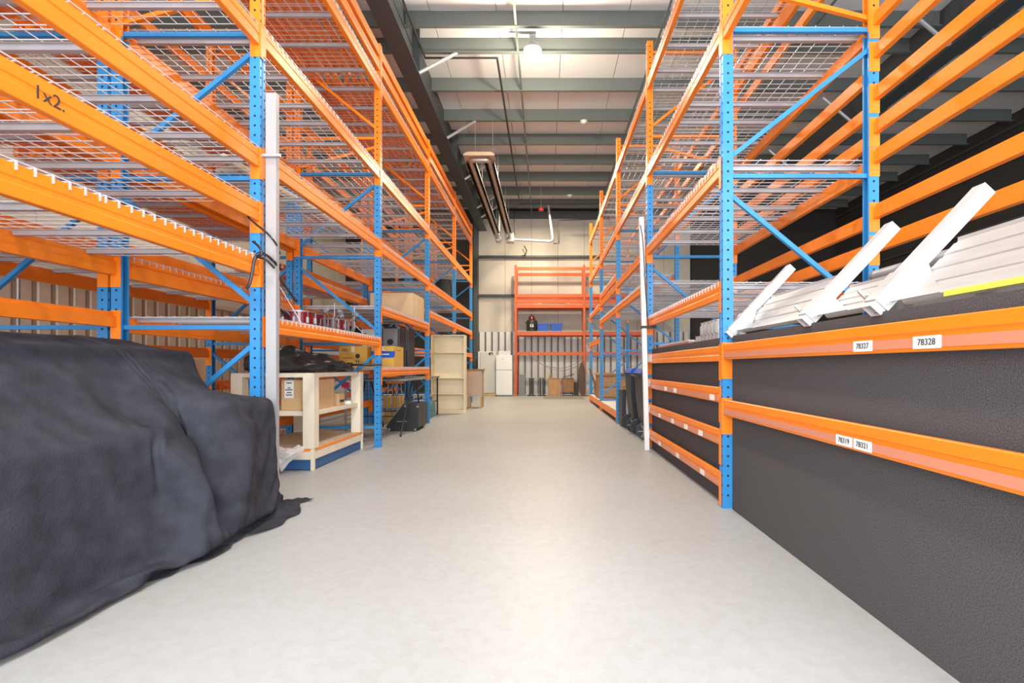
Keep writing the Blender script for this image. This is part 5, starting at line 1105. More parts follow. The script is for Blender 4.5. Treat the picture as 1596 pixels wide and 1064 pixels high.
 0,6,12,19,20,21,24,25,25,25,25,25,26,25,26,25,26,25,26,25,26,25,26,25,26,26,26,26,26,26,26,25,26,25,25,25,25,25,24,25,24,25,30,25,24,24,24,24,22,22,15,13,12,16,8,12,7,18,16,21,20,21,18,
 0,25,23,19,13,17,20,22,23,23,24,25,25,25,24,25,25,24,25,25,25,24,25,24,25,24,24,24,24,25,24,24,24,24,24,24,24,24,25,23,25,23,24,26,24,25,25,23,23,20,15,10,14,19,20,17,10,15,20,19,21,19,21,
 0,22,24,21,21,20,20,19,22,22,23,23,23,24,24,24,24,24,24,24,25,24,24,24,24,25,23,24,24,24,24,24,24,23,24,24,24,23,24,23,23,23,24,27,24,23,24,22,20,19,16,17,13,18,22,18,14,17,18,22,20,15,20,
 0,18,24,20,24,20,23,20,24,21,24,25,23,23,24,22,24,24,23,24,24,23,24,24,24,24,23,24,24,23,24,24,24,23,24,23,24,23,23,23,23,22,25,27,23,22,22,23,19,19,20,10,21,21,15,20,14,19,19,17,19,15,14,
 0,16,22,22,21,20,22,23,23,24,22,24,23,24,24,24,23,23,24,23,25,24,24,24,24,23,24,24,23,24,23,24,24,22,23,24,24,23,23,24,23,23,25,26,21,23,20,18,23,19,19,18,17,19,19,12,20,17,17,16,15,16,14,
 0,16,23,21,16,22,23,22,23,24,24,23,24,23,24,23,24,24,23,24,24,24,24,25,24,24,24,24,24,24,23,24,24,24,23,23,24,23,24,24,23,24,24,24,22,20,21,20,19,21,17,22,16,23,15,17,19,20,14,23,14,19,13,
 0,21,18,18,19,18,23,23,24,23,24,23,24,23,24,24,24,24,24,24,24,24,25,24,24,24,25,24,24,24,24,24,24,24,24,24,24,23,24,23,24,24,34,42,23,21,19,18,17,22,17,17,20,21,19,22,17,22,18,18,18,18,16,
 0,20,18,16,18,18,22,24,24,23,24,24,24,24,24,24,24,24,24,25,24,24,24,25,24,25,25,24,24,25,24,25,23,25,24,24,24,24,24,24,24,24,44,57,18,19,20,12,24,20,17,19,16,23,22,19,16,23,24,11,22,17,17],
[
 850,-3,-1,-2,-1,-2,-2,-1,-2,-1,0,-1,0,0,-1,0,0,-1,1,0,0,0,0,1,1,0,1,1,0,0,0,0,-1,0,0,-2,-1,-1,0,1,2,3,2,4,4,4,4,3,3,3,2,1,0,0,2,4,-3,3,2,4,2,12,17,
 43,-2,-1,-1,-2,-1,-2,-1,-1,-1,-1,0,-1,0,0,-1,0,0,0,0,0,0,1,0,1,1,0,1,0,0,0,0,-1,0,0,-2,0,-1,-1,2,2,2,3,4,4,3,4,3,3,2,1,1,0,0,0,1,0,2,1,3,5,8,18,
 44,-2,-1,-1,-2,-1,-1,-1,-1,-1,0,-1,0,-1,0,-1,0,0,0,0,1,0,0,0,1,0,0,0,1,0,0,0,0,0,-1,0,-1,-1,-1,2,2,3,3,4,3,4,4,3,2,2,1,0,0,-2,-1,0,2,2,-8,5,7,14,9,
 43,-2,-1,-1,-1,-1,-1,0,-1,0,-1,0,-1,0,-1,0,-1,0,0,1,0,0,0,1,0,0,0,0,0,1,0,0,0,0,0,-1,-1,-1,0,1,3,2,4,4,3,4,3,3,2,1,1,0,-1,-1,-2,0,2,1,-7,3,11,12,8,
 44,-1,-1,-1,-1,-1,0,-1,0,-1,0,-1,-1,0,-1,0,0,-1,0,1,0,1,-1,1,-1,1,-1,0,0,1,0,0,0,1,0,-1,0,-1,-1,2,2,3,3,4,3,4,4,2,2,0,0,0,0,-2,-2,1,2,1,-7,4,12,10,7,
 43,-1,-1,0,0,-1,0,0,-1,0,-1,-1,0,-1,0,-1,0,0,0,0,0,1,0,0,-1,1,-1,0,-1,1,1,0,1,0,0,0,-1,-1,0,2,2,3,4,3,4,4,3,2,2,0,0,0,0,-2,-1,0,3,-2,-4,5,10,8,15,
 44,-2,0,0,0,0,0,0,-1,0,-1,0,-1,-1,0,-1,0,0,0,0,1,0,0,0,-1,1,-1,0,0,0,1,0,1,0,0,0,0,-1,-1,3,2,3,4,3,4,4,3,2,1,1,0,-1,0,-2,-1,2,1,-10,7,3,8,10,10,
 43,-2,0,0,0,0,0,0,-1,0,0,-1,0,0,-1,0,0,0,0,1,0,0,0,0,-1,0,0,0,0,0,1,0,1,0,1,0,-1,-1,0,2,3,3,3,4,3,3,1,3,1,1,0,0,-3,-1,1,1,-2,-4,6,3,4,6,-2,
 43,-3,-1,-1,0,-1,0,0,0,0,0,1,0,1,0,1,0,0,1,0,0,0,0,-1,0,0,0,0,0,1,0,0,1,1,0,0,-1,0,0,2,3,2,3,4,4,2,0,2,1,1,0,1,-3,0,0,0,0,-1,1,-1,6,9,3,
 44,-2,-1,-1,0,0,-1,0,0,0,1,0,1,0,1,0,0,1,0,0,1,0,-1,-1,0,0,0,0,0,1,0,1,0,1,0,1,-1,-1,0,3,2,2,3,3,2,2,1,1,0,0,0,3,-1,1,-1,-2,3,0,-1,2,4,6,8,
 43,-1,0,0,-1,0,0,-1,0,0,1,0,1,0,1,0,1,0,1,0,0,0,-1,0,-1,0,0,0,1,0,0,1,0,1,1,0,0,-1,0,2,2,3,1,1,1,1,2,-1,2,1,-1,0,5,4,0,-1,3,1,-7,1,6,8,2,
 44,0,0,0,0,-1,0,0,0,0,0,1,0,1,0,1,0,1,0,0,0,0,-1,0,-1,0,0,0,1,0,1,0,1,0,1,1,-1,0,0,1,2,2,2,0,0,1,0,0,0,-1,-3,-3,5,2,14,4,2,2,-6,-7,2,3,-2,
 43,2,0,0,0,-1,0,0,1,0,0,0,1,0,0,1,1,0,0,0,0,0,-1,0,-1,0,1,0,0,1,0,1,0,1,0,1,-1,0,0,2,1,1,0,1,1,-1,-1,0,-2,-2,0,-2,-4,0,11,20,4,1,-13,-5,1,0,8,
 43,1,1,0,0,0,1,0,1,0,1,0,0,0,1,0,1,0,1,0,-1,0,-1,0,0,0,0,0,0,1,0,1,1,0,1,0,-1,0,1,1,1,1,0,1,-1,0,-2,-2,-1,-1,-1,-1,-2,0,6,11,15,7,-13,-1,-3,1,2,
 44,2,0,1,0,0,1,1,0,1,0,0,0,1,0,1,0,1,0,0,-1,-1,0,0,0,0,0,0,0,1,0,1,0,1,0,0,0,1,1,1,0,1,0,0,0,-1,-3,-2,-3,-2,-2,2,0,-1,1,13,14,10,-6,2,-6,2,2,
 43,3,1,0,1,1,1,0,1,0,1,0,0,0,0,1,1,0,0,-1,-1,0,0,0,0,0,1,0,0,0,0,0,0,0,0,0,1,1,2,1,1,0,0,0,0,-1,-3,-3,-2,-3,-3,-1,-1,0,4,10,12,11,0,1,-1,2,3,
 44,2,2,1,1,1,1,1,0,1,0,0,0,0,1,0,1,0,-1,0,-1,0,0,0,1,0,0,0,0,0,0,-1,1,0,-1,1,1,2,2,1,0,0,0,0,0,-1,-3,-3,-2,-3,-2,-1,-3,-1,6,11,8,7,13,-10,7,3,2,
 43,2,2,2,2,1,2,0,1,0,0,0,0,-1,0,0,0,1,0,0,0,0,0,1,0,0,0,0,1,0,-1,0,0,-1,0,0,2,2,2,1,1,0,0,0,-1,-1,-3,-2,-2,-2,-2,-2,-1,-1,2,10,12,-2,2,11,6,4,3,
 44,2,1,1,1,0,1,1,0,1,0,1,1,1,-1,-1,0,0,1,0,1,1,1,1,0,1,0,0,0,0,-1,0,0,-1,-1,2,1,2,2,1,1,0,0,-1,-1,-2,-2,-2,-2,-2,-2,-2,-1,1,2,0,6,11,4,7,8,7,4,
 43,1,1,1,1,0,1,0,1,0,1,1,1,1,0,1,0,0,1,1,1,0,1,1,1,0,0,0,0,0,0,-1,0,0,-1,1,1,1,3,1,1,0,0,-1,-2,-2,-2,-1,-3,-2,-3,-1,0,2,1,1,4,10,9,6,7,7,4,
 43,2,1,1,1,1,1,0,1,0,1,1,1,1,0,1,0,0,1,1,1,1,1,0,1,0,0,0,0,1,-1,-1,0,0,-1,1,0,3,1,2,1,0,0,-1,-1,-3,-1,-1,-3,-2,-2,0,1,5,2,2,2,13,11,-1,8,3,10,
 44,2,1,1,1,1,0,1,1,1,1,1,1,1,0,1,0,1,1,1,1,0,1,1,0,1,0,0,0,0,-1,0,0,-1,0,0,0,3,2,1,0,0,1,-1,-2,-1,-2,-1,-2,-1,-1,-1,2,5,4,2,2,14,10,-3,1,9,10,
 43,2,1,1,2,1,1,2,1,1,1,1,0,1,1,0,1,0,1,1,1,0,2,0,0,1,0,0,0,0,0,-1,0,0,-1,0,1,2,1,1,1,0,0,-1,-1,-2,-1,-2,-1,-1,-1,0,2,2,3,7,3,10,10,-3,2,7,10,
 44,2,2,1,2,1,1,1,1,1,2,1,1,0,1,1,0,1,1,2,0,2,1,-2,1,1,-1,0,0,0,0,0,0,-1,0,0,0,2,1,1,0,1,0,-1,-2,-1,-2,-1,-1,-1,0,1,1,2,4,5,5,8,8,0,0,6,7,
 43,2,2,1,2,1,1,2,2,1,2,1,1,0,1,1,1,0,1,3,1,4,4,-9,1,-1,-2,2,1,-1,0,1,-1,0,0,0,0,1,2,1,0,0,0,-1,-1,-2,-1,-1,-1,-1,-1,1,2,2,2,7,8,8,6,0,0,2,9,
 44,2,1,2,2,2,1,2,2,2,1,1,1,1,1,0,1,1,1,6,2,2,0,-4,-1,-1,-2,-2,3,-1,0,0,-1,0,1,1,0,0,0,0,1,0,-1,-1,-2,-1,-2,-1,-1,1,0,1,2,4,4,4,10,9,3,2,-1,-3,1,
 43,3,2,1,2,2,2,2,2,2,1,1,1,1,1,1,0,1,1,2,0,3,1,2,-1,-2,-2,-2,1,1,-2,1,-1,0,1,1,0,-1,0,0,1,-1,-1,-1,-1,-1,-2,-1,0,1,1,2,2,3,4,6,9,9,2,2,-3,-4,-3,
 43,3,2,2,3,2,2,2,2,2,1,2,1,0,1,1,1,1,1,1,2,0,4,-1,3,-5,-2,-2,-1,1,-1,1,0,0,1,1,0,-1,-1,0,1,-1,-1,-1,-1,-1,-1,-1,0,1,1,3,3,3,4,7,9,7,2,-1,-3,-2,-4,
 44,2,3,3,2,3,2,2,2,2,2,1,1,1,1,0,1,1,0,1,0,0,1,0,0,0,-2,-1,0,1,0,0,2,0,0,1,0,-1,-1,0,1,-1,-1,-1,-2,-1,1,-1,0,1,2,2,5,3,5,8,8,3,-1,0,-2,-3,-4,
 43,4,2,3,2,3,2,2,2,1,2,2,1,2,1,1,0,1,1,0,1,-1,0,0,0,-1,0,-1,0,0,0,1,1,1,0,1,0,-1,-1,0,0,0,-1,-1,-2,0,1,0,1,1,2,4,4,4,6,6,7,1,1,-5,-2,-2,-4,
 44,1,1,3,2,3,2,1,2,0,1,1,2,4,4,2,2,2,0,0,0,0,-1,0,0,0,0,-1,0,1,-1,2,0,2,0,1,-1,-1,-1,0,-1,-1,-1,-1,-1,0,-1,1,2,3,4,3,3,6,4,6,8,1,-1,-5,-2,-5,-2,
 43,2,1,1,1,1,2,1,1,0,1,1,-1,4,8,4,3,3,1,1,0,0,-1,0,0,0,0,-1,0,0,0,2,0,2,0,1,-1,-2,-1,0,-1,-1,-1,0,0,-1,-1,3,3,4,5,3,4,8,1,6,10,2,-3,-9,-5,-6,-4,
 43,3,2,2,2,3,6,3,0,1,1,0,1,-1,4,2,3,2,2,1,-1,3,-1,-1,-1,0,0,-1,-1,2,0,1,2,0,1,1,-1,-2,-2,0,-1,-1,-1,0,1,0,-1,3,5,5,6,5,4,8,3,3,4,3,3,-14,-8,-6,-7,
 44,3,3,2,3,4,4,4,3,1,1,1,1,-1,2,2,0,3,2,0,0,0,0,1,-1,0,-2,0,0,0,0,2,3,-2,2,1,-1,-2,-2,0,-1,-1,-1,0,0,1,0,3,3,5,6,7,7,6,3,-2,-5,-1,12,-10,-7,-7,-6,
 43,4,4,3,3,2,3,4,4,2,2,1,1,1,0,2,0,3,2,0,-1,0,1,0,-1,0,-1,-1,0,0,0,1,2,-1,2,0,1,-2,-1,-1,-2,-1,-1,0,1,1,1,2,4,4,6,7,8,6,2,-5,-3,-7,4,2,-5,-8,-7,
 44,5,4,3,3,2,3,2,4,4,2,1,2,0,1,1,1,2,2,1,-1,0,0,0,0,-1,-1,-1,0,0,1,0,1,0,1,1,0,-1,-1,-2,-1,-2,-1,0,-1,1,3,4,4,5,5,7,9,6,-1,-6,-4,-13,3,10,-6,-9,-12,
 43,6,5,3,3,3,2,3,3,3,3,2,1,1,1,1,1,2,2,0,0,-1,1,-1,0,0,-1,-2,0,0,0,1,1,0,1,0,0,-1,0,-2,-1,-2,-1,-1,0,1,1,2,6,7,7,6,7,7,-4,-5,-8,-11,-1,13,-3,-11,-15,
 44,6,5,4,3,3,2,3,4,2,3,2,1,2,0,2,0,2,2,0,0,0,0,0,0,0,-1,0,-2,-2,2,-1,3,0,1,-1,-1,-1,1,-2,-1,-1,-1,-2,0,1,3,2,2,4,11,9,5,7,-8,-2,-11,-10,2,13,-7,-13,-16,
 43,7,5,5,3,3,2,4,3,3,2,2,2,1,1,1,1,2,1,1,0,0,-2,3,1,-1,1,-1,2,-6,-1,-2,2,-1,2,-2,0,0,-1,1,-1,0,-1,-1,-1,2,5,2,3,4,4,9,12,5,-4,-8,-11,-6,1,6,-10,-17,-15,
 43,8,6,5,3,3,3,3,3,3,3,2,2,1,1,1,1,1,2,1,0,1,2,-1,5,3,1,5,6,-1,7,-11,-6,-7,-6,-4,-1,-2,1,1,0,0,0,-1,0,1,4,5,4,4,5,5,9,3,-13,3,-10,-4,2,0,-15,-16,-16,
 44,7,8,5,3,4,2,4,3,3,2,2,2,1,2,1,1,1,1,1,0,2,2,0,3,4,2,3,4,1,3,-4,-8,-9,-7,-5,-5,-4,-5,1,1,1,1,2,4,6,5,5,4,4,3,5,2,5,-11,-9,5,-5,0,0,-11,-16,-16,
 43,8,8,6,3,4,2,4,3,3,2,2,2,2,1,1,1,1,1,1,1,2,2,0,3,4,4,1,3,1,2,0,-6,-13,-12,-11,-3,-14,-9,-9,5,6,9,10,10,6,4,-3,9,5,5,3,-6,0,-8,4,-1,6,-10,0,1,-16,-16,
 43,8,8,6,5,3,3,3,3,3,3,2,2,1,2,1,1,1,1,1,1,2,2,1,2,3,5,0,1,2,0,3,-6,-13,-13,-13,-11,-12,-13,-13,0,0,3,3,5,5,15,21,5,4,7,-1,-9,-5,-1,1,5,5,0,3,2,-13,-17,
 40,9,9,6,5,3,4,3,3,3,3,2,2,1,2,1,2,0,1,1,1,2,2,1,2,2,4,1,0,-1,3,-2,-11,-12,-14,-16,-27,-23,-23,-16,-9,2,10,17,18,12,20,11,5,14,-4,-11,-3,6,8,7,7,3,1,5,0,-17,-17,
 38,9,8,7,5,4,4,3,4,2,3,2,2,1,2,2,1,1,0,2,1,2,1,2,0,2,2,-3,0,-1,-3,-2,0,-17,-20,-20,-19,-26,-23,-18,-4,7,10,10,12,18,11,10,12,-3,-4,5,8,6,7,6,-1,11,6,4,-4,-18,-16,
 33,9,9,7,5,4,4,4,3,4,2,2,1,2,2,2,2,0,1,1,1,2,2,2,-1,2,1,-2,-3,0,1,-2,1,-8,-29,-27,-24,-19,-19,-19,-21,8,9,13,16,14,16,13,-8,0,12,10,4,3,5,7,2,3,17,5,-5,-17,-16,
 29,9,9,6,5,6,4,4,3,3,3,2,1,2,2,2,2,1,0,1,1,1,3,2,1,0,-1,1,-1,2,1,2,3,7,-4,-12,-10,-13,-15,-20,-21,-13,-6,-9,-1,8,7,0,5,9,3,6,2,2,7,5,9,1,16,5,-2,-16,-15,
 25,10,8,8,3,7,4,4,3,4,2,2,2,1,2,4,0,1,0,1,2,1,2,3,3,-3,-5,4,6,2,-1,3,9,8,11,5,11,5,-8,-18,-23,-31,-27,-25,-20,-3,3,4,7,4,3,5,3,1,3,4,4,7,17,-1,3,-13,-13,
 22,9,10,5,6,5,5,5,4,3,3,1,1,1,3,5,-1,1,1,0,4,1,0,4,2,-2,-2,3,-4,1,2,3,2,8,6,-4,-1,-8,0,1,-4,-18,-13,-13,-19,-11,-3,-6,-4,1,4,9,-2,-2,-17,13,10,17,12,0,-5,0,-11,
 20,9,8,7,5,3,8,3,2,3,6,-2,0,5,1,1,3,4,0,-1,5,-3,4,6,-6,6,1,-12,0,4,1,-5,12,-5,-11,-5,-7,-1,-5,-2,9,5,0,8,12,-11,-13,-10,-16,-11,-7,-13,-21,-6,-4,11,22,19,19,-6,1,-6,-2,
 18,8,7,6,6,5,7,1,1,3,3,3,4,-2,2,1,3,3,0,5,-1,2,0,-1,3,0,2,-5,-4,-2,2,-2,-1,10,-6,-8,-6,-4,0,-4,-2,5,8,13,-3,-17,-16,-14,-25,-14,-6,-8,-11,-9,8,21,25,17,13,-2,3,-3,1,
 18,6,9,3,0,12,-1,5,5,4,-4,7,-1,7,-2,5,-1,6,0,1,3,-3,4,-4,2,4,-10,2,2,-5,-2,-1,9,-5,-1,-2,2,-15,-10,2,13,8,10,-10,-3,2,-8,-14,-13,-13,-12,-4,-7,-4,3,6,13,13,3,2,2,2,-1,
 17,4,7,1,9,3,3,2,3,3,3,1,5,1,2,-1,6,2,0,3,0,0,-1,1,1,0,-3,0,-3,0,-3,-1,-4,9,0,1,-2,-13,-5,-6,12,17,6,-1,-6,-5,-4,0,-14,-14,-11,0,-10,-6,-4,13,9,9,3,-2,2,-1,2,
 16,4,0,9,-1,6,6,3,2,1,3,6,2,0,4,4,-1,1,1,3,1,2,1,-5,2,-2,2,-2,-3,0,0,-13,0,-5,-3,4,6,-7,-10,-4,2,7,16,15,-7,-10,-5,-10,-23,-19,-11,6,-7,-5,-2,16,24,22,13,-18,2,1,2,
 17,0,5,3,1,4,5,1,5,1,4,3,2,3,4,5,1,0,0,5,-2,1,-2,3,-4,-1,-1,2,-1,1,-7,-5,-1,-4,-10,12,8,-9,-6,-11,7,8,-1,-6,-8,2,15,8,-21,-14,-15,1,-10,-7,-9,1,22,25,20,-7,-3,3,2,
 17,-2,4,4,0,4,1,7,-2,7,2,1,6,3,1,3,3,0,4,1,0,2,1,-4,-1,1,-3,-7,-3,7,-8,-6,-5,-2,-15,3,12,0,-2,-5,-15,9,-7,-3,1,8,5,14,-6,-8,-25,8,-10,-4,-5,-3,19,18,21,1,-4,-1,5,
 18,-4,0,5,0,3,7,-2,4,4,3,3,3,8,1,4,3,0,1,4,-3,2,2,-1,1,-5,0,0,-4,-12,-13,-11,-8,-5,-6,-5,1,0,0,2,-6,-13,-6,-3,-6,-9,-8,10,9,14,18,17,22,20,5,-3,-4,2,-4,-2,-7,-2,6,
 19,-3,-2,1,4,2,2,4,2,2,2,7,3,4,5,2,9,1,-1,3,-3,1,4,-2,-5,4,-4,3,-7,-13,-14,-8,-10,-3,-7,-6,2,-5,-9,-11,-18,-6,-9,7,-6,-5,-7,23,22,22,17,23,20,16,-4,-6,0,-4,-1,-7,-7,5,7,
 21,-3,0,0,2,4,2,2,2,3,3,4,4,5,3,4,2,3,3,2,2,1,0,-1,1,0,-5,-3,-8,-9,-11,-13,-10,-12,-10,-7,-6,-10,1,4,9,6,14,14,19,22,10,2,12,5,6,6,0,-5,-7,-5,-7,-7,-10,-3,-5,5,7,
 22,-1,-1,2,2,3,2,2,2,3,3,4,4,4,4,3,3,3,3,3,2,1,-1,0,5,1,-6,-7,-7,-5,-13,-17,-21,-16,-12,-14,9,21,22,15,26,26,28,28,27,-4,-1,0,-9,-10,-2,-7,-11,-12,-12,-7,-8,-13,-10,-8,5,1,9,
 26,0,0,2,2,2,2,2,2,3,4,4,4,4,4,3,3,3,3,3,2,1,1,4,1,-1,1,-3,-6,-3,-12,-4,4,4,1,4,12,26,25,24,22,1,4,4,-1,-8,-9,-6,-3,-11,-9,-10,-10,-9,-12,-10,-11,-11,-8,-6,1,3,12,
 30,1,0,2,3,1,2,2,3,3,3,4,4,5,3,3,4,3,3,2,2,2,4,3,-1,3,4,-2,4,-8,6,20,18,12,10,3,10,17,23,15,20,-2,-7,-15,-15,-15,-11,-6,-10,-9,-11,-10,-13,-6,-10,-12,-13,-9,-9,-2,-5,7,13,
 34,2,2,2,3,1,1,2,3,3,4,3,5,4,4,3,3,4,3,2,2,2,3,2,2,4,3,4,3,8,13,14,13,11,11,13,16,14,6,-2,2,2,-4,-8,-13,-12,-11,-7,-9,-11,-11,-10,-7,-10,-11,-11,-11,-8,-5,-5,-2,4,8,
 38,4,2,3,3,1,0,2,3,4,3,4,5,4,4,3,3,4,2,3,1,3,2,3,2,3,4,6,5,13,13,12,13,12,13,13,13,5,8,-4,0,-7,-13,-3,-8,-5,-11,-7,-7,-12,-12,-11,-7,-8,-12,-10,-7,-7,-6,-7,0,4,8,
 42,4,4,3,3,2,1,3,4,4,3,4,4,3,3,3,4,4,1,2,2,2,3,2,2,4,4,6,7,12,12,13,12,12,11,11,7,7,4,0,-2,-13,-6,-7,-3,-6,-8,-7,-7,-12,-13,-10,-10,-9,-9,-8,-6,-6,-8,-3,1,4,3,
 43,5,4,4,6,1,2,3,4,3,3,3,4,3,3,3,4,3,2,2,2,2,2,2,2,4,5,6,8,11,12,12,12,12,11,9,8,4,2,-4,-5,-6,-5,-4,-4,-5,-8,-6,-10,-12,-13,-11,-10,-9,-8,-6,-5,-6,-8,-1,3,3,4,
 43,6,5,4,5,3,4,3,4,3,3,2,3,3,3,4,5,3,2,2,1,1,2,1,3,5,4,7,9,10,12,12,12,12,11,9,8,3,-3,-5,-4,-5,-4,-2,-7,-5,-7,-8,-13,-12,-12,-10,-8,-9,-8,-4,-5,-7,-4,0,2,4,3,
 43,7,6,4,5,5,4,5,2,2,3,2,2,3,3,5,4,5,1,2,0,1,2,1,3,4,5,7,9,10,11,12,12,13,11,10,5,-1,0,-6,-4,-3,-4,-4,-5,-6,-10,-13,-11,-10,-9,-8,-8,-8,-8,-3,-5,-5,-4,2,2,3,4,
 43,8,6,5,5,4,5,4,3,2,2,2,2,3,3,4,7,5,2,1,0,0,1,1,3,4,4,7,9,11,11,11,12,13,13,9,4,-1,-4,-3,-4,-2,-5,-7,-8,-9,-8,-7,-9,-8,-9,-9,-6,-7,-6,-2,-4,-6,-1,1,0,2,4,
 43,9,6,6,4,5,4,4,3,2,2,2,2,3,3,4,6,8,2,0,-1,0,1,1,2,4,4,5,11,10,11,12,12,12,13,12,3,-4,-3,-2,-4,-6,-6,-6,-7,-9,-7,-9,-7,-7,-8,-8,-6,-9,0,-1,-5,-4,0,1,-1,1,1,
 41,15,7,5,5,4,4,3,2,3,2,1,3,2,4,4,5,14,-2,-4,-2,-1,1,1,2,4,4,6,10,11,11,11,12,13,14,15,0,-6,-7,-7,-6,-6,-5,-6,-6,-6,-9,-9,-3,-7,-7,-7,-10,-2,-2,-1,-12,8,-4,1,3,1,0,
 37,23,5,7,4,3,3,3,2,1,2,1,3,3,3,5,5,14,0,-9,-7,1,0,1,4,5,5,5,11,10,12,10,13,10,9,6,1,-4,-3,-9,-5,-3,-7,-7,-7,-11,-3,-3,-6,-4,-9,-11,-4,2,-4,-7,-4,10,-1,0,2,0,0,
 30,69,-1,1,2,2,1,0,0,0,-1,-2,-1,-2,-1,-1,-1,-1,-1,9,0,-5,12,-1,5,6,8,8,12,8,5,12,-2,9,6,2,0,-6,-3,0,-7,-3,-5,-4,-7,-4,-3,-6,-6,-7,-10,-4,-5,0,-10,-7,1,13,6,-1,1,0,0,
 26,44,-3,-1,5,5,5,2,1,0,0,-2,-1,-1,-1,-2,-1,-1,5,2,9,5,5,2,12,8,12,5,6,4,4,2,1,4,10,1,-16,3,10,-12,1,-3,-2,-4,-1,-4,-9,-5,-8,-9,-5,-7,-1,-10,-9,-1,4,6,9,9,1,1,-1,
 21,21,8,10,7,3,4,3,-1,-1,3,-1,1,1,1,-1,1,1,3,3,4,6,12,4,9,13,-1,11,-1,6,5,-7,7,-4,-9,2,7,3,-3,-7,6,-6,0,0,-6,-14,-5,1,-7,-9,-6,-3,-8,-11,-3,1,6,3,11,9,6,0,0,
 19,36,7,6,3,2,3,-2,2,2,-1,1,-1,1,0,2,0,3,0,3,6,6,3,9,9,11,13,8,6,3,1,2,1,0,-2,-6,-11,7,-3,-6,-4,0,-7,-2,0,-21,0,-10,11,-6,-8,-6,-12,-10,-5,5,8,4,9,12,8,1,0,
 17,72,-7,6,3,0,1,1,1,0,0,0,1,0,1,0,2,2,3,3,3,7,5,7,1,13,11,-5,25,-2,24,6,4,14,5,-2,-7,-17,-19,-16,-17,-11,-17,11,-10,-4,-9,-10,-9,15,-16,-3,-20,-7,6,3,11,-1,12,14,8,2,1,
 15,52,-1,5,5,9,7,6,5,3,0,-1,-1,-2,0,0,2,3,4,4,4,2,4,3,5,6,-3,10,9,16,5,20,11,-11,-3,-1,-5,-5,-22,-24,3,-14,-10,-16,8,-2,3,-14,-10,-10,2,8,-22,-10,3,6,7,3,8,16,10,8,3,
 14,52,-13,9,11,11,7,6,6,3,-1,1,-2,-3,-2,4,-3,4,5,1,6,2,2,4,4,-3,3,7,20,9,15,-3,2,17,1,-6,-9,-10,-20,-18,-19,-15,11,-14,-18,17,4,-15,-1,-10,-20,18,-19,-2,4,0,9,10,5,15,11,7,7,
 14,30,12,10,7,7,7,7,7,6,6,5,6,6,4,5,3,4,5,4,2,3,3,5,2,-1,-7,-7,-9,-3,-7,-3,-4,-1,7,4,3,-4,-4,-11,-17,-15,-3,-11,-2,-4,15,-9,-5,-11,11,-3,-4,-9,3,4,-4,15,8,7,12,10,10,
 14,13,2,6,8,9,9,10,9,10,10,10,9,11,13,14,10,8,6,4,2,2,6,6,5,4,1,-6,-4,-11,-16,-5,-9,-19,-5,-13,-13,-1,-5,-6,-14,-10,-5,1,-3,1,-4,13,-4,-9,-1,4,-5,-9,-1,11,1,7,10,8,10,9,10,
 14,14,-1,3,6,10,11,9,13,8,10,11,11,10,14,9,11,8,7,4,4,5,3,6,5,2,2,-2,-8,-8,-10,-10,-13,-9,-13,-11,-13,-10,-3,-1,-9,-11,-7,-3,-2,-6,-10,5,0,12,-13,3,3,-3,-3,6,6,6,4,11,7,9,9,
 13,-9,6,10,12,13,12,12,11,10,11,10,9,12,12,11,10,8,6,4,4,4,4,5,5,3,2,0,-1,-4,-6,-8,-11,-9,-11,-12,-11,-13,-12,-11,-9,-8,-8,-6,-9,-10,-9,-5,5,0,15,7,-2,2,-4,-6,14,6,1,11,4,7,11,
 15,23,23,19,14,14,11,13,11,11,10,8,7,7,6,5,5,3,5,2,3,2,3,2,5,5,4,4,3,3,2,0,-1,-1,-2,-2,-3,-6,-4,-6,-7,-9,-8,-6,-6,-6,-7,-8,-10,-13,-13,-18,-15,-4,-14,-12,5,5,-3,14,3,7,8,
 15,19,16,20,19,17,15,12,10,10,9,8,7,6,5,5,4,3,4,3,1,2,1,1,1,-1,1,0,-1,-2,-3,-1,0,-1,-1,-6,-5,0,-7,-3,-5,-9,-4,-3,-3,-3,-4,-5,-7,-11,-13,-17,-7,-11,2,-13,5,-3,2,11,6,5,2,
 16,13,18,18,16,14,15,10,9,8,8,7,6,6,4,5,4,3,4,2,2,1,2,1,-1,0,-1,-2,-2,-2,-3,-2,-4,-5,-3,-2,-4,-3,-4,-4,-5,-3,-2,-3,-3,-4,-2,-2,-7,-8,-14,-16,-11,4,-6,4,-5,3,6,6,10,5,3,
 18,-3,5,3,14,18,15,13,12,11,9,8,7,6,6,5,5,3,3,3,2,1,1,0,1,-2,1,0,0,-1,-2,-1,-1,3,4,-1,-1,-1,-5,-3,-3,-5,-9,-5,-4,-5,-8,-9,-12,-14,-17,-15,-8,1,5,11,13,1,5,3,8,7,5,
 21,0,0,0,6,4,9,10,9,9,8,7,7,6,6,5,4,4,3,3,1,2,1,1,1,0,3,1,-1,1,1,-1,3,1,-2,-1,-2,-3,-2,-5,-4,-5,-8,-5,-3,-6,-6,-7,-10,-8,-9,-3,-5,4,7,8,12,2,4,2,9,6,6,
 24,0,-1,1,1,6,1,10,2,7,0,5,5,5,4,5,4,4,3,3,3,1,2,2,2,2,3,1,1,-1,0,-1,2,-4,-5,-4,-3,-3,-2,-5,-4,-4,-5,-4,-1,-9,0,-6,-3,5,-6,-3,3,4,7,5,11,5,2,5,5,6,6,
 30,0,-1,1,1,3,1,3,3,3,5,2,2,4,5,3,5,4,4,3,3,1,0,1,0,1,0,1,-3,0,-2,-3,-3,-4,-5,-2,-3,-3,-3,-3,-2,-1,-4,-5,-6,1,-4,4,-2,2,5,2,2,8,6,5,5,7,6,5,4,2,0,
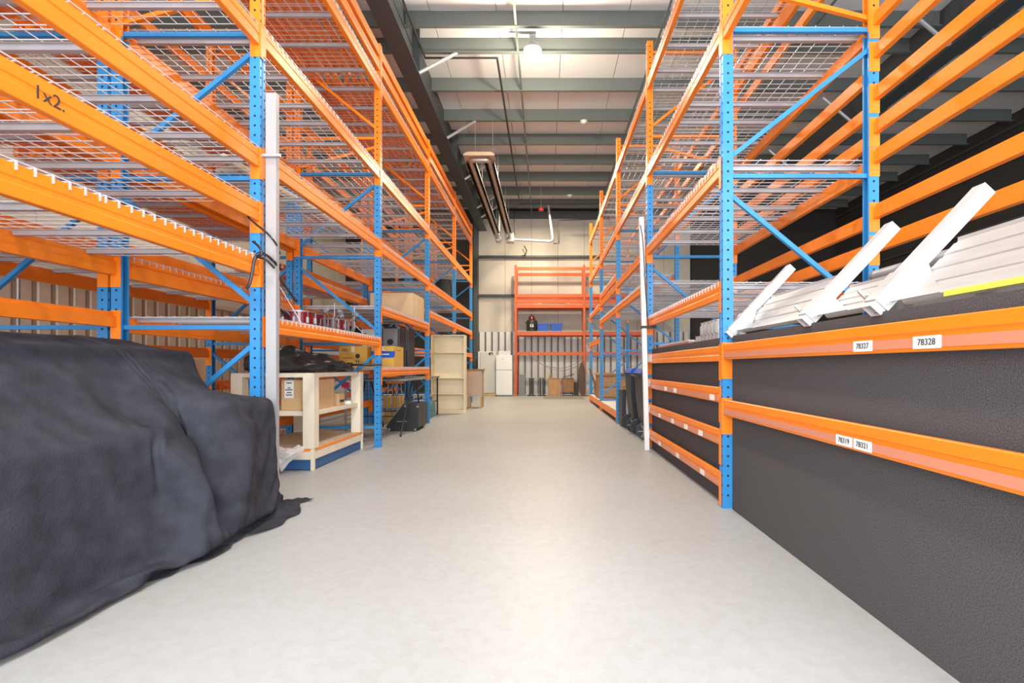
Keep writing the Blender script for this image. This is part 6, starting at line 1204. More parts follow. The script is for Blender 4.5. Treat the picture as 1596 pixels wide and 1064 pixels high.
 35,0,-2,1,3,2,1,3,3,3,2,2,2,3,3,4,3,3,2,4,2,1,2,1,1,0,0,0,-2,-2,-2,-3,-3,-3,-3,-3,-3,-2,-2,-2,-2,-2,-1,-6,-8,-3,1,0,3,6,2,4,6,7,4,10,6,3,10,2,2,1,1,
 41,-1,0,0,2,3,2,3,3,2,3,2,2,2,2,1,2,1,2,2,1,1,1,1,2,-1,0,0,-1,-1,-1,-1,-1,-1,-2,-1,-2,-2,-3,-2,-2,-2,-4,-8,-2,-2,0,4,6,1,8,4,5,7,4,5,9,2,4,5,0,-2,1,
 42,-1,0,-1,3,4,3,3,3,2,3,2,2,2,2,1,1,1,1,2,1,1,1,1,0,0,0,0,0,-1,0,-1,-1,-1,-1,-1,-2,-2,-2,-2,-3,-2,-5,-9,0,-3,1,7,4,3,6,5,7,6,4,1,12,3,-3,7,0,-5,-4],
[
 1261,-10,-6,-5,-4,-3,-3,-1,-1,0,0,0,0,0,0,0,0,0,-4,-9,-9,-6,-19,-32,-36,-31,-31,-35,-31,-31,-33,-28,-24,-30,-26,-24,-27,-37,-40,-37,-42,-35,-42,-38,-41,-40,-39,-39,-39,-43,-39,-38,-36,-36,-33,-22,4,-22,0,1,3,18,-8,
 -1,-7,-6,-6,-4,-4,-2,-2,-1,0,0,0,0,0,0,0,0,0,-4,-10,-8,-7,-19,-33,-34,-31,-33,-34,-30,-32,-32,-28,-24,-30,-27,-24,-27,-37,-38,-38,-41,-36,-39,-42,-41,-39,-37,-42,-39,-39,-41,-39,-36,-39,-26,-7,-2,-22,0,2,-6,-6,18,
 -4,-2,-5,-5,-4,-3,-3,-2,-2,-1,-1,0,0,0,0,0,0,0,-4,-9,-8,-6,-21,-34,-31,-31,-31,-33,-33,-31,-31,-31,-24,-31,-26,-24,-28,-37,-38,-37,-41,-37,-39,-43,-37,-42,-37,-42,-40,-38,-41,-38,-38,-37,-29,-7,4,-24,-11,8,-11,11,-12,
 -7,-8,-5,-3,-3,-2,0,0,0,0,0,0,0,0,0,0,0,0,-4,-10,-9,-6,-19,-34,-32,-31,-33,-33,-30,-32,-31,-29,-24,-31,-26,-25,-29,-37,-39,-36,-41,-36,-40,-40,-42,-40,-37,-39,-41,-39,-41,-38,-36,-39,-31,-8,10,-16,-23,6,-9,18,-16,
 -4,-2,-4,-4,-2,-2,-2,-1,0,0,0,0,0,0,0,0,0,0,-5,-9,-8,-6,-19,-35,-32,-30,-33,-34,-30,-31,-33,-28,-25,-30,-27,-26,-28,-38,-39,-37,-39,-39,-40,-40,-40,-38,-38,-38,-40,-39,-42,-39,-35,-41,-30,-10,14,-10,-30,5,-7,19,-20,
 -6,-2,-3,-2,-1,-1,-1,-1,0,0,0,0,0,0,0,0,0,0,-5,-9,-9,-6,-20,-34,-34,-31,-32,-35,-31,-32,-31,-28,-24,-32,-26,-25,-29,-39,-40,-38,-41,-36,-39,-39,-40,-42,-38,-38,-40,-40,-40,-38,-38,-38,-26,-4,3,-17,-18,6,8,-5,-10,
 -7,-4,0,0,0,0,0,0,0,0,0,0,0,0,0,0,0,0,-4,-9,-9,-7,-20,-34,-32,-33,-34,-33,-30,-35,-31,-31,-24,-32,-27,-24,-29,-40,-39,-40,-40,-37,-38,-39,-40,-42,-35,-42,-38,-40,-40,-39,-36,-37,-27,1,-8,0,-22,4,-7,1,17,
 -3,5,2,0,1,0,0,0,0,-1,0,-1,-1,-1,-1,-1,-1,-2,-5,-9,-9,-5,-19,-35,-35,-33,-34,-33,-30,-31,-34,-28,-26,-31,-28,-25,-30,-40,-39,-40,-40,-36,-37,-41,-39,-38,-39,-39,-39,-38,-40,-40,-37,-36,-25,-1,1,-1,-24,-5,0,9,-16,
 -2,1,0,0,0,0,0,0,0,0,0,0,0,0,0,0,0,1,-5,-8,-8,-8,-17,-35,-34,-34,-35,-33,-32,-33,-31,-29,-27,-30,-28,-26,-30,-40,-40,-39,-39,-35,-40,-37,-40,-37,-37,-39,-39,-40,-37,-39,-34,-40,-20,3,-1,-3,-18,-15,7,-18,-1,
 -4,5,0,0,0,0,0,0,0,0,0,0,0,0,0,0,0,0,-4,-10,-9,-6,-16,-35,-35,-34,-35,-33,-32,-33,-32,-30,-26,-31,-28,-25,-31,-40,-40,-38,-38,-35,-39,-39,-36,-38,-37,-39,-39,-38,-39,-38,-36,-36,-30,-5,12,-12,-15,-6,-4,2,-13,
 2,3,0,0,0,0,0,0,0,0,0,0,0,0,0,0,0,0,-3,-7,-8,-8,-18,-33,-38,-34,-37,-34,-31,-32,-34,-28,-28,-30,-28,-24,-31,-41,-38,-38,-38,-36,-38,-39,-38,-38,-36,-41,-36,-38,-39,-36,-39,-35,-25,-10,6,-18,-20,3,21,-12,-16,
 -2,5,0,0,0,0,0,0,0,0,0,0,0,0,0,0,0,0,-3,-10,-9,-7,-12,-32,-38,-34,-36,-34,-32,-34,-32,-30,-27,-30,-28,-25,-31,-40,-38,-36,-39,-37,-37,-38,-39,-39,-36,-39,-37,-39,-40,-36,-27,-33,-29,-14,-1,-25,-13,17,-9,3,-10,
 2,4,0,0,0,0,0,0,-1,0,0,0,0,0,0,0,0,0,-3,-10,-7,-7,-14,-32,-37,-35,-33,-37,-34,-32,-34,-28,-27,-30,-28,-25,-32,-39,-39,-35,-40,-37,-37,-39,-39,-39,-35,-37,-40,-38,-37,-39,-32,-23,-12,-24,-7,-26,8,-14,-1,-4,-6,
 4,2,1,-1,0,0,-1,-1,0,-1,0,0,0,0,0,0,0,0,-3,-9,-9,-7,-11,-33,-38,-34,-33,-36,-32,-31,-35,-29,-29,-31,-27,-27,-28,-39,-39,-35,-38,-36,-39,-38,-38,-39,-35,-39,-36,-39,-37,-40,-34,-29,3,-9,-20,-21,6,-22,-21,0,8,
 3,-2,-1,-1,0,0,0,0,0,0,0,0,0,0,0,0,0,0,-4,-9,-9,-6,-12,-29,-38,-34,-34,-35,-33,-32,-33,-33,-29,-26,-26,-26,-30,-39,-39,-34,-39,-35,-40,-38,-39,-37,-36,-36,-40,-40,-35,-37,-32,-37,-17,13,-7,-18,3,-27,-29,-5,-2,
 5,-4,-3,-1,-1,0,0,0,0,0,0,0,0,0,0,0,0,0,-2,-9,-9,-6,-13,-28,-38,-33,-36,-34,-34,-31,-34,-35,-31,-28,-27,-23,-21,-38,-38,-37,-39,-34,-37,-38,-38,-38,-38,-36,-39,-39,-37,-39,-32,-35,-33,14,23,-12,-16,-26,-29,-17,0,
 3,-1,-4,-2,-2,-2,-1,0,0,0,0,0,0,0,0,0,0,1,-2,-10,-10,-7,-10,-31,-36,-33,-35,-35,-33,-31,-34,-30,-31,-29,-24,-24,-25,-37,-38,-36,-38,-36,-37,-37,-39,-37,-38,-36,-39,-40,-36,-41,-35,-36,-33,4,31,-7,-25,-8,-32,-21,-4,
 6,-6,-5,-3,-2,-2,0,0,0,0,0,1,2,3,3,1,0,-1,-4,-9,-11,-10,-12,-29,-36,-33,-34,-35,-32,-31,-33,-33,-28,-29,-30,-21,-20,-35,-38,-38,-38,-35,-34,-39,-38,-38,-38,-36,-40,-40,-37,-37,-37,-39,-37,3,19,6,-6,-30,-21,-25,-11,
 4,-2,-3,-2,-1,-1,0,0,0,0,-1,0,0,0,-3,-4,-3,-2,-3,-9,-9,-7,-8,-29,-36,-33,-33,-34,-35,-28,-33,-35,-27,-27,-26,-25,-22,-31,-39,-37,-37,-38,-35,-37,-39,-40,-37,-37,-39,-39,-37,-39,-38,-36,-41,-17,9,28,0,-23,-24,-30,-8,
 3,-8,-7,-5,-3,-2,0,0,0,0,0,0,0,0,0,0,0,0,-2,-9,-9,-6,-9,-27,-35,-35,-33,-32,-34,-30,-30,-32,-26,-28,-29,-24,-23,-29,-38,-37,-37,-39,-35,-39,-39,-37,-38,-35,-41,-39,-39,-39,-37,-35,-40,-32,1,23,19,-14,-25,-35,-4,
 2,-2,-5,-5,-5,-4,-3,-1,-1,0,-1,0,0,0,0,0,0,0,-2,-9,-9,-7,-8,-27,-36,-32,-32,-34,-32,-30,-31,-31,-27,-26,-28,-24,-22,-31,-38,-36,-40,-37,-36,-41,-39,-38,-40,-38,-38,-37,-40,-41,-37,-36,-37,-36,-3,30,17,-33,-25,-18,3,
 -1,-9,-5,-5,-2,-2,-1,0,-1,0,-1,0,0,0,0,0,0,0,-3,-9,-8,-7,-8,-26,-34,-34,-31,-35,-32,-28,-32,-30,-26,-26,-29,-25,-25,-27,-38,-37,-38,-41,-35,-41,-40,-39,-40,-35,-42,-37,-41,-38,-37,-38,-38,-34,-10,33,11,-31,-29,-9,2,
 2,-3,-6,-5,-5,-4,-3,-2,0,0,0,0,0,0,0,0,0,0,-3,-9,-9,-6,-8,-25,-35,-30,-32,-34,-31,-30,-32,-30,-27,-26,-29,-24,-24,-29,-37,-35,-41,-39,-39,-41,-39,-39,-39,-39,-38,-39,-40,-39,-36,-36,-36,-37,-18,25,14,-9,-32,-19,2,
 -1,-4,-5,-3,-3,-2,-1,-2,-1,-2,-1,-2,-1,0,0,0,0,0,-2,-9,-10,-7,-6,-27,-32,-33,-31,-32,-33,-29,-30,-32,-25,-27,-28,-26,-24,-29,-38,-36,-40,-41,-38,-40,-39,-41,-39,-35,-41,-39,-41,-36,-39,-34,-37,-37,-21,16,13,9,-27,-24,-4,
 -2,-6,-6,-4,-4,-3,-1,-1,0,0,0,0,0,0,0,0,0,0,-2,-10,-4,-7,-10,-26,-33,-30,-29,-36,-34,-27,-33,-31,-26,-28,-29,-26,-24,-28,-37,-38,-41,-41,-38,-40,-39,-41,-39,-37,-39,-39,-39,-39,-36,-39,-37,-28,-20,7,24,2,-31,-20,-1,
 -2,-4,-3,-2,-3,-2,-2,-2,-2,-2,-1,0,0,0,0,0,0,1,-2,-17,-14,-22,-19,-19,-22,-26,-30,-27,-33,-29,-28,-32,-26,-25,-28,-27,-24,-30,-37,-39,-42,-37,-40,-40,-42,-40,-39,-35,-42,-40,-39,-39,-36,-36,-37,-33,0,0,22,-6,-29,-9,2,
 -2,-6,-5,-4,-2,-2,-1,-1,0,0,0,0,0,0,0,0,0,0,-3,-25,-27,-23,-24,-24,-23,-22,-22,-22,-27,-27,-26,-30,-24,-26,-26,-26,-27,-31,-38,-38,-43,-37,-40,-41,-40,-38,-41,-38,-39,-38,-40,-40,-37,-37,-38,-27,-4,5,27,-17,-29,-8,6,
 -3,-5,-4,-3,-2,-2,-1,-1,0,0,0,0,0,0,0,0,0,0,-4,-21,-25,-25,-31,-25,-28,-24,-24,-26,-20,-27,-24,-28,-24,-25,-25,-24,-27,-32,-39,-38,-40,-39,-41,-41,-38,-42,-36,-38,-40,-41,-39,-39,-36,-38,-40,-26,-6,9,25,-25,-18,-6,2,
 -1,1,-2,-3,-4,-3,-2,-1,-1,0,-1,0,0,-1,0,0,0,0,-5,-25,-29,-28,-31,-26,-31,-22,-23,-23,-22,-25,-25,-24,-24,-22,-25,-26,-22,-34,-40,-37,-41,-39,-40,-39,-41,-40,-38,-37,-42,-39,-41,-38,-37,-39,-38,-23,-3,19,0,-20,-14,-3,4,
 -3,-2,2,2,1,1,0,-1,0,-1,-2,-2,-2,-3,-5,-2,0,0,-5,-28,-30,-26,-30,-26,-33,-27,-19,-24,-26,-22,-27,-25,-23,-21,-23,-23,-25,-35,-40,-38,-41,-38,-40,-42,-40,-39,-38,-41,-39,-39,-39,-41,-38,-37,-35,-8,3,17,-18,-27,-3,3,-3,
 1,9,7,4,3,2,1,1,-1,0,0,-1,-3,-10,-10,-9,-6,0,-6,-27,-32,-28,-31,-26,-32,-25,-22,-24,-24,-27,-27,-26,-24,-22,-21,-22,-24,-37,-40,-40,-40,-37,-42,-38,-41,-41,-38,-37,-43,-39,-40,-39,-38,-37,-19,-2,-3,10,-29,-17,-1,2,-6,
 0,13,11,11,10,7,1,1,0,1,-1,-1,1,-10,-18,-13,-10,-8,-12,-27,-31,-28,-32,-24,-35,-22,-24,-26,-25,-28,-27,-26,-26,-24,-20,-21,-24,-39,-39,-39,-40,-38,-39,-38,-41,-40,-37,-42,-38,-40,-39,-39,-36,-39,-15,14,-21,6,-31,-10,-4,2,8,
 -3,11,12,14,13,9,4,0,-3,-2,0,0,0,-4,-17,-14,-13,-12,-9,-15,-30,-31,-34,-26,-29,-27,-29,-26,-28,-28,-27,-25,-23,-24,-24,-20,-23,-39,-39,-38,-40,-35,-40,-41,-38,-39,-38,-39,-42,-39,-40,-37,-37,-39,-27,27,-4,-22,-27,-1,-21,10,-7,
 1,8,13,14,14,12,8,-6,-6,0,0,0,0,-1,-14,-17,-12,-13,-10,-13,-31,-28,-31,-33,-25,-33,-26,-26,-28,-27,-27,-27,-28,-27,-20,-15,-26,-39,-40,-36,-39,-36,-37,-42,-40,-37,-37,-39,-43,-39,-41,-37,-37,-39,-30,20,21,-21,-32,-19,-12,11,-11,
 1,10,11,12,14,9,2,8,0,-8,-2,0,0,0,-13,-14,-14,-13,-12,-10,-28,-29,-32,-33,-29,-31,-28,-26,-29,-27,-31,-29,-31,-23,-22,-16,-16,-39,-39,-37,-38,-36,-37,-41,-40,-40,-36,-42,-38,-40,-41,-35,-40,-38,-28,8,29,-12,-32,-34,-5,13,-9,
 -1,13,8,13,14,9,0,0,2,5,-4,-3,0,0,-14,-14,-14,-12,-11,-12,-29,-29,-33,-31,-30,-34,-25,-29,-29,-30,-28,-27,-26,-22,-21,-19,-23,-40,-39,-36,-38,-34,-38,-42,-39,-40,-37,-40,-41,-42,-38,-33,-39,-38,-19,11,22,-16,-34,-30,2,14,-22,
 2,8,14,11,12,10,0,0,0,0,1,-1,0,0,-14,-14,-14,-13,-10,-11,-30,-30,-32,-33,-29,-31,-28,-27,-29,-27,-30,-27,-27,-24,-23,-17,-23,-40,-40,-36,-38,-34,-39,-40,-40,-39,-36,-40,-39,-41,-40,-34,-39,-36,-7,5,5,-18,-16,-26,-1,2,-22,
 -1,12,5,16,13,9,1,0,0,0,0,0,0,0,-13,-15,-13,-12,-11,-11,-30,-33,-33,-31,-28,-31,-29,-29,-31,-18,-29,-27,-37,-21,-22,-17,-24,-40,-39,-37,-38,-33,-39,-42,-39,-39,-37,-39,-41,-39,-39,-33,-38,-37,-6,8,-18,-16,2,-25,5,-22,-7,
 0,11,13,7,14,10,3,-2,0,0,0,0,0,1,-13,-14,-14,-12,-11,-10,-29,-34,-31,-34,-30,-29,-27,-27,-28,-27,-25,-29,-23,-21,-24,-21,-28,-39,-40,-36,-39,-34,-42,-39,-41,-39,-37,-38,-38,-39,-39,-39,-33,-37,-20,-4,-23,-10,21,-18,-13,-14,0,
 -2,11,10,16,11,10,0,0,0,0,0,0,0,0,-12,-15,-13,-13,-11,-11,-30,-34,-33,-32,-36,-36,-26,-36,-35,-23,-32,-10,-19,-18,-20,-22,-21,-38,-39,-36,-39,-39,-39,-41,-41,-40,-38,-41,-36,-40,-36,-36,-36,-36,-19,-27,-23,8,14,-9,-27,3,-1,
 1,9,11,12,13,11,1,0,0,0,0,0,0,0,-12,-16,-14,-13,-10,-11,-29,-37,-35,-31,-35,-35,-29,-30,-33,-27,-27,-22,-17,-12,-12,-20,-26,-37,-35,-38,-40,-39,-40,-41,-41,-41,-38,-39,-37,-38,-34,-38,-34,-39,-26,-23,-29,15,13,-12,-24,4,-8,
 1,8,14,8,14,11,1,0,0,0,0,0,0,0,-12,-17,-15,-12,-9,-12,-28,-35,-37,-31,-34,-36,-36,-27,-28,-29,-30,-28,-23,-17,-14,-10,-4,-31,-39,-37,-42,-37,-40,-38,-41,-38,-38,-35,-38,-38,-36,-37,-29,-37,-34,-34,-19,-2,24,-11,-21,-18,9,
 -5,13,11,11,11,14,1,0,0,0,0,0,0,0,-14,-17,-14,-12,-10,-12,-30,-34,-36,-31,-34,-34,-35,-31,-32,-30,-19,-29,-27,-19,-19,0,-18,-28,-30,-29,-36,-39,-38,-40,-39,-38,-36,-33,-37,-35,-37,-35,-31,-36,-34,-39,-35,5,5,2,-18,-22,4,
 2,9,10,14,15,9,2,0,0,0,0,0,0,0,-13,-18,-14,-12,-10,-12,-29,-35,-34,-30,-34,-32,-35,-29,-29,-26,-26,-26,-18,-20,-20,-19,-2,-28,-29,-32,-42,-38,-36,-38,-38,-36,-32,-36,-36,-38,-32,-33,-32,-39,-39,-40,-37,-12,6,8,-28,-10,1,
 -2,12,11,12,12,13,1,0,0,0,0,0,0,0,-13,-18,-13,-12,-10,-12,-29,-34,-33,-30,-33,-32,-31,-24,-26,-26,-24,-22,-25,-19,-21,-20,-25,-27,-27,-30,-36,-29,-36,-35,-35,-36,-36,-34,-36,-35,-34,-36,-38,-39,-39,-41,-29,-15,-2,1,-32,-1,-1,
 0,12,12,12,10,14,1,0,0,0,0,0,0,0,-12,-16,-14,-12,-10,-12,-27,-34,-31,-34,-30,-31,-28,-27,-24,-24,-26,-24,-23,-21,-17,-21,-25,-31,-33,-32,-18,-33,-34,-36,-36,-36,-36,-35,-34,-33,-41,-37,-38,-37,-41,-35,-37,-14,1,-5,-34,0,-2,
 -3,12,17,9,14,11,0,1,0,0,0,0,0,1,-12,-16,-14,-12,-10,-12,-30,-29,-31,-33,-29,-29,-28,-27,-24,-30,-26,-27,-27,-30,-26,-20,-26,-26,-14,-25,-28,-33,-28,-29,-33,-35,-36,-36,-37,-41,-37,-37,-39,-37,-34,-39,-35,-23,6,-4,-36,-4,-3,
 -1,14,11,17,11,12,2,-2,1,0,0,-1,0,1,-10,-16,-14,-12,-11,-10,-30,-30,-30,-30,-31,-27,-24,-32,-31,-26,-30,-20,-27,-33,-37,-35,-36,-31,-16,-12,-16,-25,-23,-25,-25,-33,-39,-39,-39,-41,-39,-37,-40,-37,-25,-40,-40,-19,3,-3,-39,-4,-5,
 1,12,14,11,18,10,-1,2,-3,1,4,1,-1,-3,-13,-17,-9,-10,-14,-12,-29,-26,-30,-29,-30,-27,-28,-29,-32,-35,-25,-27,-36,-31,-33,-34,-38,-39,-32,-26,-23,-25,-33,-25,-23,-26,-29,-34,-28,-25,-30,-34,-39,-37,-29,-29,-32,-24,-7,-1,-28,-10,-8,
 0,12,9,21,5,15,11,-8,11,-3,-12,0,-1,9,-13,-10,-21,-12,-2,-25,-27,-35,-18,-38,-30,-29,-28,-30,-23,-24,-42,-34,-27,-41,-31,-34,-38,-31,-37,-42,-39,-32,-37,-38,-1,-20,-22,-24,-48,-23,-16,-25,-27,-31,-36,-34,-1,-29,-28,-13,-21,-10,6,
 -1,9,15,16,21,4,-3,5,0,3,8,-8,-6,5,-12,-14,-13,-11,-11,-19,-24,-29,-30,-28,-32,-26,-28,-33,-31,-33,-28,-40,-37,-30,-37,-31,-31,-39,-38,-38,-36,-32,-37,-31,-29,-18,-15,-22,-38,-27,-20,-22,-31,-29,-35,-28,-5,-20,-19,-11,-27,-19,10,
 0,19,-1,13,22,24,2,-4,-8,9,-15,15,1,-1,-20,-6,-19,-9,-17,-11,-43,-31,-19,-41,-26,-27,-36,-30,-21,-33,-37,-32,-36,-41,-38,-33,-29,-29,-37,-40,-39,-36,-35,-31,-41,-42,-38,-25,-20,-19,-20,-44,-14,-15,-11,-16,-17,-4,-30,-8,-22,-8,-4,
 -1,9,25,8,18,4,6,2,4,-12,11,-6,2,-1,-14,-17,-12,-10,-13,-17,-30,-29,-34,-26,-31,-35,-23,-32,-38,-21,-34,-36,-31,-40,-41,-34,-32,-33,-36,-40,-34,-34,-37,-40,-32,-39,-41,-36,-19,-17,-17,-36,-16,-15,-13,-14,-14,-7,-23,-14,-20,-16,3,
 3,7,9,17,16,25,-10,-5,1,11,-9,14,-6,-11,1,-23,-7,-24,-2,-18,-24,-31,-33,-22,-29,-32,-36,-22,-31,-33,-36,-25,-35,-35,-39,-37,-36,-29,-36,-40,-42,-34,-33,-32,-38,-36,-37,-28,-14,-18,-19,-31,-12,-16,-18,-20,-20,-18,-32,-20,-11,-23,3,
 -1,12,16,11,17,11,9,-5,-3,1,1,-7,9,-4,-19,-1,-19,-19,-11,-13,-36,-25,-24,-32,-36,-23,-27,-35,-33,-26,-31,-36,-35,-35,-32,-35,-35,-35,-38,-36,-39,-41,-32,-38,-33,-38,-31,-35,-10,-6,-26,-32,-14,-10,-11,-13,-13,-26,-31,-31,-8,-24,-2,
 1,13,8,21,16,7,-3,13,2,-13,7,6,-12,2,-14,-23,-5,-7,-20,-14,-25,-34,-30,-32,-22,-34,-25,-22,-34,-30,-31,-35,-33,-38,-36,-34,-32,-37,-41,-41,-39,-38,-37,-34,-33,-37,-30,-20,-18,-19,-14,-30,-19,-18,-6,-3,-18,-18,-30,-33,-22,-15,-11,
 0,13,13,19,13,8,5,-4,-2,8,-4,-5,2,2,-15,-13,-19,-9,-11,-13,-34,-25,-21,-31,-33,-25,-27,-25,-23,-25,-33,-33,-35,-35,-31,-31,-39,-39,-40,-38,-37,-33,-36,-33,-24,-17,-17,-12,-23,-20,-19,-16,-20,-23,-26,-35,-34,-33,-29,-30,-14,-19,-18,
 0,12,14,9,21,9,-5,8,2,-8,-2,9,3,-11,-11,-19,-3,-13,-11,-21,-22,-30,-32,-27,-20,-33,-31,-26,-25,-29,-27,-34,-31,-34,-27,-27,-41,-40,-38,-37,-30,-40,-33,-21,-19,-19,-12,-19,-21,-24,-17,-19,-19,-36,-37,-30,-34,-37,-30,-23,-6,-28,-28,
 3,11,11,13,14,11,0,-1,0,3,0,-3,1,-1,-12,-13,-17,-12,-9,-14,-27,-25,-26,-32,-27,-17,-28,-28,-27,-26,-20,-29,-31,-30,-22,-32,-36,-20,-21,-22,-27,-28,-27,-27,-21,-23,-28,-35,-30,-32,-31,-29,-31,-37,-40,-37,-37,-38,-35,-5,-10,-31,-28,
 0,9,11,15,14,12,-1,0,0,0,0,0,0,1,-15,-15,-12,-14,-9,-13,-28,-25,-29,-27,-25,-27,-25,-24,-27,-21,-25,-19,-20,-20,-24,-13,-14,-26,-24,-27,-29,-28,-27,-27,-16,-35,-38,-39,-37,-42,-39,-37,-39,-40,-37,-38,-37,-36,-39,-2,-3,-37,-16,
 4,7,10,14,14,11,0,0,0,0,0,0,0,0,-15,-16,-12,-13,-10,-14,-25,-29,-28,-21,-29,-27,-25,-23,-26,-17,-19,-7,-2,-1,-8,-9,-26,-41,-31,-31,-34,-36,-32,-34,-35,-37,-38,-40,-36,-42,-38,-40,-40,-37,-38,-39,-40,-38,-31,-5,-6,-28,-12,
 3,5,9,14,15,10,3,-3,0,0,0,0,0,-2,-15,-14,-12,-13,-11,-14,-26,-28,-24,-30,-26,-24,-22,-25,-21,-13,-2,0,-8,-18,-25,-29,-28,-37,-34,-28,-8,-34,-34,-39,-38,-39,-37,-38,-40,-39,-38,-40,-40,-37,-41,-38,-41,-37,-25,-9,-4,-30,0,
 2,7,7,12,15,11,2,-3,0,0,0,0,0,-2,-16,-14,-13,-12,-10,-15,-28,-30,-26,-26,-25,-22,-26,-20,-21,-13,-12,-16,-20,-20,-16,-11,-26,-33,-31,-30,-17,-31,-36,-37,-39,-39,-35,-38,-41,-38,-42,-39,-39,-40,-40,-40,-42,-38,-6,-14,-28,-10,-8,
 3,3,10,11,15,10,0,-1,0,0,0,0,2,-5,-16,-14,-13,-12,-9,-13,-32,-30,-23,-34,-24,-24,-25,-22,-18,-16,-17,-17,-16,-13,-11,-12,-21,-37,-34,-35,-20,-36,-41,-36,-37,-40,-35,-37,-40,-41,-39,-41,-40,-39,-42,-41,-39,-30,-6,-20,-18,-13,15,
 5,4,5,11,14,9,0,0,0,0,0,1,0,-8,-16,-14,-13,-10,-10,-20,-33,-27,-31,-32,-22,-26,-25,-22,-15,-13,-16,-14,-16,-12,-9,-7,-32,-36,-29,-42,-32,-35,-40,-39,-35,-38,-36,-38,-39,-42,-40,-40,-39,-41,-41,-39,-37,-20,-4,-33,-2,-11,0,
 1,1,5,9,16,8,0,0,-3,-2,0,-2,-2,-5,-12,-12,-12,-8,-10,-27,-33,-27,-34,-31,-23,-30,-23,-21,-14,-12,-7,-17,-12,-15,-9,-8,-30,-36,-38,-35,-34,-37,-39,-40,-36,-38,-38,-40,-42,-41,-40,-39,-41,-39,-43,-37,-35,-10,-17,-26,5,-10,0,
 4,-5,-1,6,9,5,0,-2,-3,-1,-2,0,-1,-2,-5,-8,-8,-11,-11,-34,-32,-30,-34,-30,-27,-29,-22,-22,-9,-10,-8,-8,-15,-8,-11,-10,-33,-34,-39,-36,-34,-41,-41,-40,-38,-39,-42,-40,-42,-40,-42,-40,-38,-40,-42,-34,-29,-5,-25,-14,-2,-3,0,
 0,-8,-2,1,4,3,-1,-2,-2,-4,0,-1,2,-1,0,-3,-7,-9,-14,-34,-35,-35,-34,-29,-29,-29,-24,-19,-9,-8,-7,-6,-4,-13,-8,-10,-30,-35,-40,-36,-40,-42,-40,-39,-43,-40,-41,-41,-42,-43,-40,-38,-38,-42,-41,-32,-28,-1,-27,-10,-4,-1,-1,
 2,-13,-6,0,1,2,0,-2,-2,-2,-1,-1,0,1,0,-1,-1,-7,-16,-36,-36,-36,-35,-30,-31,-30,-23,-22,-7,-7,-6,-5,-5,-3,-10,-5,-31,-34,-40,-40,-37,-42,-43,-43,-42,-40,-43,-42,-42,-42,-38,-38,-40,-39,-37,-30,-36,-7,-19,-13,9,-5,-5,
 -1,-13,-8,-3,0,1,-1,-1,-2,-1,-1,-1,-1,1,1,2,-2,-2,-16,-39,-39,-34,-39,-29,-32,-31,-24,-24,-5,-6,-5,-4,-4,-3,-1,-7,-28,-37,-42,-38,-39,-43,-44,-43,-41,-39,-42,-39,-43,-44,-35,-36,-41,-37,-36,-31,-35,-21,-14,-11,0,6,4,
 -17,-5,-3,-4,-1,1,-1,0,-1,-1,-1,0,0,0,0,1,1,3,-25,-46,-37,-38,-38,-29,-31,-31,-25,-20,-5,-5,-4,-3,-2,-2,-3,-3,-28,-40,-40,-39,-40,-42,-42,-42,-41,-39,-41,-40,-41,-35,-41,-37,-36,-36,-31,-36,-30,-23,-18,-13,-7,7,-5,
 -15,4,0,-2,0,-1,-1,0,0,0,0,0,0,-1,1,-1,1,-12,-27,-44,-37,-35,-40,-30,-29,-31,-24,-14,-8,-2,0,-2,-3,-5,-12,-16,-25,-32,-36,-37,-40,-40,-40,-41,-38,-37,-42,-37,-35,-41,-37,-34,-34,-36,-31,-37,-30,-27,-28,-5,-1,-8,-1,
 -67,31,8,-6,-1,-4,-1,-1,-2,-1,-1,0,-2,-2,-5,-6,-6,-10,-27,-32,-32,-34,-31,-27,-31,-22,-17,-6,-2,-6,-7,-4,-13,-10,-12,-17,-24,-29,-37,-35,-35,-38,-37,-35,-40,-33,-39,-34,-37,-37,-35,-34,-27,-35,-32,-36,-37,-23,-25,-12,-3,-6,0,
 -64,20,5,3,0,-1,-1,-2,0,0,-1,-1,-2,-3,-5,-4,-7,-8,-21,-27,-30,-26,-33,-23,-27,-14,-15,-6,-6,-9,-8,-10,-11,-9,-9,-15,-20,-33,-33,-32,-35,-37,-32,-37,-37,-31,-34,-34,-36,-33,-36,-24,-33,-31,-33,-39,-36,-29,-7,-21,-6,-4,-1,
 -127,12,6,5,1,-2,1,0,-2,-1,2,-3,2,-3,-4,-5,-5,-5,-6,-17,-24,-17,-24,-18,-16,-8,-16,-1,-9,-5,-7,-14,-2,-15,-18,2,-25,-34,-36,-26,-31,-35,-33,-33,-35,-27,-31,-29,-38,-33,-30,-21,-32,-34,-33,-28,-33,-29,-23,-11,0,-3,-4,
 -51,30,-10,-5,-3,-2,0,-2,-1,3,0,0,-2,-3,-3,-2,-6,-4,-5,-13,-16,-18,-22,-20,-15,-11,-4,-7,-4,-8,-8,-8,-8,-11,-11,-8,-15,-26,-33,-32,-33,-32,-30,-32,-31,-26,-30,-33,-29,-32,-33,-22,-29,-28,-28,-32,-27,-22,-26,-21,4,0,-8,
 -167,21,-1,-7,1,-3,-2,1,-1,-1,2,-2,0,-1,-2,-2,-3,-4,-4,-4,-5,-18,-14,-15,-22,-13,-15,-12,-1,-5,-5,-3,-8,-7,-11,-10,-8,0,-13,-21,-27,-28,-20,-30,-31,-23,-27,-26,-30,-27,-28,-24,-15,-28,-26,-29,-27,-18,-14,-19,-12,10,-7,
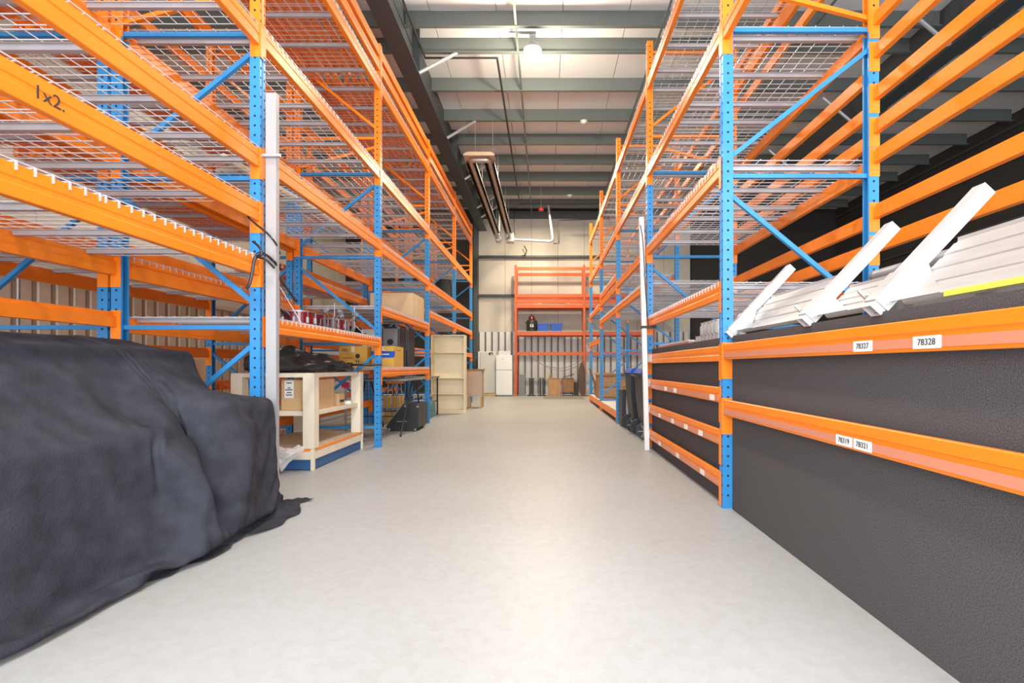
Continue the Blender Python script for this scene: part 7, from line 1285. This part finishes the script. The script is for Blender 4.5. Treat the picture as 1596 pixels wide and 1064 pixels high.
 -98,10,2,-2,-3,-2,1,0,0,0,2,-1,-1,-1,-1,-3,-1,-3,-3,-1,-4,-4,-7,-8,-9,-8,-12,-6,-7,3,-11,-2,-3,-6,-6,-3,-6,-12,-1,-18,-32,-24,-22,-26,-27,-30,-22,-25,-27,-25,-28,-22,-21,-15,-27,-26,-27,-24,-18,-1,-9,-9,-1,
 -7,1,-1,0,-4,0,0,1,1,2,-2,1,1,-5,1,-3,-4,-2,-1,-6,-3,-3,-9,-8,-8,-9,-6,-5,-4,-4,-4,-6,-4,-6,-3,-8,-6,-8,-8,-11,-25,-28,-22,-29,-24,-30,-23,-19,-29,-31,-23,-23,-26,-12,-18,-26,-27,-16,-22,-16,11,-12,-10,
 -192,-3,-3,-3,-3,-1,1,0,1,0,1,1,1,0,1,0,1,0,-1,-3,0,-3,-4,-5,-7,-9,-11,-13,-11,-6,-7,-6,-6,-3,-4,-8,-7,-7,-8,-4,2,3,-11,-12,-8,-14,-18,-21,-16,-15,-18,-18,-13,-16,-20,-22,-29,-7,-9,-10,-11,5,-9,
 -143,-1,1,-2,-3,-4,-2,-5,-1,2,2,-1,0,5,3,4,3,2,1,1,-3,-4,-1,-2,-2,-5,-6,-7,-6,-10,-14,0,-6,-15,-2,-9,-8,-5,-4,2,-12,-4,0,4,6,6,-6,-15,-9,-18,-1,-8,-17,-22,-20,-12,-21,-14,11,-15,1,-12,-7,
 -8,-5,-4,-5,-5,-2,-2,-3,-1,-2,2,0,5,0,4,1,4,1,1,0,0,0,-5,-2,-3,-4,-5,-5,-6,-7,-8,-6,-9,-6,-9,-8,-8,-7,-7,3,-3,-6,-3,0,4,4,0,-12,-8,-6,-15,-1,-15,-18,-17,-4,-18,-22,7,-14,-3,-2,-8,
 -34,-11,-5,-4,-3,-2,-2,-2,-1,3,0,1,1,3,2,4,3,1,2,-1,-2,-3,0,-1,-4,-3,-3,-4,-6,-6,-6,-3,-6,-8,-5,-9,-10,-9,-10,-7,-5,-4,-3,0,4,2,0,5,-11,-3,-6,5,-3,-20,-25,-12,5,-26,-7,3,-20,-6,13,
 -144,-4,1,-1,-1,-2,-2,-2,0,-1,-1,0,1,-1,1,1,1,2,-1,1,-2,-1,-1,-2,-2,-4,-4,-3,-1,-2,-1,0,3,0,0,1,1,4,-1,2,-1,-1,3,0,2,0,2,1,1,1,0,0,-9,-15,-12,-17,1,-12,-15,14,-12,0,-8,
 -38,-4,-8,-1,2,-3,-2,-2,0,-1,-1,-1,-1,2,1,-2,1,2,1,-2,1,-3,0,-2,-1,-2,1,-3,-1,1,-2,2,-3,-1,0,4,4,-5,8,-3,0,8,-1,4,1,1,0,1,1,4,0,3,7,-11,-8,-11,-14,-11,-11,7,-7,6,9,
 -6,-8,-5,-6,-3,-4,-2,-3,0,-1,-1,-2,-1,1,-1,-1,1,1,0,0,0,-1,-1,-1,-1,1,-1,-1,0,0,0,0,1,4,4,1,4,2,1,2,0,0,-2,4,3,1,-1,-1,-1,-1,3,5,5,-9,-9,-5,-13,-11,8,-6,-1,-3,14,
 -48,-6,10,15,13,9,2,5,2,-1,0,-1,-1,0,-1,1,0,-1,0,0,0,0,1,-3,2,-2,-2,-3,1,0,-1,0,-1,1,3,3,1,2,-1,3,2,4,4,0,3,4,2,-1,-4,-6,-9,-16,-17,-12,-11,1,11,-13,7,-1,6,-4,1,
 -10,5,3,5,11,10,9,6,4,1,1,1,1,2,0,1,0,1,0,0,0,0,1,0,0,2,1,-1,0,0,0,1,0,-2,-1,0,0,0,2,1,1,1,3,-2,3,3,-1,-2,-4,-9,-15,-15,-12,-13,9,-6,4,4,-12,4,-2,10,4,
 0,14,0,-8,1,11,2,8,0,5,-1,1,3,1,2,1,0,0,1,-1,0,0,0,1,-1,0,1,1,1,-1,1,1,-1,0,1,1,0,1,-1,3,1,2,-1,-1,1,5,-4,-1,-7,-4,-6,-19,0,-1,-10,13,-10,2,9,-5,6,-15,14,
 -4,14,-1,1,-4,-1,-1,1,1,2,1,0,-1,2,1,0,2,1,0,1,0,0,-2,-1,-1,0,0,1,0,0,0,0,0,1,1,0,0,2,1,2,1,4,0,3,-3,3,1,-4,-5,-1,-2,-7,-6,11,-5,5,7,-10,3,5,-6,-4,-2,
 1,8,-3,1,8,-3,-2,-3,1,-1,-1,2,0,-2,-1,-2,1,0,0,0,-1,1,-1,0,0,0,0,0,0,0,0,0,0,1,1,1,0,1,0,0,0,0,8,6,-6,-5,6,9,-10,-9,6,-6,3,-2,2,13,-9,5,4,-2,1,-8,-10,
 1,7,1,1,-5,4,-3,0,-1,0,1,0,0,2,2,1,1,1,0,1,0,1,0,0,-1,0,1,0,-1,0,-1,0,-1,-1,-1,-2,-2,0,0,0,0,0,0,2,3,4,-7,5,1,-2,5,-4,-4,9,-9,-4,17,-8,-10,13,-11,11,-12,
 2,7,-5,2,5,-4,-2,0,0,0,0,0,0,0,0,0,0,0,0,0,0,0,0,0,0,0,0,0,0,0,0,0,0,0,0,0,0,0,0,0,0,0,3,-5,11,10,-8,-14,6,-7,10,3,-6,-1,12,2,-11,7,2,-16,7,-1,13]]
def cloth():
    NX, NY = 63, 93
    d = np.array(CLOTH_STEPS, dtype=np.int64).reshape(3, NY, NX).transpose(1, 2, 0)
    d[:, 0] = np.cumsum(d[:, 0], axis=0); co = np.cumsum(d, axis=1)/1000.0
    co[..., 2] = np.maximum(co[..., 2]-0.016, 0.006)
    fs = [(j*NX+i, j*NX+i+1, (j+1)*NX+i+1, (j+1)*NX+i) for j in range(NY-1) for i in range(NX-1)]
    me = bpy.data.meshes.new('draped_cloth'); me.from_pydata([tuple(v) for v in co.reshape(-1, 3)], [], fs); me.materials.append(CLOTH)
    for p in me.polygons: p.use_smooth = True
    o = tag(link('draped_cloth', me), 'black cloth draped over stacked boxes in the left foreground', 'cloth')
    sb = o.modifiers.new('sub', 'SUBSURF'); sb.levels = 1; sb.render_levels = 1
    return o
cloth()
